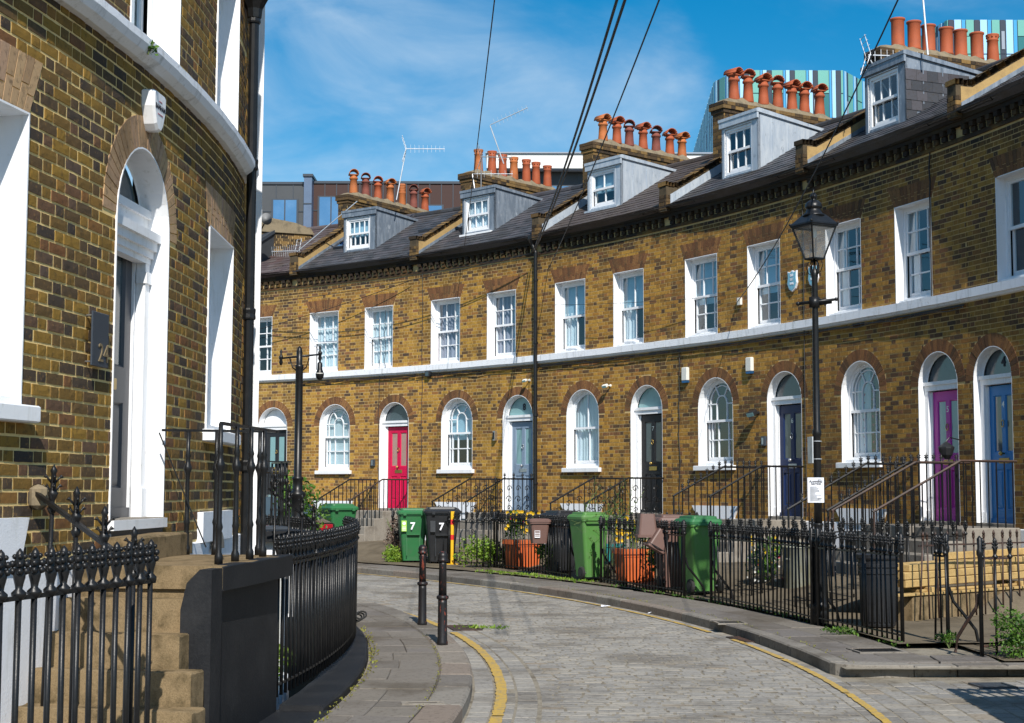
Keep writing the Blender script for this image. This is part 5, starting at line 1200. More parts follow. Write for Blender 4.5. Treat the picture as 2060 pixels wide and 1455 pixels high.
wheelie((2.66, 21.65, .05), PI+.35, 'lime_bin', 'green_bin', 'mid green wheelie bin with a darker lid, behind the railing left of the lamp', w_=.47, dp=.54)
wheelie((2.35, 22.5, .05), PI+.2, 'brown_bin', 'brown_bin', 'brown wheelie bin half hidden behind the mid green bin', w_=.45, dp=.5)
wheelie((-3.5, 30.6, .10), .5, 'green_bin', 'green_bin', 'dark green wheelie bin far behind, seen over the curved railing', h=1.02)
def caddy(fr, label, upside=False, mark=False):
    t = thing('food_caddy', label, 'caddy', fr.translation, 'brown food caddies hung on the railings')
    m = MB(); z0, z1 = (0, .34); t0, t1 = (.11, .15)
    m.bbox(-t1, t1, -t1*.85, t1*.85, z1, z1+.0, 0, fr) if False else None
    vs = [(-t0, -t0, 0), (t0, -t0, 0), (t0, t0, 0), (-t0, t0, 0), (-t1, -t1, z1), (t1, -t1, z1), (t1, t1, z1), (-t1, t1, z1)]
    b = .03; R1 = []
    def rg(s, z):
        o = []
        for (sx, sy, a0) in ((1, 1, 0), (-1, 1, 1), (-1, -1, 2), (1, -1, 3)):
            for q in range(3): a = (a0+q/2)*PI/2; o.append(fr @ Vector((sx*(s-b)+b*math.cos(a), sy*(s-b)+b*math.sin(a), z)))
        return o
    R1 = [rg(t0, 0), rg(t1-.01, z1-.04), rg(t1+.01, z1-.035), rg(t1+.01, z1)]
    for A, B in zip(R1, R1[1:]): m.add(A+B, [(i, (i+1) % 12, (i+1) % 12+12, i+12) for i in range(12)])
    m.add(R1[0], [tuple(range(11, -1, -1))]); m.add(R1[-1], [tuple(range(12))]); bd = m.build('body', 'brown_bin', t)
    if not upside:
        m = MB(); L_ = [rg(t1+.018, z1-.01), rg(t1+.018, z1+.02), rg(t1-.02, z1+.04)]
        for A, B in zip(L_, L_[1:]): m.add(A+B, [(i, (i+1) % 12, (i+1) % 12+12, i+12) for i in range(12)])
        m.add(L_[-1], [tuple(range(12))]); m.build('lid', 'brown_bin', t)
    m = MB(); m.tube([fr @ Vector((t1*math.cos(a)*1.15, -.02-(.17 if upside else .06)*math.sin(a), z1-.04+(.0 if upside else .14)*math.sin(a))) for a in [PI*q/10 for q in range(11)]], .009, 5); m.build('handle', 'plastic_black', t)
    if mark:
        m = MB(); m.box(-.085, -.083+.08, -.139, -.133, .09, .20, fr); mk = m.build('label', 'whitesticker', bd)
        m = MB(); [m.box(-.08, -.008, -.141, -.1395, z, z+.014, fr) for z in (.11, .135, .16, .18)]; m.build('label_print', 'brown_bin', mk)
    return t
caddy(yaw((.47, 26.25, .57), .15) @ Matrix.Diagonal((1.15, 1.15, 1.12, 1)), 'brown food caddy with a lid hung upright on the railing over the first planter', mark=True)
caddy(yaw((1.965, 22.1, 1.15), .1) @ Matrix.Rotation(PI, 4, 'X'), 'brown food caddy stuck upside down on the railing, above the second planter', upside=True)
caddy(yaw((2.20, 22.0, .90), .2) @ Matrix.Rotation(math.radians(-150), 4, 'Y') @ Matrix.Diagonal((.88, .88, .88, 1)), 'brown food caddy tipped on its side, hanging right of the upside-down one', upside=True)
# ribbed bin, grey dustbin
rb = thing('ribbed_bin', 'tall dark brown ribbed plastic bin behind the railing right of the lamp', 'bin', (3.95, 16.4, .05)); m = MB()
m.lathe([(.175, 0), (.18, .02), (.20, .55), (.212, .56), (.212, .585), (.203, .59), (.203, .62), (.217, .63), (.217, .66), (.207, .665), (.207, .72)], (3.95, 16.4, .05), 28); m.build('body', 'plastic_black', rb, False)
m = MB(); m.lathe([(.222, .71), (.23, .725), (.23, .76), (.2, .78), (.1, .79), (.005, .79)], (3.95, 16.4, .05), 28); m.build('lid', 'plastic_black', rb)
m = MB()
for k in range(22): a = 2*PI*k/22; q = yaw((3.95, 16.4, .05), a); m.box(.175, .195, -.009, .009, .05, .52, q)
m.build('ribs', 'plastic_black', rb)
db = thing('dustbin', 'stained grey metal dustbin behind the railing left of the lamp', 'dustbin', (3.95, 20.9, .06)); m = MB()
m.lathe([(.185, 0), (.19, .02), (.225, .62), (.235, .63), (.235, .655), (.225, .66), (.2, .64)], (3.95, 20.9, .06), 26); m.build('body', 'galv', db, True)
m = MB(); m.lathe([(.245, .645), (.245, .67), (.22, .68), (.1, .71), (.03, .715), (.03, .74), (.002, .745)], (3.95, 20.9, .06), 26); m.build('lid', 'galv', db, True)
m = MB(); m.tube([Vector((3.95+.24*math.cos(a), 20.9+.24*math.sin(a), .56)) for a in (-2.6, -2.3)], .012, 5); m.build('side_handle', 'galv', db)
tb = thing('teal_box', 'small teal plastic box between the green bin and the second planter', 'box', (1.72, 26.4, .1)); fr = yaw((1.72, 26.6, .1), .2)
m = MB(); m.box(-.2, .2, -.15, .15, 0, .42, fr, taper=(-.02, -.02)); m.build('body', 'teal', tb); m = MB(); m.box(-.235, .235, -.185, .185, .40, .45, fr); m.build('rim', 'teal', tb)
# ------------------------------------------------------------------ plants
def leaves(m, c, rad, n, size, rr, flat=.5, up=.3):
    for _ in range(n):
        while True:
            p = Vector((rr.uniform(-1, 1), rr.uniform(-1, 1), rr.uniform(-1, 1)))
            if .12 < p.length < 1 and rr.random() < .35+p.length*.65: break
        q = Vector((c[0]+p.x*rad[0], c[1]+p.y*rad[1], c[2]+p.z*rad[2]))
        d = Vector((rr.gauss(0, 1), rr.gauss(0, 1), rr.gauss(up, .8))).normalized(); s = size*rr.uniform(.6, 1.4)
        e = d.cross(Vector((rr.gauss(0, 1), rr.gauss(0, 1), rr.gauss(0, 1)))).normalized(); f = d.cross(e)*.2
        m.add([q, q+d*s*.5+e*s*.28+f*s*.3, q+d*s, q+d*s*.5-e*s*.28+f*s*.3], [(0, 1, 2, 3)])
def bush(name, label, cat, c, rad, n, size, mat='leaf', lobes=6, stems=8, seed=1, group=None, flowers=None):
    rr = random.Random(seed); t = thing(name, label, cat, (c[0], c[1], c[2]-rad[2]), group); m = MB()
    for k in range(lobes):
        a = rr.uniform(0, 2*PI); u = rr.uniform(.2, .65); lc = (c[0]+rad[0]*u*math.cos(a), c[1]+rad[1]*u*math.sin(a), c[2]+rad[2]*rr.uniform(-.5, .55)); f = rr.uniform(.35, .62)
        leaves(m, lc, (rad[0]*f, rad[1]*f, rad[2]*f), n//lobes, size, rr)
    m.build('foliage', mat, t)
    m = MB()
    for k in range(stems):
        a = rr.uniform(0, 2*PI); m.tube([Vector((c[0], c[1], c[2]-rad[2])), Vector((c[0]+rad[0]*.3*math.cos(a), c[1]+rad[1]*.3*math.sin(a), c[2])), Vector((c[0]+rad[0]*.75*math.cos(a), c[1]+rad[1]*.75*math.sin(a), c[2]+rad[2]*rr.uniform(.2, .9)))], .004, 4)
    m.build('stems', 'stem', t)
    if flowers:
        for fm, k, sz, zr in flowers:
            m = MB()
            for _ in range(k):
                q = Vector((c[0]+rr.uniform(-.9, .9)*rad[0], c[1]-rad[1]*rr.uniform(-.2, .9), c[2]+rad[2]*rr.uniform(*zr)))
                for p in range(6):
                    a = 2*PI*p/6; d = Vector((math.cos(a), -.5, math.sin(a)))*sz; e = Vector((-math.sin(a), 0, math.cos(a)))*sz*.45; m.add([q, q+d*.6+e, q+d, q+d*.6-e], [(0, 1, 2, 3)])
            m.build('flowers', fm, t)
    return t
def planter(loc, a, w_, dp, h, label):
    t = thing('planter', label, 'planter', loc, 'orange plastic planters'); fr = yaw(loc, a); m = MB()
    m.box(-w_*.42, w_*.42, -dp*.42, dp*.42, 0, h*.88, fr, taper=(-w_*.05, -dp*.05)); m.build('body', 'planter', t)
    m = MB(); m.box(-w_*.52, w_*.52, -dp*.52, dp*.52, h*.84, h, fr); m.box(-w_*.485, w_*.485, -dp*.485, dp*.485, h*.76, h*.80, fr); m.build('rim', 'planter', t)
    m = MB()
    for k in range(9): x = -w_*.42+w_*.84*(k+.5)/9; m.box(x-.015, x+.015, -dp*.42-.035, -dp*.40, .02, h*.74, fr)
    m.build('ribs', 'planter', t); obox('soil', 'ground', fr, -w_*.47, w_*.47, -dp*.47, dp*.47, h*.9, h+.004, t); return t
planter((.20, 28.3, .05), .45, .60, .42, .52, 'orange planter with yellow flowers behind the left railing, under the brown caddy')
planter((1.96, 24.1, .05), .35, .58, .42, .52, 'orange planter with yellow flowers behind the middle railing, under the upside-down caddy')
bush('flowering_plant', 'leafy plant with yellow flowers growing in the left orange planter', 'plant', (.20, 28.3, .82), (.34, .22, .30), 700, .06, 'leaf', 7, 14, 3, 'flowering plants in the orange planters', [('petal_yellow', 34, .034, (-.4, .95)), ('petal_red', 7, .034, (-.2, .5))])
bush('flowering_plant', 'leafy plant with yellow flowers growing in the right orange planter', 'plant', (1.96, 24.1, .80), (.34, .22, .28), 650, .055, 'leaf', 7, 14, 4, 'flowering plants in the orange planters', [('petal_yellow', 34, .034, (-.5, .9))])
bush('garden_shrub', 'yellow-green shrub spreading behind the railing left of the first planter', 'shrub', (-.42, 28.9, .34), (.62, .4, .33), 1500, .06, 'leaf_lime', 10, 12, 5)
bush('garden_shrub', 'green shrub with white and yellow flowers left of the grey dustbin', 'shrub', (3.6, 21.7, .5), (.27, .3, .36), 1200, .05, 'leaf', 9, 12, 6, None, [('petal_yellow', 22, .025, (-.2, .95)), ('petal_white', 30, .018, (-.8, .6)), ('petal_red', 6, .02, (-.8, .2))])
bush('garden_shrub', 'green shrub under the tipped caddy, behind the middle railing', 'shrub', (2.35, 23.4, .38), (.42, .3, .33), 1100, .055, 'leaf', 8, 10, 7, None, [('petal_red', 8, .02, (-.2, .6))])
bush('garden_shrub', 'green shrub between the first planter and the black bin', 'shrub', (.62, 26.6, .35), (.22, .25, .3), 500, .06, 'leaf', 6, 8, 8)
bush('hydrangea', 'dry brown hydrangea heads behind the green bin numbered 7', 'shrub', (-2.35, 31.6, .55), (.35, .3, .42), 900, .05, 'dry_head', 8, 12, 9)
bush('weed_clump', 'yellow-green weed clump on the pavement left of the green bin numbered 7', 'weed', (-2.42, 30.9, .16), (.26, .2, .20), 900, .05, 'leaf_lime', 8, 6, 10)
bush('weed_clump', 'leafy weed bush against the rusted gate post at the right edge', 'weed', (4.62, 13.75, .22), (.32, .25, .26), 1900, .035, 'leaf', 12, 22, 11)
bush('weed_clump', 'low weeds at the foot of the railing below the ribbed bin', 'weed', (3.42, 15.9, .04), (.20, .08, .05), 240, .03, 'leaf', 6, 4, 12)
bush('weed_clump', 'small weed tuft at the foot of the heavy bent railing post', 'weed', (4.22, 14.72, .06), (.12, .09, .08), 260, .03, 'leaf', 5, 4, 13)
bush('garden_shrub', 'bright green bush behind the old lamp post', 'shrub', (-3.85, 27.4, .95), (.55, .4, .85), 2200, .08, 'leaf', 12, 10, 14)
bush('basement_plant', 'green potted plant down in the basement area, seen through the curved railing', 'plant', (-1.95, 12.2, .12), (.22, .5, .20), 1100, .045, 'leaf_lime', 9, 8, 15, None, [('petal_white', 10, .012, (-.2, .6))])
bt = thing('basement_planter', 'white painted trough holding the green plant in the basement area', 'planter', (-2.0, 12.2, -.4)); obox('trough', 'white_wall', yaw((-2.0, 12.2, -.45), .1), -.2, .2, -.6, .6, 0, .42, bt, .02)
bt = thing('basement_store_box', 'pale meter cupboard standing behind the curved railing', 'cupboard', (-2.1, 13.4, -.2)); obox('cupboard', 'plaster_box', yaw((-2.15, 13.5, -.4), .1), -.12, .12, -.35, .35, 0, 1.2, bt, .02); obox('cupboard_door', 'white_wall', yaw((-2.15, 13.5, -.4), .1), .12, .135, -.28, .28, .1, 1.1, bt, .004)
# tall wispy weeds
t = thing('tall_weeds', 'tall wispy green weeds rising above the second planter', 'weed', (1.5, 24.9, .1)); m = MB(); rr = random.Random(5); lm = MB()
for k in range(26):
    x = 1.5+rr.uniform(-.35, .5); y = 24.9+rr.uniform(-.3, .3); h = rr.uniform(.9, 1.65); pts = [Vector((x+rr.gauss(0, .03)*q+.02*q*q*rr.uniform(-1, 1), y, .1+h*q/4)) for q in range(5)]
    m.tube(pts, .0035, 3)
    for q in range(26): u = rr.uniform(.25, 1)*4; i = min(int(u), 3); p = pts[i].lerp(pts[i+1], u-i); leaves(lm, (p.x, p.y, p.z), (.03, .03, .03), 1, .035, rr)
m.build('stems', 'stem', t); lm.build('foliage', 'leaf', t)
# moss and weeds along joints: uncountable
def fringe(name, pts, n, spread, size, mat, seed):
    rr = random.Random(seed); m = MB()
    for _ in range(n):
        i = rr.randrange(len(pts)-1); p = pts[i].lerp(pts[i+1], rr.random()); g = abs(rr.gauss(0, 1))
        leaves(m, (p.x+rr.gauss(0, spread), p.y+rr.gauss(0, spread), p.z+.008), (.025, .025, .012), 3, size, rr, up=.9)
    return stuff(tag(m.build(name, mat), {'moss': 'dry moss and grass tufts growing in the joints', 'weeds': 'small green weeds growing along the foot of the railings', 'gully_weeds': 'weeds and litter gathered on the road gully'}.get(name, name), 'weeds'))
fringe('weeds', [polar(CO, 28.1, p, .0) for p in lin(1.0, 1.13, 12)], 300, .07, .045, 'leaf_lime', 1)
fringe('weeds', [polar(CO, 28.0, p, .0) for p in lin(1.14, 1.49, 30)], 260, .05, .035, 'leaf', 2)
fringe('moss', [polar(CI, 22.84, p, .0) for p in lin(1.30, 1.75, 30)], 150, .02, .024, 'leaf_dry', 3)
fringe('moss', [polar(CI, 23.42, p, .0) for p in lin(1.40, 1.75, 30)], 90, .01, .014, 'leaf_dry', 4)
fringe('moss', [polar(CO, 27.12, p, .0) for p in lin(1.1, 1.54, 30)], 120, .01, .016, 'leaf_dry', 5)
fringe('gully_weeds', [polar(CI, 24.1+.16*q, 1.328+.003*q, -.1) for q in range(4)], 60, .06, .035, 'leaf_lime', 6)
# ------------------------------------------------------------------ bollards, gullies, small street things
for (x, y, h, lab) in ((-.665, 14.73, .90, 'rust-flecked black bollard, the nearer and right one of the pair'), (-.985, 16.87, .885, 'rust-flecked black bollard, the farther and left one of the pair')):
    t = thing('bollard', lab, 'bollard', (x, y, 0), 'cast-iron bollards on the kerb'); m = MB()
    m.lathe([(.054, -.01), (.054, .03), (.047, .05), (.044, .40), (.044, .44)], (x, y, 0), 18); m.lathe([(.04, .475), (.036, h-.13), (.036, h-.10)], (x, y, 0), 18); m.build('shaft', 'rustpaint', t, True)
    m = MB(); m.lathe([(.045, .435), (.058, .445), (.06, .455), (.058, .47), (.04, .48)], (x, y, 0), 18); m.build('collar', 'rustpaint', t, True)
    m = MB(); m.lathe([(.036, h-.105), (.053, h-.095), (.055, h-.08), (.045, h-.07), (.05, h-.05), (.045, h-.025), (.025, h-.004), (.003, h)], (x, y, 0), 18); m.build('cap', 'rustpaint', t, True)
t = thing('marker_post', 'yellow square post with two red bands in front of the black bin', 'post', (-1.17, 30.05, .01)); fr = yaw((-1.17, 30.05, .0), .2)
obox('base_plate', 'post_yellow', fr, -.12, .12, -.09, .09, 0, .03, t, .004); obox('post', 'post_yellow', fr, -.038, .038, -.038, .038, .03, 1.06, t, .004)
for z in (.50, .80): m = MB(); m.box(-.0395, .0395, -.0395, .0395, z, z+.10, fr); m.build('red_band', 'post_red', t)
t = thing('barrier_post', 'orange plastic barrier post at the right edge', 'barrier', (4.98, 14.75, .03)); m = MB(); m.lathe([(.12, 0), (.12, .04), (.05, .06), (.05, .55), (.055, .56), (.055, .62), (.03, .65), (.002, .655)], (5.02, 14.75, .03), 14); m.build('post', 'orange', t, True)
def cover(c, w_, d_, a, label, mat='iron', fm='kerb', z=.004):
    t = thing('drain_cover', label, 'drain cover', (c[0], c[1], z)); fr = yaw((c[0], c[1], z), a); m = MB()
    for (x0, x1, y0, y1) in ((-w_/2, w_/2, -d_/2, -d_/2+.03), (-w_/2, w_/2, d_/2-.03, d_/2), (-w_/2, -w_/2+.03, -d_/2+.03, d_/2-.03), (w_/2-.03, w_/2, -d_/2+.03, d_/2-.03)): m.box(x0, x1, y0, y1, -.01, .008, fr)
    m.build('rim', fm, t); m = MB(); m.box(-w_/2+.03, w_/2-.03, -d_/2+.03, d_/2-.03, -.01, .001, fr); m.build('plate', mat, t)
    m = MB(); n = 7; [m.box(-w_/2+.05, w_/2-.05, y-.008, y+.008, .0, .006, fr) for y in [(-d_/2+.06)+(d_-.12)*k/(n-1) for k in range(n)]]; m.build('grating', mat, t)
cover((3.42, 14.3), .46, .38, .12, 'square iron drain cover in the pavement right of the lamp')
cover((2.47, 17.25), .34, .3, .1, 'small iron cover in the outer pavement left of the lamp')
cover((-.55, 17.6), .34, .6, .2, 'iron road gully grating beside the two bollards', 'rust', 'rust', -.094)
cover((2.56, 16.35), .34, .55, .25, 'iron road gully beside the outer kerb near the lamp', 'rust', 'rust', -.094)
cover((-.62, 10.75), .3, .12, .1, 'small rusty stopcock cover set in the inner pavement', 'rust', 'concrete_grey', .002)
cover((3.95, 12.55), .3, .3, .1, 'round blue-black utility cover at the side turning', 'graphite', 'graphite', -.094)
for (x, y, z, lab) in ((-.68, 15.95, -.09, 'crumpled white paper in the gutter by the nearer bollard'), (1.28, 20.75, -.09, 'white paper scrap on the road near the outer kerb, left one'), (1.75, 19.55, -.09, 'white paper scrap on the road near the outer kerb, right one')):
    m = MB(); rr = random.Random(int(x*100)); c_ = Vector((x, y, z)); P8 = [c_+Vector((rr.uniform(-.08, .08), rr.uniform(-.05, .05), rr.uniform(0, .03))) for _ in range(7)]
    m.add(P8, [(0, 1, 2), (2, 3, 4), (4, 5, 6), (0, 3, 6), (1, 4, 5)]); tag(m.build('litter', 'paper'), lab, 'litter')

# ------------------------------------------------------------------ street lamps
def street_lamp():
    c = Vector((3.45, 17.07, 0)); t = thing('street_lamp', 'tall black Victorian street lamp with a four-sided glass lantern', 'street lamp', c)
    m = MB(); m.lathe([(.105, 0), (.105, .15), (.10, .17), (.115, .19), (.11, .22), (.086, .25), (.082, .3), (.078, .84), (.084, .86), (.10, .875), (.09, .89), (.10, .91), (.088, .93), (.06, .98), (.046, 1.06), (.05, 1.1), (.058, 1.115), (.05, 1.13)], c, 24); m.build('pedestal', 'iron', t, True)
    m = MB()
    for k in range(16): a = 2*PI*k/16; m.ball((c.x+.097*math.cos(a), c.y+.097*math.sin(a), .892), .012, 6, 4)
    m.build('beading', 'iron', t, True)
    m = MB(); m.lathe([(.046, 1.12), (.044, 1.5), (.040, 2.1), (.05, 2.12), (.052, 2.16), (.04, 2.19), (.037, 3.0), (.034, 3.9), (.04, 3.93), (.04, 4.0), (.015, 4.02), (.013, 4.14)], c, 18); m.build('column', 'iron', t, True)
    fr = yaw((c.x, c.y, 3.63), math.radians(-14)); m = MB(); m.box(-.065, .05, -.05, .05, -.06, .06, fr); m.tube([fr @ Vector((-.18, 0, -.01)), fr @ Vector((.22, -.06, .02))], [.02, .017], 8); m.ball(fr @ Vector((-.19, 0, -.01)), .026, 8, 5); m.ball(fr @ Vector((.24, -.062, .022)), .022, 8, 5); m.lathe([(.04, 0), (.03, .06), (.02, .14)], seg=12, fr=fr @ Matrix.Translation((.05, -.01, 0)) @ Matrix.Rotation(PI/2, 4, 'Y')); m.build('ladder_bar', 'iron', t, True)
    for k in range(4):                                                # frog: curled brackets under the lantern
        q = yaw((c.x, c.y, 0), math.radians(22+90*k)); m = MB(); m.tube([q @ Vector(v) for v in ((.03, 0, 3.92), (.055, 0, 3.98), (.06, 0, 4.05), (.035, 0, 4.11))], .009, 6)
        if k % 2: m.tube([q @ Vector(v) for v in ((.03, 0, 3.93), (.13, 0, 3.98), (.17, 0, 4.05), (.13, 0, 4.105), (.07, 0, 4.11))], .005, 5)
        m.build('bracket', 'iron', t)
    a0 = math.radians(28); zb, zt = 4.13, 4.50; rb_, rt_ = .105, .245
    cr = [(Vector((c.x+rb_*math.cos(a0+k*PI/2+PI/4), c.y+rb_*math.sin(a0+k*PI/2+PI/4), zb)), Vector((c.x+rt_*math.cos(a0+k*PI/2+PI/4), c.y+rt_*math.sin(a0+k*PI/2+PI/4), zt))) for k in range(4)]
    m = MB()
    for k in range(4):
        (a, b), (d, e) = cr[k], cr[(k+1) % 4]; m.tube([a, b], .011, 6); m.tube([a, d], .012, 6); m.tube([b, e], .016, 6)
    m.add([v[0] for v in cr], [(0, 1, 2, 3)]); m.build('lantern_frame', 'iron', t)
    for k in range(4):
        (a, b), (d, e) = cr[k], cr[(k+1) % 4]; m = MB(); m.quad(a, d, e, b); m.build('lantern_pane', 'lampglass', t)
    m = MB(); R4 = [(.265, 0), (.275, .012), (.27, .03), (.15, .125), (.12, .145)]
    vs = []; rings = [[Vector((c.x+r*math.cos(a0+k*PI/2+PI/4), c.y+r*math.sin(a0+k*PI/2+PI/4), zt+z)) for k in range(4)] for r, z in R4]
    for A, B in zip(rings, rings[1:]): m.add(A+B, [(i, (i+1) % 4, (i+1) % 4+4, i+4) for i in range(4)])
    m.add(rings[0], [(3, 2, 1, 0)]); m.build('lantern_roof', 'iron', t)
    for k in range(4): v = cr[k][1]; m = MB(); m.ball((v.x*1.0+(v.x-c.x)*.1, v.y+(v.y-c.y)*.1, zt+.035), .017, 6, 4); m.build('roof_knob', 'iron', t, True)
    m = MB(); m.lathe([(.13, .13), (.125, .15), (.095, .17), (.085, .20), (.08, .215), (.098, .225), (.10, .24), (.09, .28), (.055, .31), (.025, .322), (.03, .335), (.042, .355), (.04, .375), (.022, .395), (.01, .41), (.012, .425), (.002, .45)], (c.x, c.y, zt-.01), 18); m.build('finial', 'iron', t, True)
    m = MB(); m.lathe([(.02, 0), (.03, .02), (.03, .08), (.015, .12), (.002, .13)], (c.x, c.y, 4.37), 10); m.build('bulb', 'frost', t)
    # planning notice tied to the column
    n = thing('notice', 'white A4 PLANNING NOTICE tied to the tall lamp column', 'notice', (c.x, c.y-.05, 1.5)); q = yaw((c.x-.03, c.y-.055, 1.50), .12); m = MB()
    for k in range(8):
        x0, x1 = -.095+.19*k/8, -.095+.19*(k+1)/8; f = lambda x: .9*x*x
        m.quad(*[q @ Vector(v) for v in ((x0, f(x0), -.14), (x1, f(x1), -.14), (x1, f(x1), .14), (x0, f(x0), .14))])
    pp = m.build('sheet', 'paper', n)
    textmesh('PLANNING', .030, wallframe(q, 0, -.003, .095), 'ink', pp, 'heading', .0005, True); textmesh('NOTICE', .030, wallframe(q, 0, -.003, .068), 'ink', pp, 'heading', .0005, True)
    m = MB(); rr = random.Random(3)
    for k in range(13): w1 = rr.uniform(.03, .07); m.box(-.07, -.07+w1*2, -.004, -.003, .035-k*.013, .039-k*.013, q)
    m.build('small_print', 'cable_grey', pp); m = MB(); [m.tube([Vector((c.x+.052*math.cos(a), c.y+.052*math.sin(a), z)) for a in [2*PI*i/12 for i in range(13)]], .004, 4) for z in (1.615, 1.40)]; m.build('cable_tie', 'plastic_black', n)
    b = thing('back_of_sign', 'small grey sign plate clamped edge-on to the lamp column above the notice', 'sign', (c.x-.06, c.y, 1.8)); obox('plate', 'alu', yaw((c.x-.075, c.y, 1.80), .1), -.008, .006, -.09, .09, 0, .30, b, .002); m = MB(); [m.tube([Vector((c.x+.048*math.cos(a), c.y+.048*math.sin(a), z)) for a in [2*PI*i/12 for i in range(13)]], .006, 4) for z in (1.85, 2.05)]; m.build('clamp', 'alu', b)
street_lamp()
c = Vector((-3.11, 22.0, 0)); t = thing('old_lamp_post', 'old black lamp post with a cross arm and a dome camera, above the curved railing', 'lamp post', c)
m = MB(); m.lathe([(.11, 0), (.11, .9), (.115, 1.0), (.09, 1.1), (.088, 1.36), (.12, 1.40), (.12, 1.44), (.075, 1.47), (.072, 1.62), (.085, 1.64), (.085, 1.66), (.058, 1.68), (.055, 3.25), (.062, 3.27), (.062, 3.30), (.045, 3.31), (.045, 3.5), (.035, 3.54), (.02, 3.57), (.002, 3.58)], c, 16); m.build('post', 'iron', t, True)
m = MB(); m.tube([c+Vector((-.27, 0, 3.40)), c+Vector((.30, 0, 3.46))], .014, 6)
for sx in (-1, 1): m.tube([c+Vector((sx*.045, 0, 3.22)), c+Vector((sx*.10, 0, 3.27)), c+Vector((sx*.14, 0, 3.40))], .010, 5)
for x, z in ((-.27, 3.4), (.30, 3.46)): m.lathe([(.012, -.1), (.03, -.06), (.02, -.02), (.03, 0), (.03, .03), (.012, .06), (.02, .1), (.002, .14)], c+Vector((x, 0, z)), 8)
m.build('cross_arm', 'iron', t, True)
m = MB(); m.lathe([(.01, .0), (.035, -.03), (.038, -.12), (.05, -.15), (.062, -.19), (.055, -.24), (.03, -.27), (.003, -.28)], c+Vector((.30, 0, 3.36)), 12); m.build('dome_camera', 'iron', t, True)
m = MB(); m.lathe([(.052, -.175), (.057, -.18), (.052, -.19)], c+Vector((.30, -.008, 3.36)), 12); m.build('camera_ring', 'plaster_box', t, True)

# ------------------------------------------------------------------ wall fittings
FO = [Facade(CO, RO, .873+.131*(i-3), +1) for i in range(7)]
def at(ph, z, d=0.):
    i = max(0, min(6, int((ph-.48)/.131))); F = FO[i]; return F.fr((ph-F.phi0)*RO, z, d)
def alarm(fr, label, w_=.17, h=.30):
    t = thing('alarm_box', label, 'alarm box', fr.translation, 'burglar alarm boxes'); m = MB()
    m.bbox(-w_/2, w_/2, -.075, 0, -h/2+.04, h/2, .012, fr); m.build('case', 'plaster_box', t); m = MB(); m.prism([(-w_/2, -h/2+.038), (w_/2, -h/2+.038), (w_/2-.02, -h/2), (-w_/2+.02, -h/2)], -.07, 0, fr); m.build('base_strip', 'blue_trim', t); return t
alarm(at(1.0188, 3.73), 'white alarm box with a blue base between the black and navy doors'); alarm(at(1.080, 3.78), 'white alarm box with a blue base left of the navy door arch')
def smallbox(name, label, cat, fr, w_, h, dp, mat, extra=None, em='plastic_black', group=None):
    t = thing(name, label, cat, fr.translation, group); m = MB(); m.bbox(-w_/2, w_/2, -dp, 0, -h/2, h/2, .006, fr); m.build('case', mat, t)
    if extra: m = MB(); [m.box(*e, fr) for e in extra]; m.build('front_panel', em, t)
    return t
smallbox('floodlight', 'small black floodlight under the white band, right of the crimson door', 'light', at(.7548, 4.24), .14, .13, .1, 'plastic_black', [(-.05, .05, -.104, -.1, -.045, .045)], 'frost_dark')
smallbox('entry_phone', 'grey entry phone beside the crimson door', 'entry phone', at(.6953, 2.14), .13, .17, .05, 'graphite', [(-.03, .02, -.054, -.05, -.06, .06)], 'chrome', 'entry phones beside the doors')
smallbox('entry_phone', 'grey entry phone beside the navy door', 'entry phone', at(1.0918, 2.38), .12, .17, .05, 'graphite', [(-.03, .02, -.054, -.05, -.06, .06)], 'chrome', 'entry phones beside the doors')
smallbox('wall_light', 'steel tube wall light beside the pale grey door', 'light', at(.8257, 2.71), .07, .22, .09, 'chrome', [(-.03, .03, -.094, -.09, -.08, .08)], 'plastic_black')
smallbox('junction_box', 'small white junction box left of the blue plaques', 'junction box', at(1.0707, 5.0), .11, .14, .05, 'plaster_box')
def spot(fr, label, mat, s=1.):
    t = thing('security_light', label, 'light', fr.translation); m = MB(); m.lathe([(.03, 0), (.03, .02), (.012, .03), (.012, .08)], seg=8, fr=fr @ Matrix.Rotation(PI/2, 4, 'X')); m.build('mount', mat, t)
    q = fr @ Matrix.Translation((-.03, -.13, -.01)) @ Matrix.Rotation(.5, 4, 'X') @ Matrix.Rotation(.3, 4, 'Z'); m = MB(); m.bbox(-.09*s, .09*s, -.07*s, .06*s, -.045*s, .045*s, .012, q); m.build('lamp_head', mat, t)
    m = MB(); m.box(-.075*s, .075*s, -.074*s, -.07*s, -.035*s, .035*s, q); m.build('lens', 'frost', t)
spot(at(1.0865, 2.90), 'black security floodlight left of the navy door', 'plastic_black'); spot(at(.9435, 3.66), 'cream security sensor between the magenta-free black door arch and its window'.replace('magenta-free ', ''), 'plaster_box', .7); spot(at(.8605, 3.92), 'white bulkhead sensor left of the centre downpipe', 'plaster_box', .6)
def plaque(fr, label):
    t = thing('plaque', label, 'plaque', fr.translation, 'pale blue shield plaques'); P = [(-.13, .17), (-.06, .15), (0, .18), (.06, .15), (.13, .17), (.12, .06), (.14, -.05), (.09, -.15), (0, -.2), (-.09, -.15), (-.14, -.05), (-.12, .06)]
    m = MB(); m.prism(P, -.035, 0, fr); m.build('shield', 'whitesticker', t); m = MB(); m.prism([(x*.88, z*.88) for x, z in P], -.04, -.034, fr); f = m.build('field', 'paleblue', t)
    for k, s_ in enumerate(('ISLI', 'EST', '1846')): textmesh(s_, .062, wallframe(fr, 0, -.043, .09-.075*k), 'whitesticker', f, 'lettering', .002, True)
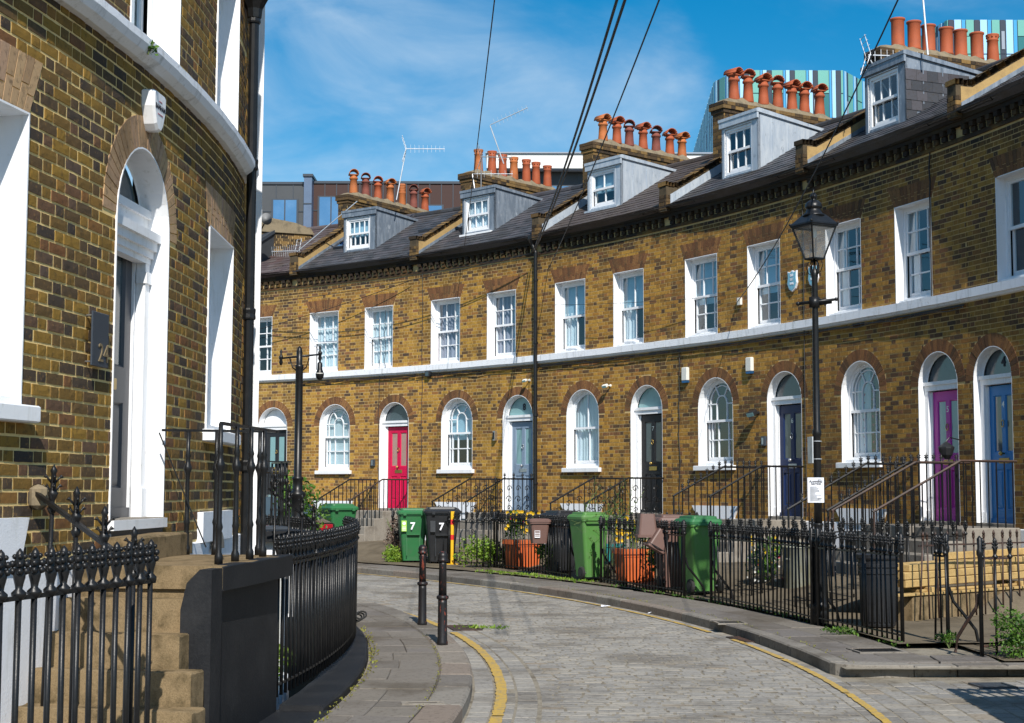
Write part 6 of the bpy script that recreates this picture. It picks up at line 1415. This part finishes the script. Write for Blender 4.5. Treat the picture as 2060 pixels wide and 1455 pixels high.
plaque(at(1.1197, 5.20), 'left shield plaque, pale blue, between the windows left of the lamp'); plaque(at(1.1385, 5.21), 'right shield plaque, pale blue, half behind the lamp column')
fr = at(1.2585, 2.12, 0); t = thing('hanging_basket', 'black hanging lantern basket on the wall between the magenta and blue doors', 'hanging basket', fr.translation)
m = MB(); m.tube([fr @ Vector(v) for v in ((0, 0, .12), (0, -.2, .16), (0, -.26, .1))], .009, 5); m.build('bracket', 'iron', t); m = MB(); m.lathe([(.03, -.16), (.09, -.1), (.12, 0), (.12, .02), (.05, .07), (.01, .1)], fr @ Vector((0, -.26, 0)), 10); m.build('basket', 'plastic_black', t)
for s_, lab in ((2.9, 'white rolled cloth on the right upper sill of the black door house'), (.98, 'white rolled cloth on the left upper sill of the black door house')):
    fr = FO[3].fr(s_, 4.535, .06); m = MB(); m.tube([fr @ Vector((x, .01*math.sin(x*30), .012*math.cos(x*19))) for x in [-.22+.055*k for k in range(9)]], [.02, .035, .045, .04, .048, .042, .046, .035, .02], 8); tag(m.build('rolled_cloth', 'white_wall', None, True), lab, 'cloth')
# number plate and alarm box on the near wall
fr = FI.fr(sI(1.6965), 2.40); t = thing('number_plate', 'slate grey square plate reading 24 left of the near door', 'number plate', fr.translation); m = MB(); m.bbox(-.125, .125, -.05, -.038, -.165, .165, .003, fr); pl = m.build('plate', 'graphite', t)
m = MB(); [m.tube([fr @ Vector((x, -.04, z)), fr @ Vector((x, .01, z))], .006, 6) for x in (-.1, .1) for z in (-.14, .14)]; m.build('stud', 'chrome', t); textmesh('24', .16, wallframe(fr, .045, -.052, -.085), 'bronze', pl, 'number', .003)
fr = FI.fr(sI(1.657), 4.03); t = thing('alarm_box', 'white pointed alarm box lettered BANHAM above the near arched door', 'alarm box', fr.translation, 'burglar alarm boxes')
P = [(x*.95, z*.76+.0) for x, z in [(-.13, .15), (-.10, .17), (.10, .17), (.13, .15), (.125, .02), (.07, -.13), (.03, -.18), (-.03, -.18), (-.07, -.13), (-.125, .02)]]
m = MB(); m.prism(P, -.07, 0, fr); Q = [(x*.92, z*.92) for x, z in P]; vs = [fr @ Vector((x, -.07, z)) for x, z in P]+[fr @ Vector((x, -.09, z)) for x, z in Q]; m.add(vs, [tuple(range(10, 20))]+[(i, (i+1) % 10, (i+1) % 10+10, i+10) for i in range(10)]); cs = m.build('case', 'white', t)
textmesh('BANHAM', .048, wallframe(fr, 0, -.0915, .02), 'ink', cs, 'lettering', .0008, True); m = MB(); m.box(-.05, .05, -.093, -.0905, -.028, -.024, fr); m.box(-.03, .03, -.093, -.0905, .06, .064, fr); m.build('print', 'petal_red', cs)
bush('wall_fern', 'tiny fern growing from the string course above the near door', 'plant', tuple(FI.P(sI(1.672), 4.37, -.11)), (.06, .04, .045), 60, .035, 'leaf', 3, 3, 21)
# downpipes of the outer terrace
dp = thing('drainpipe', 'long black downpipe in the middle of the outer terrace, right of the pale grey door', 'drainpipe', FO[3].P(-.12, 3, -.1)); m = MB()
m.tube([FO[3].P(-.11, .2, -.09), FO[3].P(-.11, 6.75, -.09), FO[3].P(-.18, 6.95, -.12), FO[3].P(-.18, 7.1, -.14)], .043, 10); m.build('pipe', 'iron', dp)
m = MB(); [m.lathe([(.05, 0), (.058, .01), (.058, .05), (.05, .06)], FO[3].P(-.11, z, -.09), 10) for z in (1.6, 3.1, 4.7, 6.1)]; m.lathe([(.05, 0), (.11, .12), (.11, .2)], FO[3].P(-.18, 6.93, -.12), 8); m.build('collar', 'iron', dp)
# ------------------------------------------------------------------ cables
def cable(pts, r, label, mat='cable', sag=0., name='overhead_cable', group='overhead telephone cables', n=20):
    a, b = Vector(pts[0]), Vector(pts[-1]); m = MB()
    if len(pts) == 2: P = [a.lerp(b, i/n)-Vector((0, 0, sag*4*(i/n)*(1-i/n))) for i in range(n+1)]
    else: P = [Vector(p) for p in pts]
    m.tube(P, r, 4); o = m.build(name, mat); return tag(o, label, 'cable', group)
br = FO[3].P(-.10, 6.72, -.22)
def ext(px, Y, Z): return (px, Y, Z)
cable([br, (1.02, 10, 4.9+1.0)], .016, 'thick black cable running from the centre downpipe bracket up out of frame, left one', sag=.25)
cable([br+Vector((.05, 0, .02)), (1.10, 10, 5.88)], .016, 'thick black cable running from the centre downpipe bracket up out of frame, right one', sag=.2)
cable([FO[3].P(.25, 6.35, -.03), (1.42, 10, 5.95)], .009, 'thin cable from the wall right of the centre downpipe up out of frame', sag=.15)
cable([FO[2].P(1.8, 7.15, -.2), (.0, 10, 5.95)], .008, 'thin cable rising from the grey door house out of frame at the centre', sag=.1)
cable([FO[4].P(2.1, 5.0, -.03), (3.2, 10, 6.1)], .008, 'thin cable from the white junction box up across the right chimney', sag=.3)
for q, (za, zb, sg) in enumerate(((6.42, 6.60, .12), (6.36, 6.58, .22))): cable([FO[0].P(.2, za, -.12), br], .009, ['upper', 'lower'][q]+' thin wire strung below the cornice at the left end of the terrace', sag=sg, name='wall_wire', group='wires strung along the terrace')
cable([FO[0].P(.5, 5.35, -.12), FO[1].P(4.1, 6.55, -.1)], .009, 'thin wire slanting across the upper wall of the crimson door house', sag=.12, name='wall_wire', group='wires strung along the terrace')
cable([FO[3].P(0, 5.55, -.3), FO[4].P(1.75, 5.15, -.05)], .005, 'thin wire crossing the upper windows towards the junction box', sag=.05, name='wall_wire', group='wires strung along the terrace')
for i in range(1, 6):
    rr = random.Random(i); m = MB()
    for q in range(3):
        z = 4.255-.02*q; P = []; x = 0
        while x <= W: P.append(FO[i].P(x, z-abs(rr.gauss(0, .016)), -.035-.012*q)); x += .35
        m.tube(P, .009, 4)
    c_ = ROOT; hs_ = [o for o in bpy.data.objects if o.name.startswith('terraced_house')][i]; ob = m.build('wall_cable', 'cable', hs_)
for i, s_, z0, z1 in ((1, 3.1, 5.9, 4.2), (1, 2.9, .9, 5.7), (2, .15, .9, 7.0), (4, .25, .95, 4.25), (4, 4.05, 1.0, 7.0), (5, .12, 1.2, 5.1), (5, 3.35, 4.3, 6.9)):
    rr = random.Random(int(s_*10)+i); hs_ = [o for o in bpy.data.objects if o.name.startswith('terraced_house')][i]; m = MB(); m.tube([FO[i].P(s_+rr.gauss(0, .015), z0+(z1-z0)*q/12, -.015) for q in range(13)], .009 if i < 5 else .012, 4); m.build('wall_cable', 'cable', hs_)
# ------------------------------------------------------------------ aerials and dish
def yagi(p, dirv, ln, n, label, mast=None, refl=True, col='alu', el=.22):
    t = thing('tv_aerial', label, 'aerial', p, 'television aerials on the roofs'); p = Vector(p); d = Vector(dirv).normalized(); sd = d.cross(Vector((0, 0, 1))).normalized(); up = sd.cross(d)
    m = MB(); m.tube([p, p+d*ln], .012, 5); m.build('boom', col, t); m = MB()
    for k in range(n): q = p+d*(ln*(.12+.86*k/(n-1))); m.tube([q-up*el*.5*(1-.3*k/n), q+up*el*.5*(1-.3*k/n)], .004, 4)
    m.build('elements', col, t)
    if refl:
        m = MB()
        for s_ in (-1, 1):
            for k in range(4): a = p+(-d*.03*k+up*s_*(.05+.085*k)); m.tube([a-sd*.16, a+sd*.16], .005, 4)
            for e in (-.12, .12): m.tube([p+sd*e, p+sd*e-d*.10+up*s_*.32], .007, 4)
        m.build('reflector', col, t)
    if mast: m = MB(); m.tube([p-Vector((0, 0, .02)), Vector(mast)], .014, 6); m.build('mast', col, t)
    return t
def Rr(ph, r, z): return tuple(polar(CO, r, ph, z))
yagi(Rr(.69, 33.6, 10.25), (1, .1, .02), 1.0, 9, 'aerial on a tall leaning mast above the pots left of centre', Rr(.686, 33.4, 8.9))
yagi(Rr(.80, 32.9, 10.15), (.9, -.3, .35), 1.0, 9, 'aerial on a mast slanting up at the left end of the second chimney', Rr(.808, 33.1, 9.2), refl=False)
yagi(Rr(.772, 33.5, 9.62), (1, .1, 0), .75, 8, 'small dark aerial between the two left chimneys', Rr(.772, 33.5, 8.4), col='cable_grey')
yagi(Rr(.757, 33.7, 9.30), (1, .0, 0), 1.0, 6, 'low white aerial in front of the brown building', Rr(.762, 33.7, 8.5), refl=False)
yagi(Rr(1.166, 32.9, 8.95), (1, .1, 0), 1.0, 9, 'aerial left of the right-hand dormer', Rr(1.17, 33.4, 8.0))
yagi(Rr(.60, 32.7, 7.75), (-.7, -.5, -.1), .75, 11, 'broad aerial lying low over the purple slates at the left', Rr(.647, 33.3, 9.0), el=.34)
t = thing('roof_mast', 'tall thin white mast rising by the right-hand chimney', 'mast', Rr(1.196, 32.9, 8.9)); m = MB(); m.tube([Rr(1.199, 33.3, 8.7), Rr(1.196, 33.2, 11.0)], .017, 6); m.build('pole', 'alu', t)
t = thing('satellite_dish', 'small grey satellite dish at the far left chimney', 'dish', (-6.6, 40.0, 8.5)); fr = frame((-6.55, 39.6, 8.63), Vector((.8, .6, 0)), Vector((-.6, .8, 0))); m = MB(); m.lathe([(.002, 0), (.08, .01), (.15, .04), (.16, .05)], seg=18, fr=fr @ Matrix.Rotation(PI/2, 4, 'X')); m.build('dish', 'cable_grey', t, True); m = MB(); m.tube([fr @ Vector((0, .0, -.05)), fr @ Vector((0, .25, -.25))], .02, 5); m.build('bracket', 'iron', t)
# far left chimney with low pots, and slate-hung dormer side
t = thing('far_chimney', 'low brick chimney with flat red pots behind the left end of the terrace', 'chimney', (-6.3, 41, 7.5)); fz = frame((-7.4, 40.6, 7.3), Vector((.93, .36, 0)), Vector((-.36, .93, 0)))
m = MB(); m.box(0, 2.0, 0, .5, 0, 1.2, fz); ck = m.build('stack', 'mortar', t); m = MB(); plane_bricks(m, fz, 2.0, 0, 1.2, seed=77); stuff(m.build('stack_bricks', 'brick_stack', ck))
m = MB(); m.prism([(-.05, 1.2), (2.05, 1.2), (1.95, 1.36), (1.5, 1.50), (.6, 1.62), (.1, 1.52)], -.06, .56, fz); m.build('cement_flaunching', 'cement', ck)
for k in range(5): m = MB(); m.lathe([(.15, 0), (.15, .07), (.13, .1), (.11, .1)], fz @ Vector((.3+.36*k, .25, 1.60-.06*k)), 14); m.build('chimney_pot', 'pot', ck, True)
t = thing('slate_dormer', 'dark slate-hung dormer side at the far left of the purple roof', 'dormer', tuple(FO[0].P(1.6, 8, .8))); fd = FO[0].fr(1.5, 0, .0); fzd = Matrix([fd.col[1], fd.col[0], fd.col[2], fd.col[3]]).transposed(); m = MB(); m.prism([(.15, 7.2), (.15, 7.9), (1.6, 8.75), (2.3, 8.6)], -.9, .9, fzd); m.build('cheek', 'darkclad', t)
m = MB(); m.prism([(.05, 7.87), (.05, 7.97), (1.6, 8.84), (2.4, 8.66), (2.35, 8.56), (1.6, 8.75)], -.95, .95, fzd); m.build('roof_edge', 'graphite', t)
for i, s_, lab in ((1, .35, 'dark roof window left of the crimson house dormer'), (1, 2.9, 'open roof window right of the crimson house dormer')):
    d = .95 if i == 1 and s_ < 1 else 1.35; t = thing('roof_window', lab, 'skylight', FO[i].P(s_+.2, ZR(d), d), 'roof windows'); q = FO[i].fr(s_, ZR(d)+.01, d) @ Matrix.Rotation(math.atan(.593)-(.22 if s_ > 1 else 0), 4, 'X')
    m = MB(); m.box(0, .06, 0, .7, 0, .06, q); m.box(.44, .5, 0, .7, 0, .06, q); m.box(.06, .44, 0, .06, 0, .06, q); m.box(.06, .44, .64, .7, 0, .06, q); m.build('frame', 'graphite', t); m = MB(); m.box(.06, .44, .06, .64, .03, .04, q); m.build('pane', 'skyglass', t)

# ------------------------------------------------------------------ car beyond the inner railing
def car(c, a, label):
    t = thing('parked_car', label, 'car', c); fr = yaw(c, a)
    prof = [(-1.95, .35), (-1.98, .62), (-1.9, .86), (-1.45, .95), (-1.05, 1.0), (-.35, 1.42), (.3, 1.48), (1.05, 1.44), (1.65, 1.02), (1.92, .95), (1.98, .6), (1.93, .33), (1.5, .28), (-1.5, .28)]
    m = MB(); rows = []
    for y, s_ in ((-.86, .0), (-.80, .02), (-.55, .03), (.55, .03), (.80, .02), (.86, 0)):
        rows.append([fr @ Vector((x*(1 if abs(y) < .8 else .985), y*(1-(max(z-.95, 0))*.24), z-(.03 if abs(y) > .84 else 0))) for x, z in prof])
    for A, B in zip(rows, rows[1:]): n = len(A); m.add(A+B, [(i, (i+1) % n, (i+1) % n+n, i+n) for i in range(n)])
    m.add(rows[0], [tuple(range(len(prof)))]); m.add(rows[-1], [tuple(range(len(prof)-1, -1, -1))]); m.build('body', 'carpaint', t)
    for sgn in (-1, 1):
        m = MB(); P = [(-.95, 1.0), (-.36, 1.36), (.25, 1.42), (.98, 1.38), (1.45, 1.03)]; m.add([fr @ Vector((x, sgn*(.872-(max(z-.95, 0))*.21), z)) for x, z in P], [tuple(range(5))]); m.build('side_window', 'frost_dark', t)
    m = MB(); m.add([fr @ Vector(v) for v in ((-1.07, -.7, 1.01), (-1.07, .7, 1.01), (-.40, .62, 1.405), (-.40, -.62, 1.405))], [(0, 1, 2, 3)]); m.build('windscreen', 'frost_dark', t)
    m = MB(); m.add([fr @ Vector(v) for v in ((1.66, -.68, 1.045), (1.66, .68, 1.045), (1.1, .6, 1.44), (1.1, -.6, 1.44))], [(0, 1, 2, 3)]); m.build('rear_window', 'frost_dark', t)
    for x in (-1.25, 1.3):
        for y in (-.83, .83): m = MB(); q = fr @ Matrix.Translation((x, y, .31)) @ Matrix.Rotation(PI/2, 4, 'X'); m.lathe([(.2, -.1), (.31, -.09), (.315, 0), (.31, .09), (.2, .1)], seg=20, fr=q); wl = m.build('wheel', 'rubber', t); m = MB(); m.lathe([(.02, -.105), (.19, -.1), (.19, .1), (.02, .105)], seg=10, fr=q); m.build('rim', 'chrome', wl)
    for y in (-.62, .62): obox('headlight', 'lampglass', fr, -1.965, -1.90, y-.16, y+.16, .64, .78, t, .01); obox('tail_light', 'redlamp', fr, 1.90, 1.985, y-.14, y+.14, .66, .92, t, .01)
    return t
car((-5.35, 30.2, -.1), math.radians(-47), 'dark car parked far along the crescent behind the railings')

# ------------------------------------------------------------------ unseen railing added off frame to cast a striped shadow on the setts
BAR_T = bar_mesh('railing_bar', 1.62, .016, .2)
g = fence(linepath((3.86, 10.55, 0), (5.8, 10.95, 0)), 'unseen tall black railing added off the right edge to cast a shadow', 22, z0=-.09, rail=1.38, bar=BAR_T, posts=(0,), lean=.003, group='unseen railings added for their shadow')
g2 = fence(linepath((3.86, 10.55, 0), (3.72, 8.1, 0)), 'return side of the unseen railing added off the right edge for its shadow', 26, z0=-.09, rail=1.38, bar=BAR_T, posts=(), lean=.003, group='unseen railings added for their shadow')
for gg, q in ((g, frame((3.86, 10.55, -.09), Vector((1.94, .4, 0)).normalized(), Vector((-.4, 1.94, 0)).normalized())), (g2, frame((3.86, 10.55, -.09), Vector((-.14, -2.45, 0)).normalized(), Vector((2.45, -.14, 0)).normalized()))): obox('shadow_plate', 'iron', q, .0, 1.9, -.008, .008, .1, 1.2, gg); obox('shadow_rail', 'iron', q, .0, 1.9, -.015, .015, 1.36, 1.42, gg)  # solid plate and rail added to fill out the cast shadow

# ------------------------------------------------------------------ buildings behind the terrace
def panel_tower(name, label, pts, zb, zt, seed, floor=3.3, seq=(('p_green', 1.15), ('p_blue', .27), ('p_light', .42), ('p_dark', .5)), group='blue and green panelled towers'):
    t = thing(name, label, 'tower', ((pts[0][0]+pts[-1][0])/2, (pts[0][1]+pts[-1][1])/2, 0), group); rr = random.Random(seed)
    back = [(p[0]+6, p[1]+22) for p in pts][::-1]; poly = pts+back; m = MB(); n = len(poly)
    m.add([(*p, 0) for p in poly]+[(*p, zt-.1) for p in poly], [tuple(range(n, 2*n))]+[(i, (i+1) % n, (i+1) % n+n, i+n) for i in range(n)]); m.build('core', 'p_dark', t)
    k0 = seed; ns = len(seq)
    for (a, b) in zip(pts, pts[1:]):
        A = Vector((*a, 0)); B = Vector((*b, 0)); d = (B-A); ln = d.length; d.normalize(); nn = Vector((d.y, -d.x, 0)); fr = frame(A, d, -nn); k = 0
        x = .0
        while x < ln-.2:
            mt, wd = seq[k0 % ns]; wd = min(wd, ln-x)
            z = zt-floor; first = True
            while z > zb:
                if mt == 'p_green':
                    m = MB(); m.box(x+.03, x+wd-.03, -.06, .02, z+floor*.52, z+floor-.05, fr); m.build('panel', 'p_green', t); m = MB(); m.box(x+.03, x+wd-.03, -.05, .02, z+.04, z+floor*.50, fr); m.build('window_pane', 'p_deep' if rr.random() < .5 else 'p_green', t)
                elif mt == 'p_dark':
                    m = MB(); m.box(x+.03, x+wd-.03, -.04, .02, z+.04, z+floor-.05, fr); pn = m.build('panel', 'p_dark', t)
                    if rr.random() < .5: m = MB(); m.box(x+.1, x+wd-.1, -.1, -.04, z+.4, z+1.9, fr); m.build('casement', 'p_grey', pn)
                else: m = MB(); m.box(x+.03, x+wd-.03, -.08 if mt == 'p_light' else -.05, .02, z+.04, z+floor-.05, fr); m.build('panel', mt, t)
                z -= floor; first = False
            x += wd; k0 += 1
    return t
panel_tower('panelled_tower', 'panelled tower behind the navy door chimney, with a corner receding to the left', [(23.0, 190), (21.1, 155), (22.8, 150.5), (33.6, 150.5), (36.9, 155), (38.5, 170)], 18, 44.1, 1, 5.0)
panel_tower('panelled_tower', 'panelled tower at the top right corner, behind the plain pots', [(34.5, 131), (34.3, 125), (35.4, 120), (46, 120), (50, 124)], 22, 39.7, 2, 2.9, (('p_light', .62), ('p_blue', .34), ('p_green', .68), ('p_dark', .46)))
def block(name, label, x0, x1, y, dp, zt, mat, wins, seam=1.0, wm='skyglass'):
    t = thing(name, label, 'building', ((x0+x1)/2, y, 0)); fr = frame((x0, y, 0), (1, 0, 0), (0, 1, 0)); obox('walls', mat, fr, 0, x1-x0, 0, dp, 0, zt, t); obox('parapet_cap', 'graphite', fr, -.05, x1-x0+.05, -.06, dp, zt, zt+.12, t)
    m = MB(); x = seam
    while x < x1-x0-.1: m.box(x-.02, x+.02, -.03, 0, zt-6, zt, fr); x += seam
    m.box(0, x1-x0, -.03, 0, zt-1.3, zt-1.26, fr); m.build('cladding_seam', 'graphite', t)
    for (a, b_, c_, d_) in wins:
        wn = MB(); wn.box(a-.06, b_+.06, -.06, -.0, c_-.06, d_+.06, fr); w_ = wn.build('window', 'graphite', t)
        k = 2 if b_-a > .9 else 1
        for q in range(k): m = MB(); xa = a+(b_-a)*q/k; m.box(xa+.03, a+(b_-a)*(q+1)/k-.03, -.08, -.05, c_, d_, fr); m.build('pane', wm, w_)
    return t
block('dark_clad_flats', 'dark grey clad flats with a balcony at the far left', -13.5, -9.75, 70, 10, 15.75, 'darkclad', [(2.25, 3.4, 12.8, 15.0), (.4, 1.4, 12.6, 14.9)], .8)
block('brown_clad_flats', 'rust brown clad flats behind the left chimney', -9.4, -2.35, 70.3, 12, 15.86, 'corten', [(.28, 1.43, 12.3, 13.55), (.28, 1.43, 13.66, 15.2), (5.3, 6.1, 13.6, 14.8)], .55)
block('blue_side_bay', 'blue-grey clad bay left of the brown flats', -9.75, -9.38, 69.6, 12, 16.05, 'blueclad', [], .38)
block('white_roof_flats', 'white topped flats behind the second chimney', -1.05, 9.5, 75, 12, 17.4, 'darkclad', [(1.2, 3.3, 15.0, 16.7), (3.5, 5.5, 15.0, 16.7)], 2.2)
t = thing('white_roof_fascia', 'long white roof fascia over the flats behind the second chimney', 'roof', (4, 74, 17.5)); obox('fascia', 'whiteclad', frame((-1.3, 74.2, 0), (1, 0, 0), (0, 1, 0)), 0, 12.5, 0, 13, 17.45, 18.2, t, .02); obox('roof_trim', 'p_grey', frame((-1.35, 74.1, 0), (1, 0, 0), (0, 1, 0)), 0, 12.6, 0, 13.2, 18.2, 18.27, t)
t = thing('glass_balustrade', 'glass balcony balustrade in front of the dark grey flats', 'balustrade', (-11.3, 68.6, 12)); m = MB(); m.box(-13.5, -9.8, 68.6, 68.64, 12.2, 13.5, None); m.build('glass_panel', 'lampglass', t); m = MB(); m.tube([(-13.5, 68.6, 13.5), (-9.8, 68.6, 13.5)], .04, 6); m.build('handrail', 'alu', t)
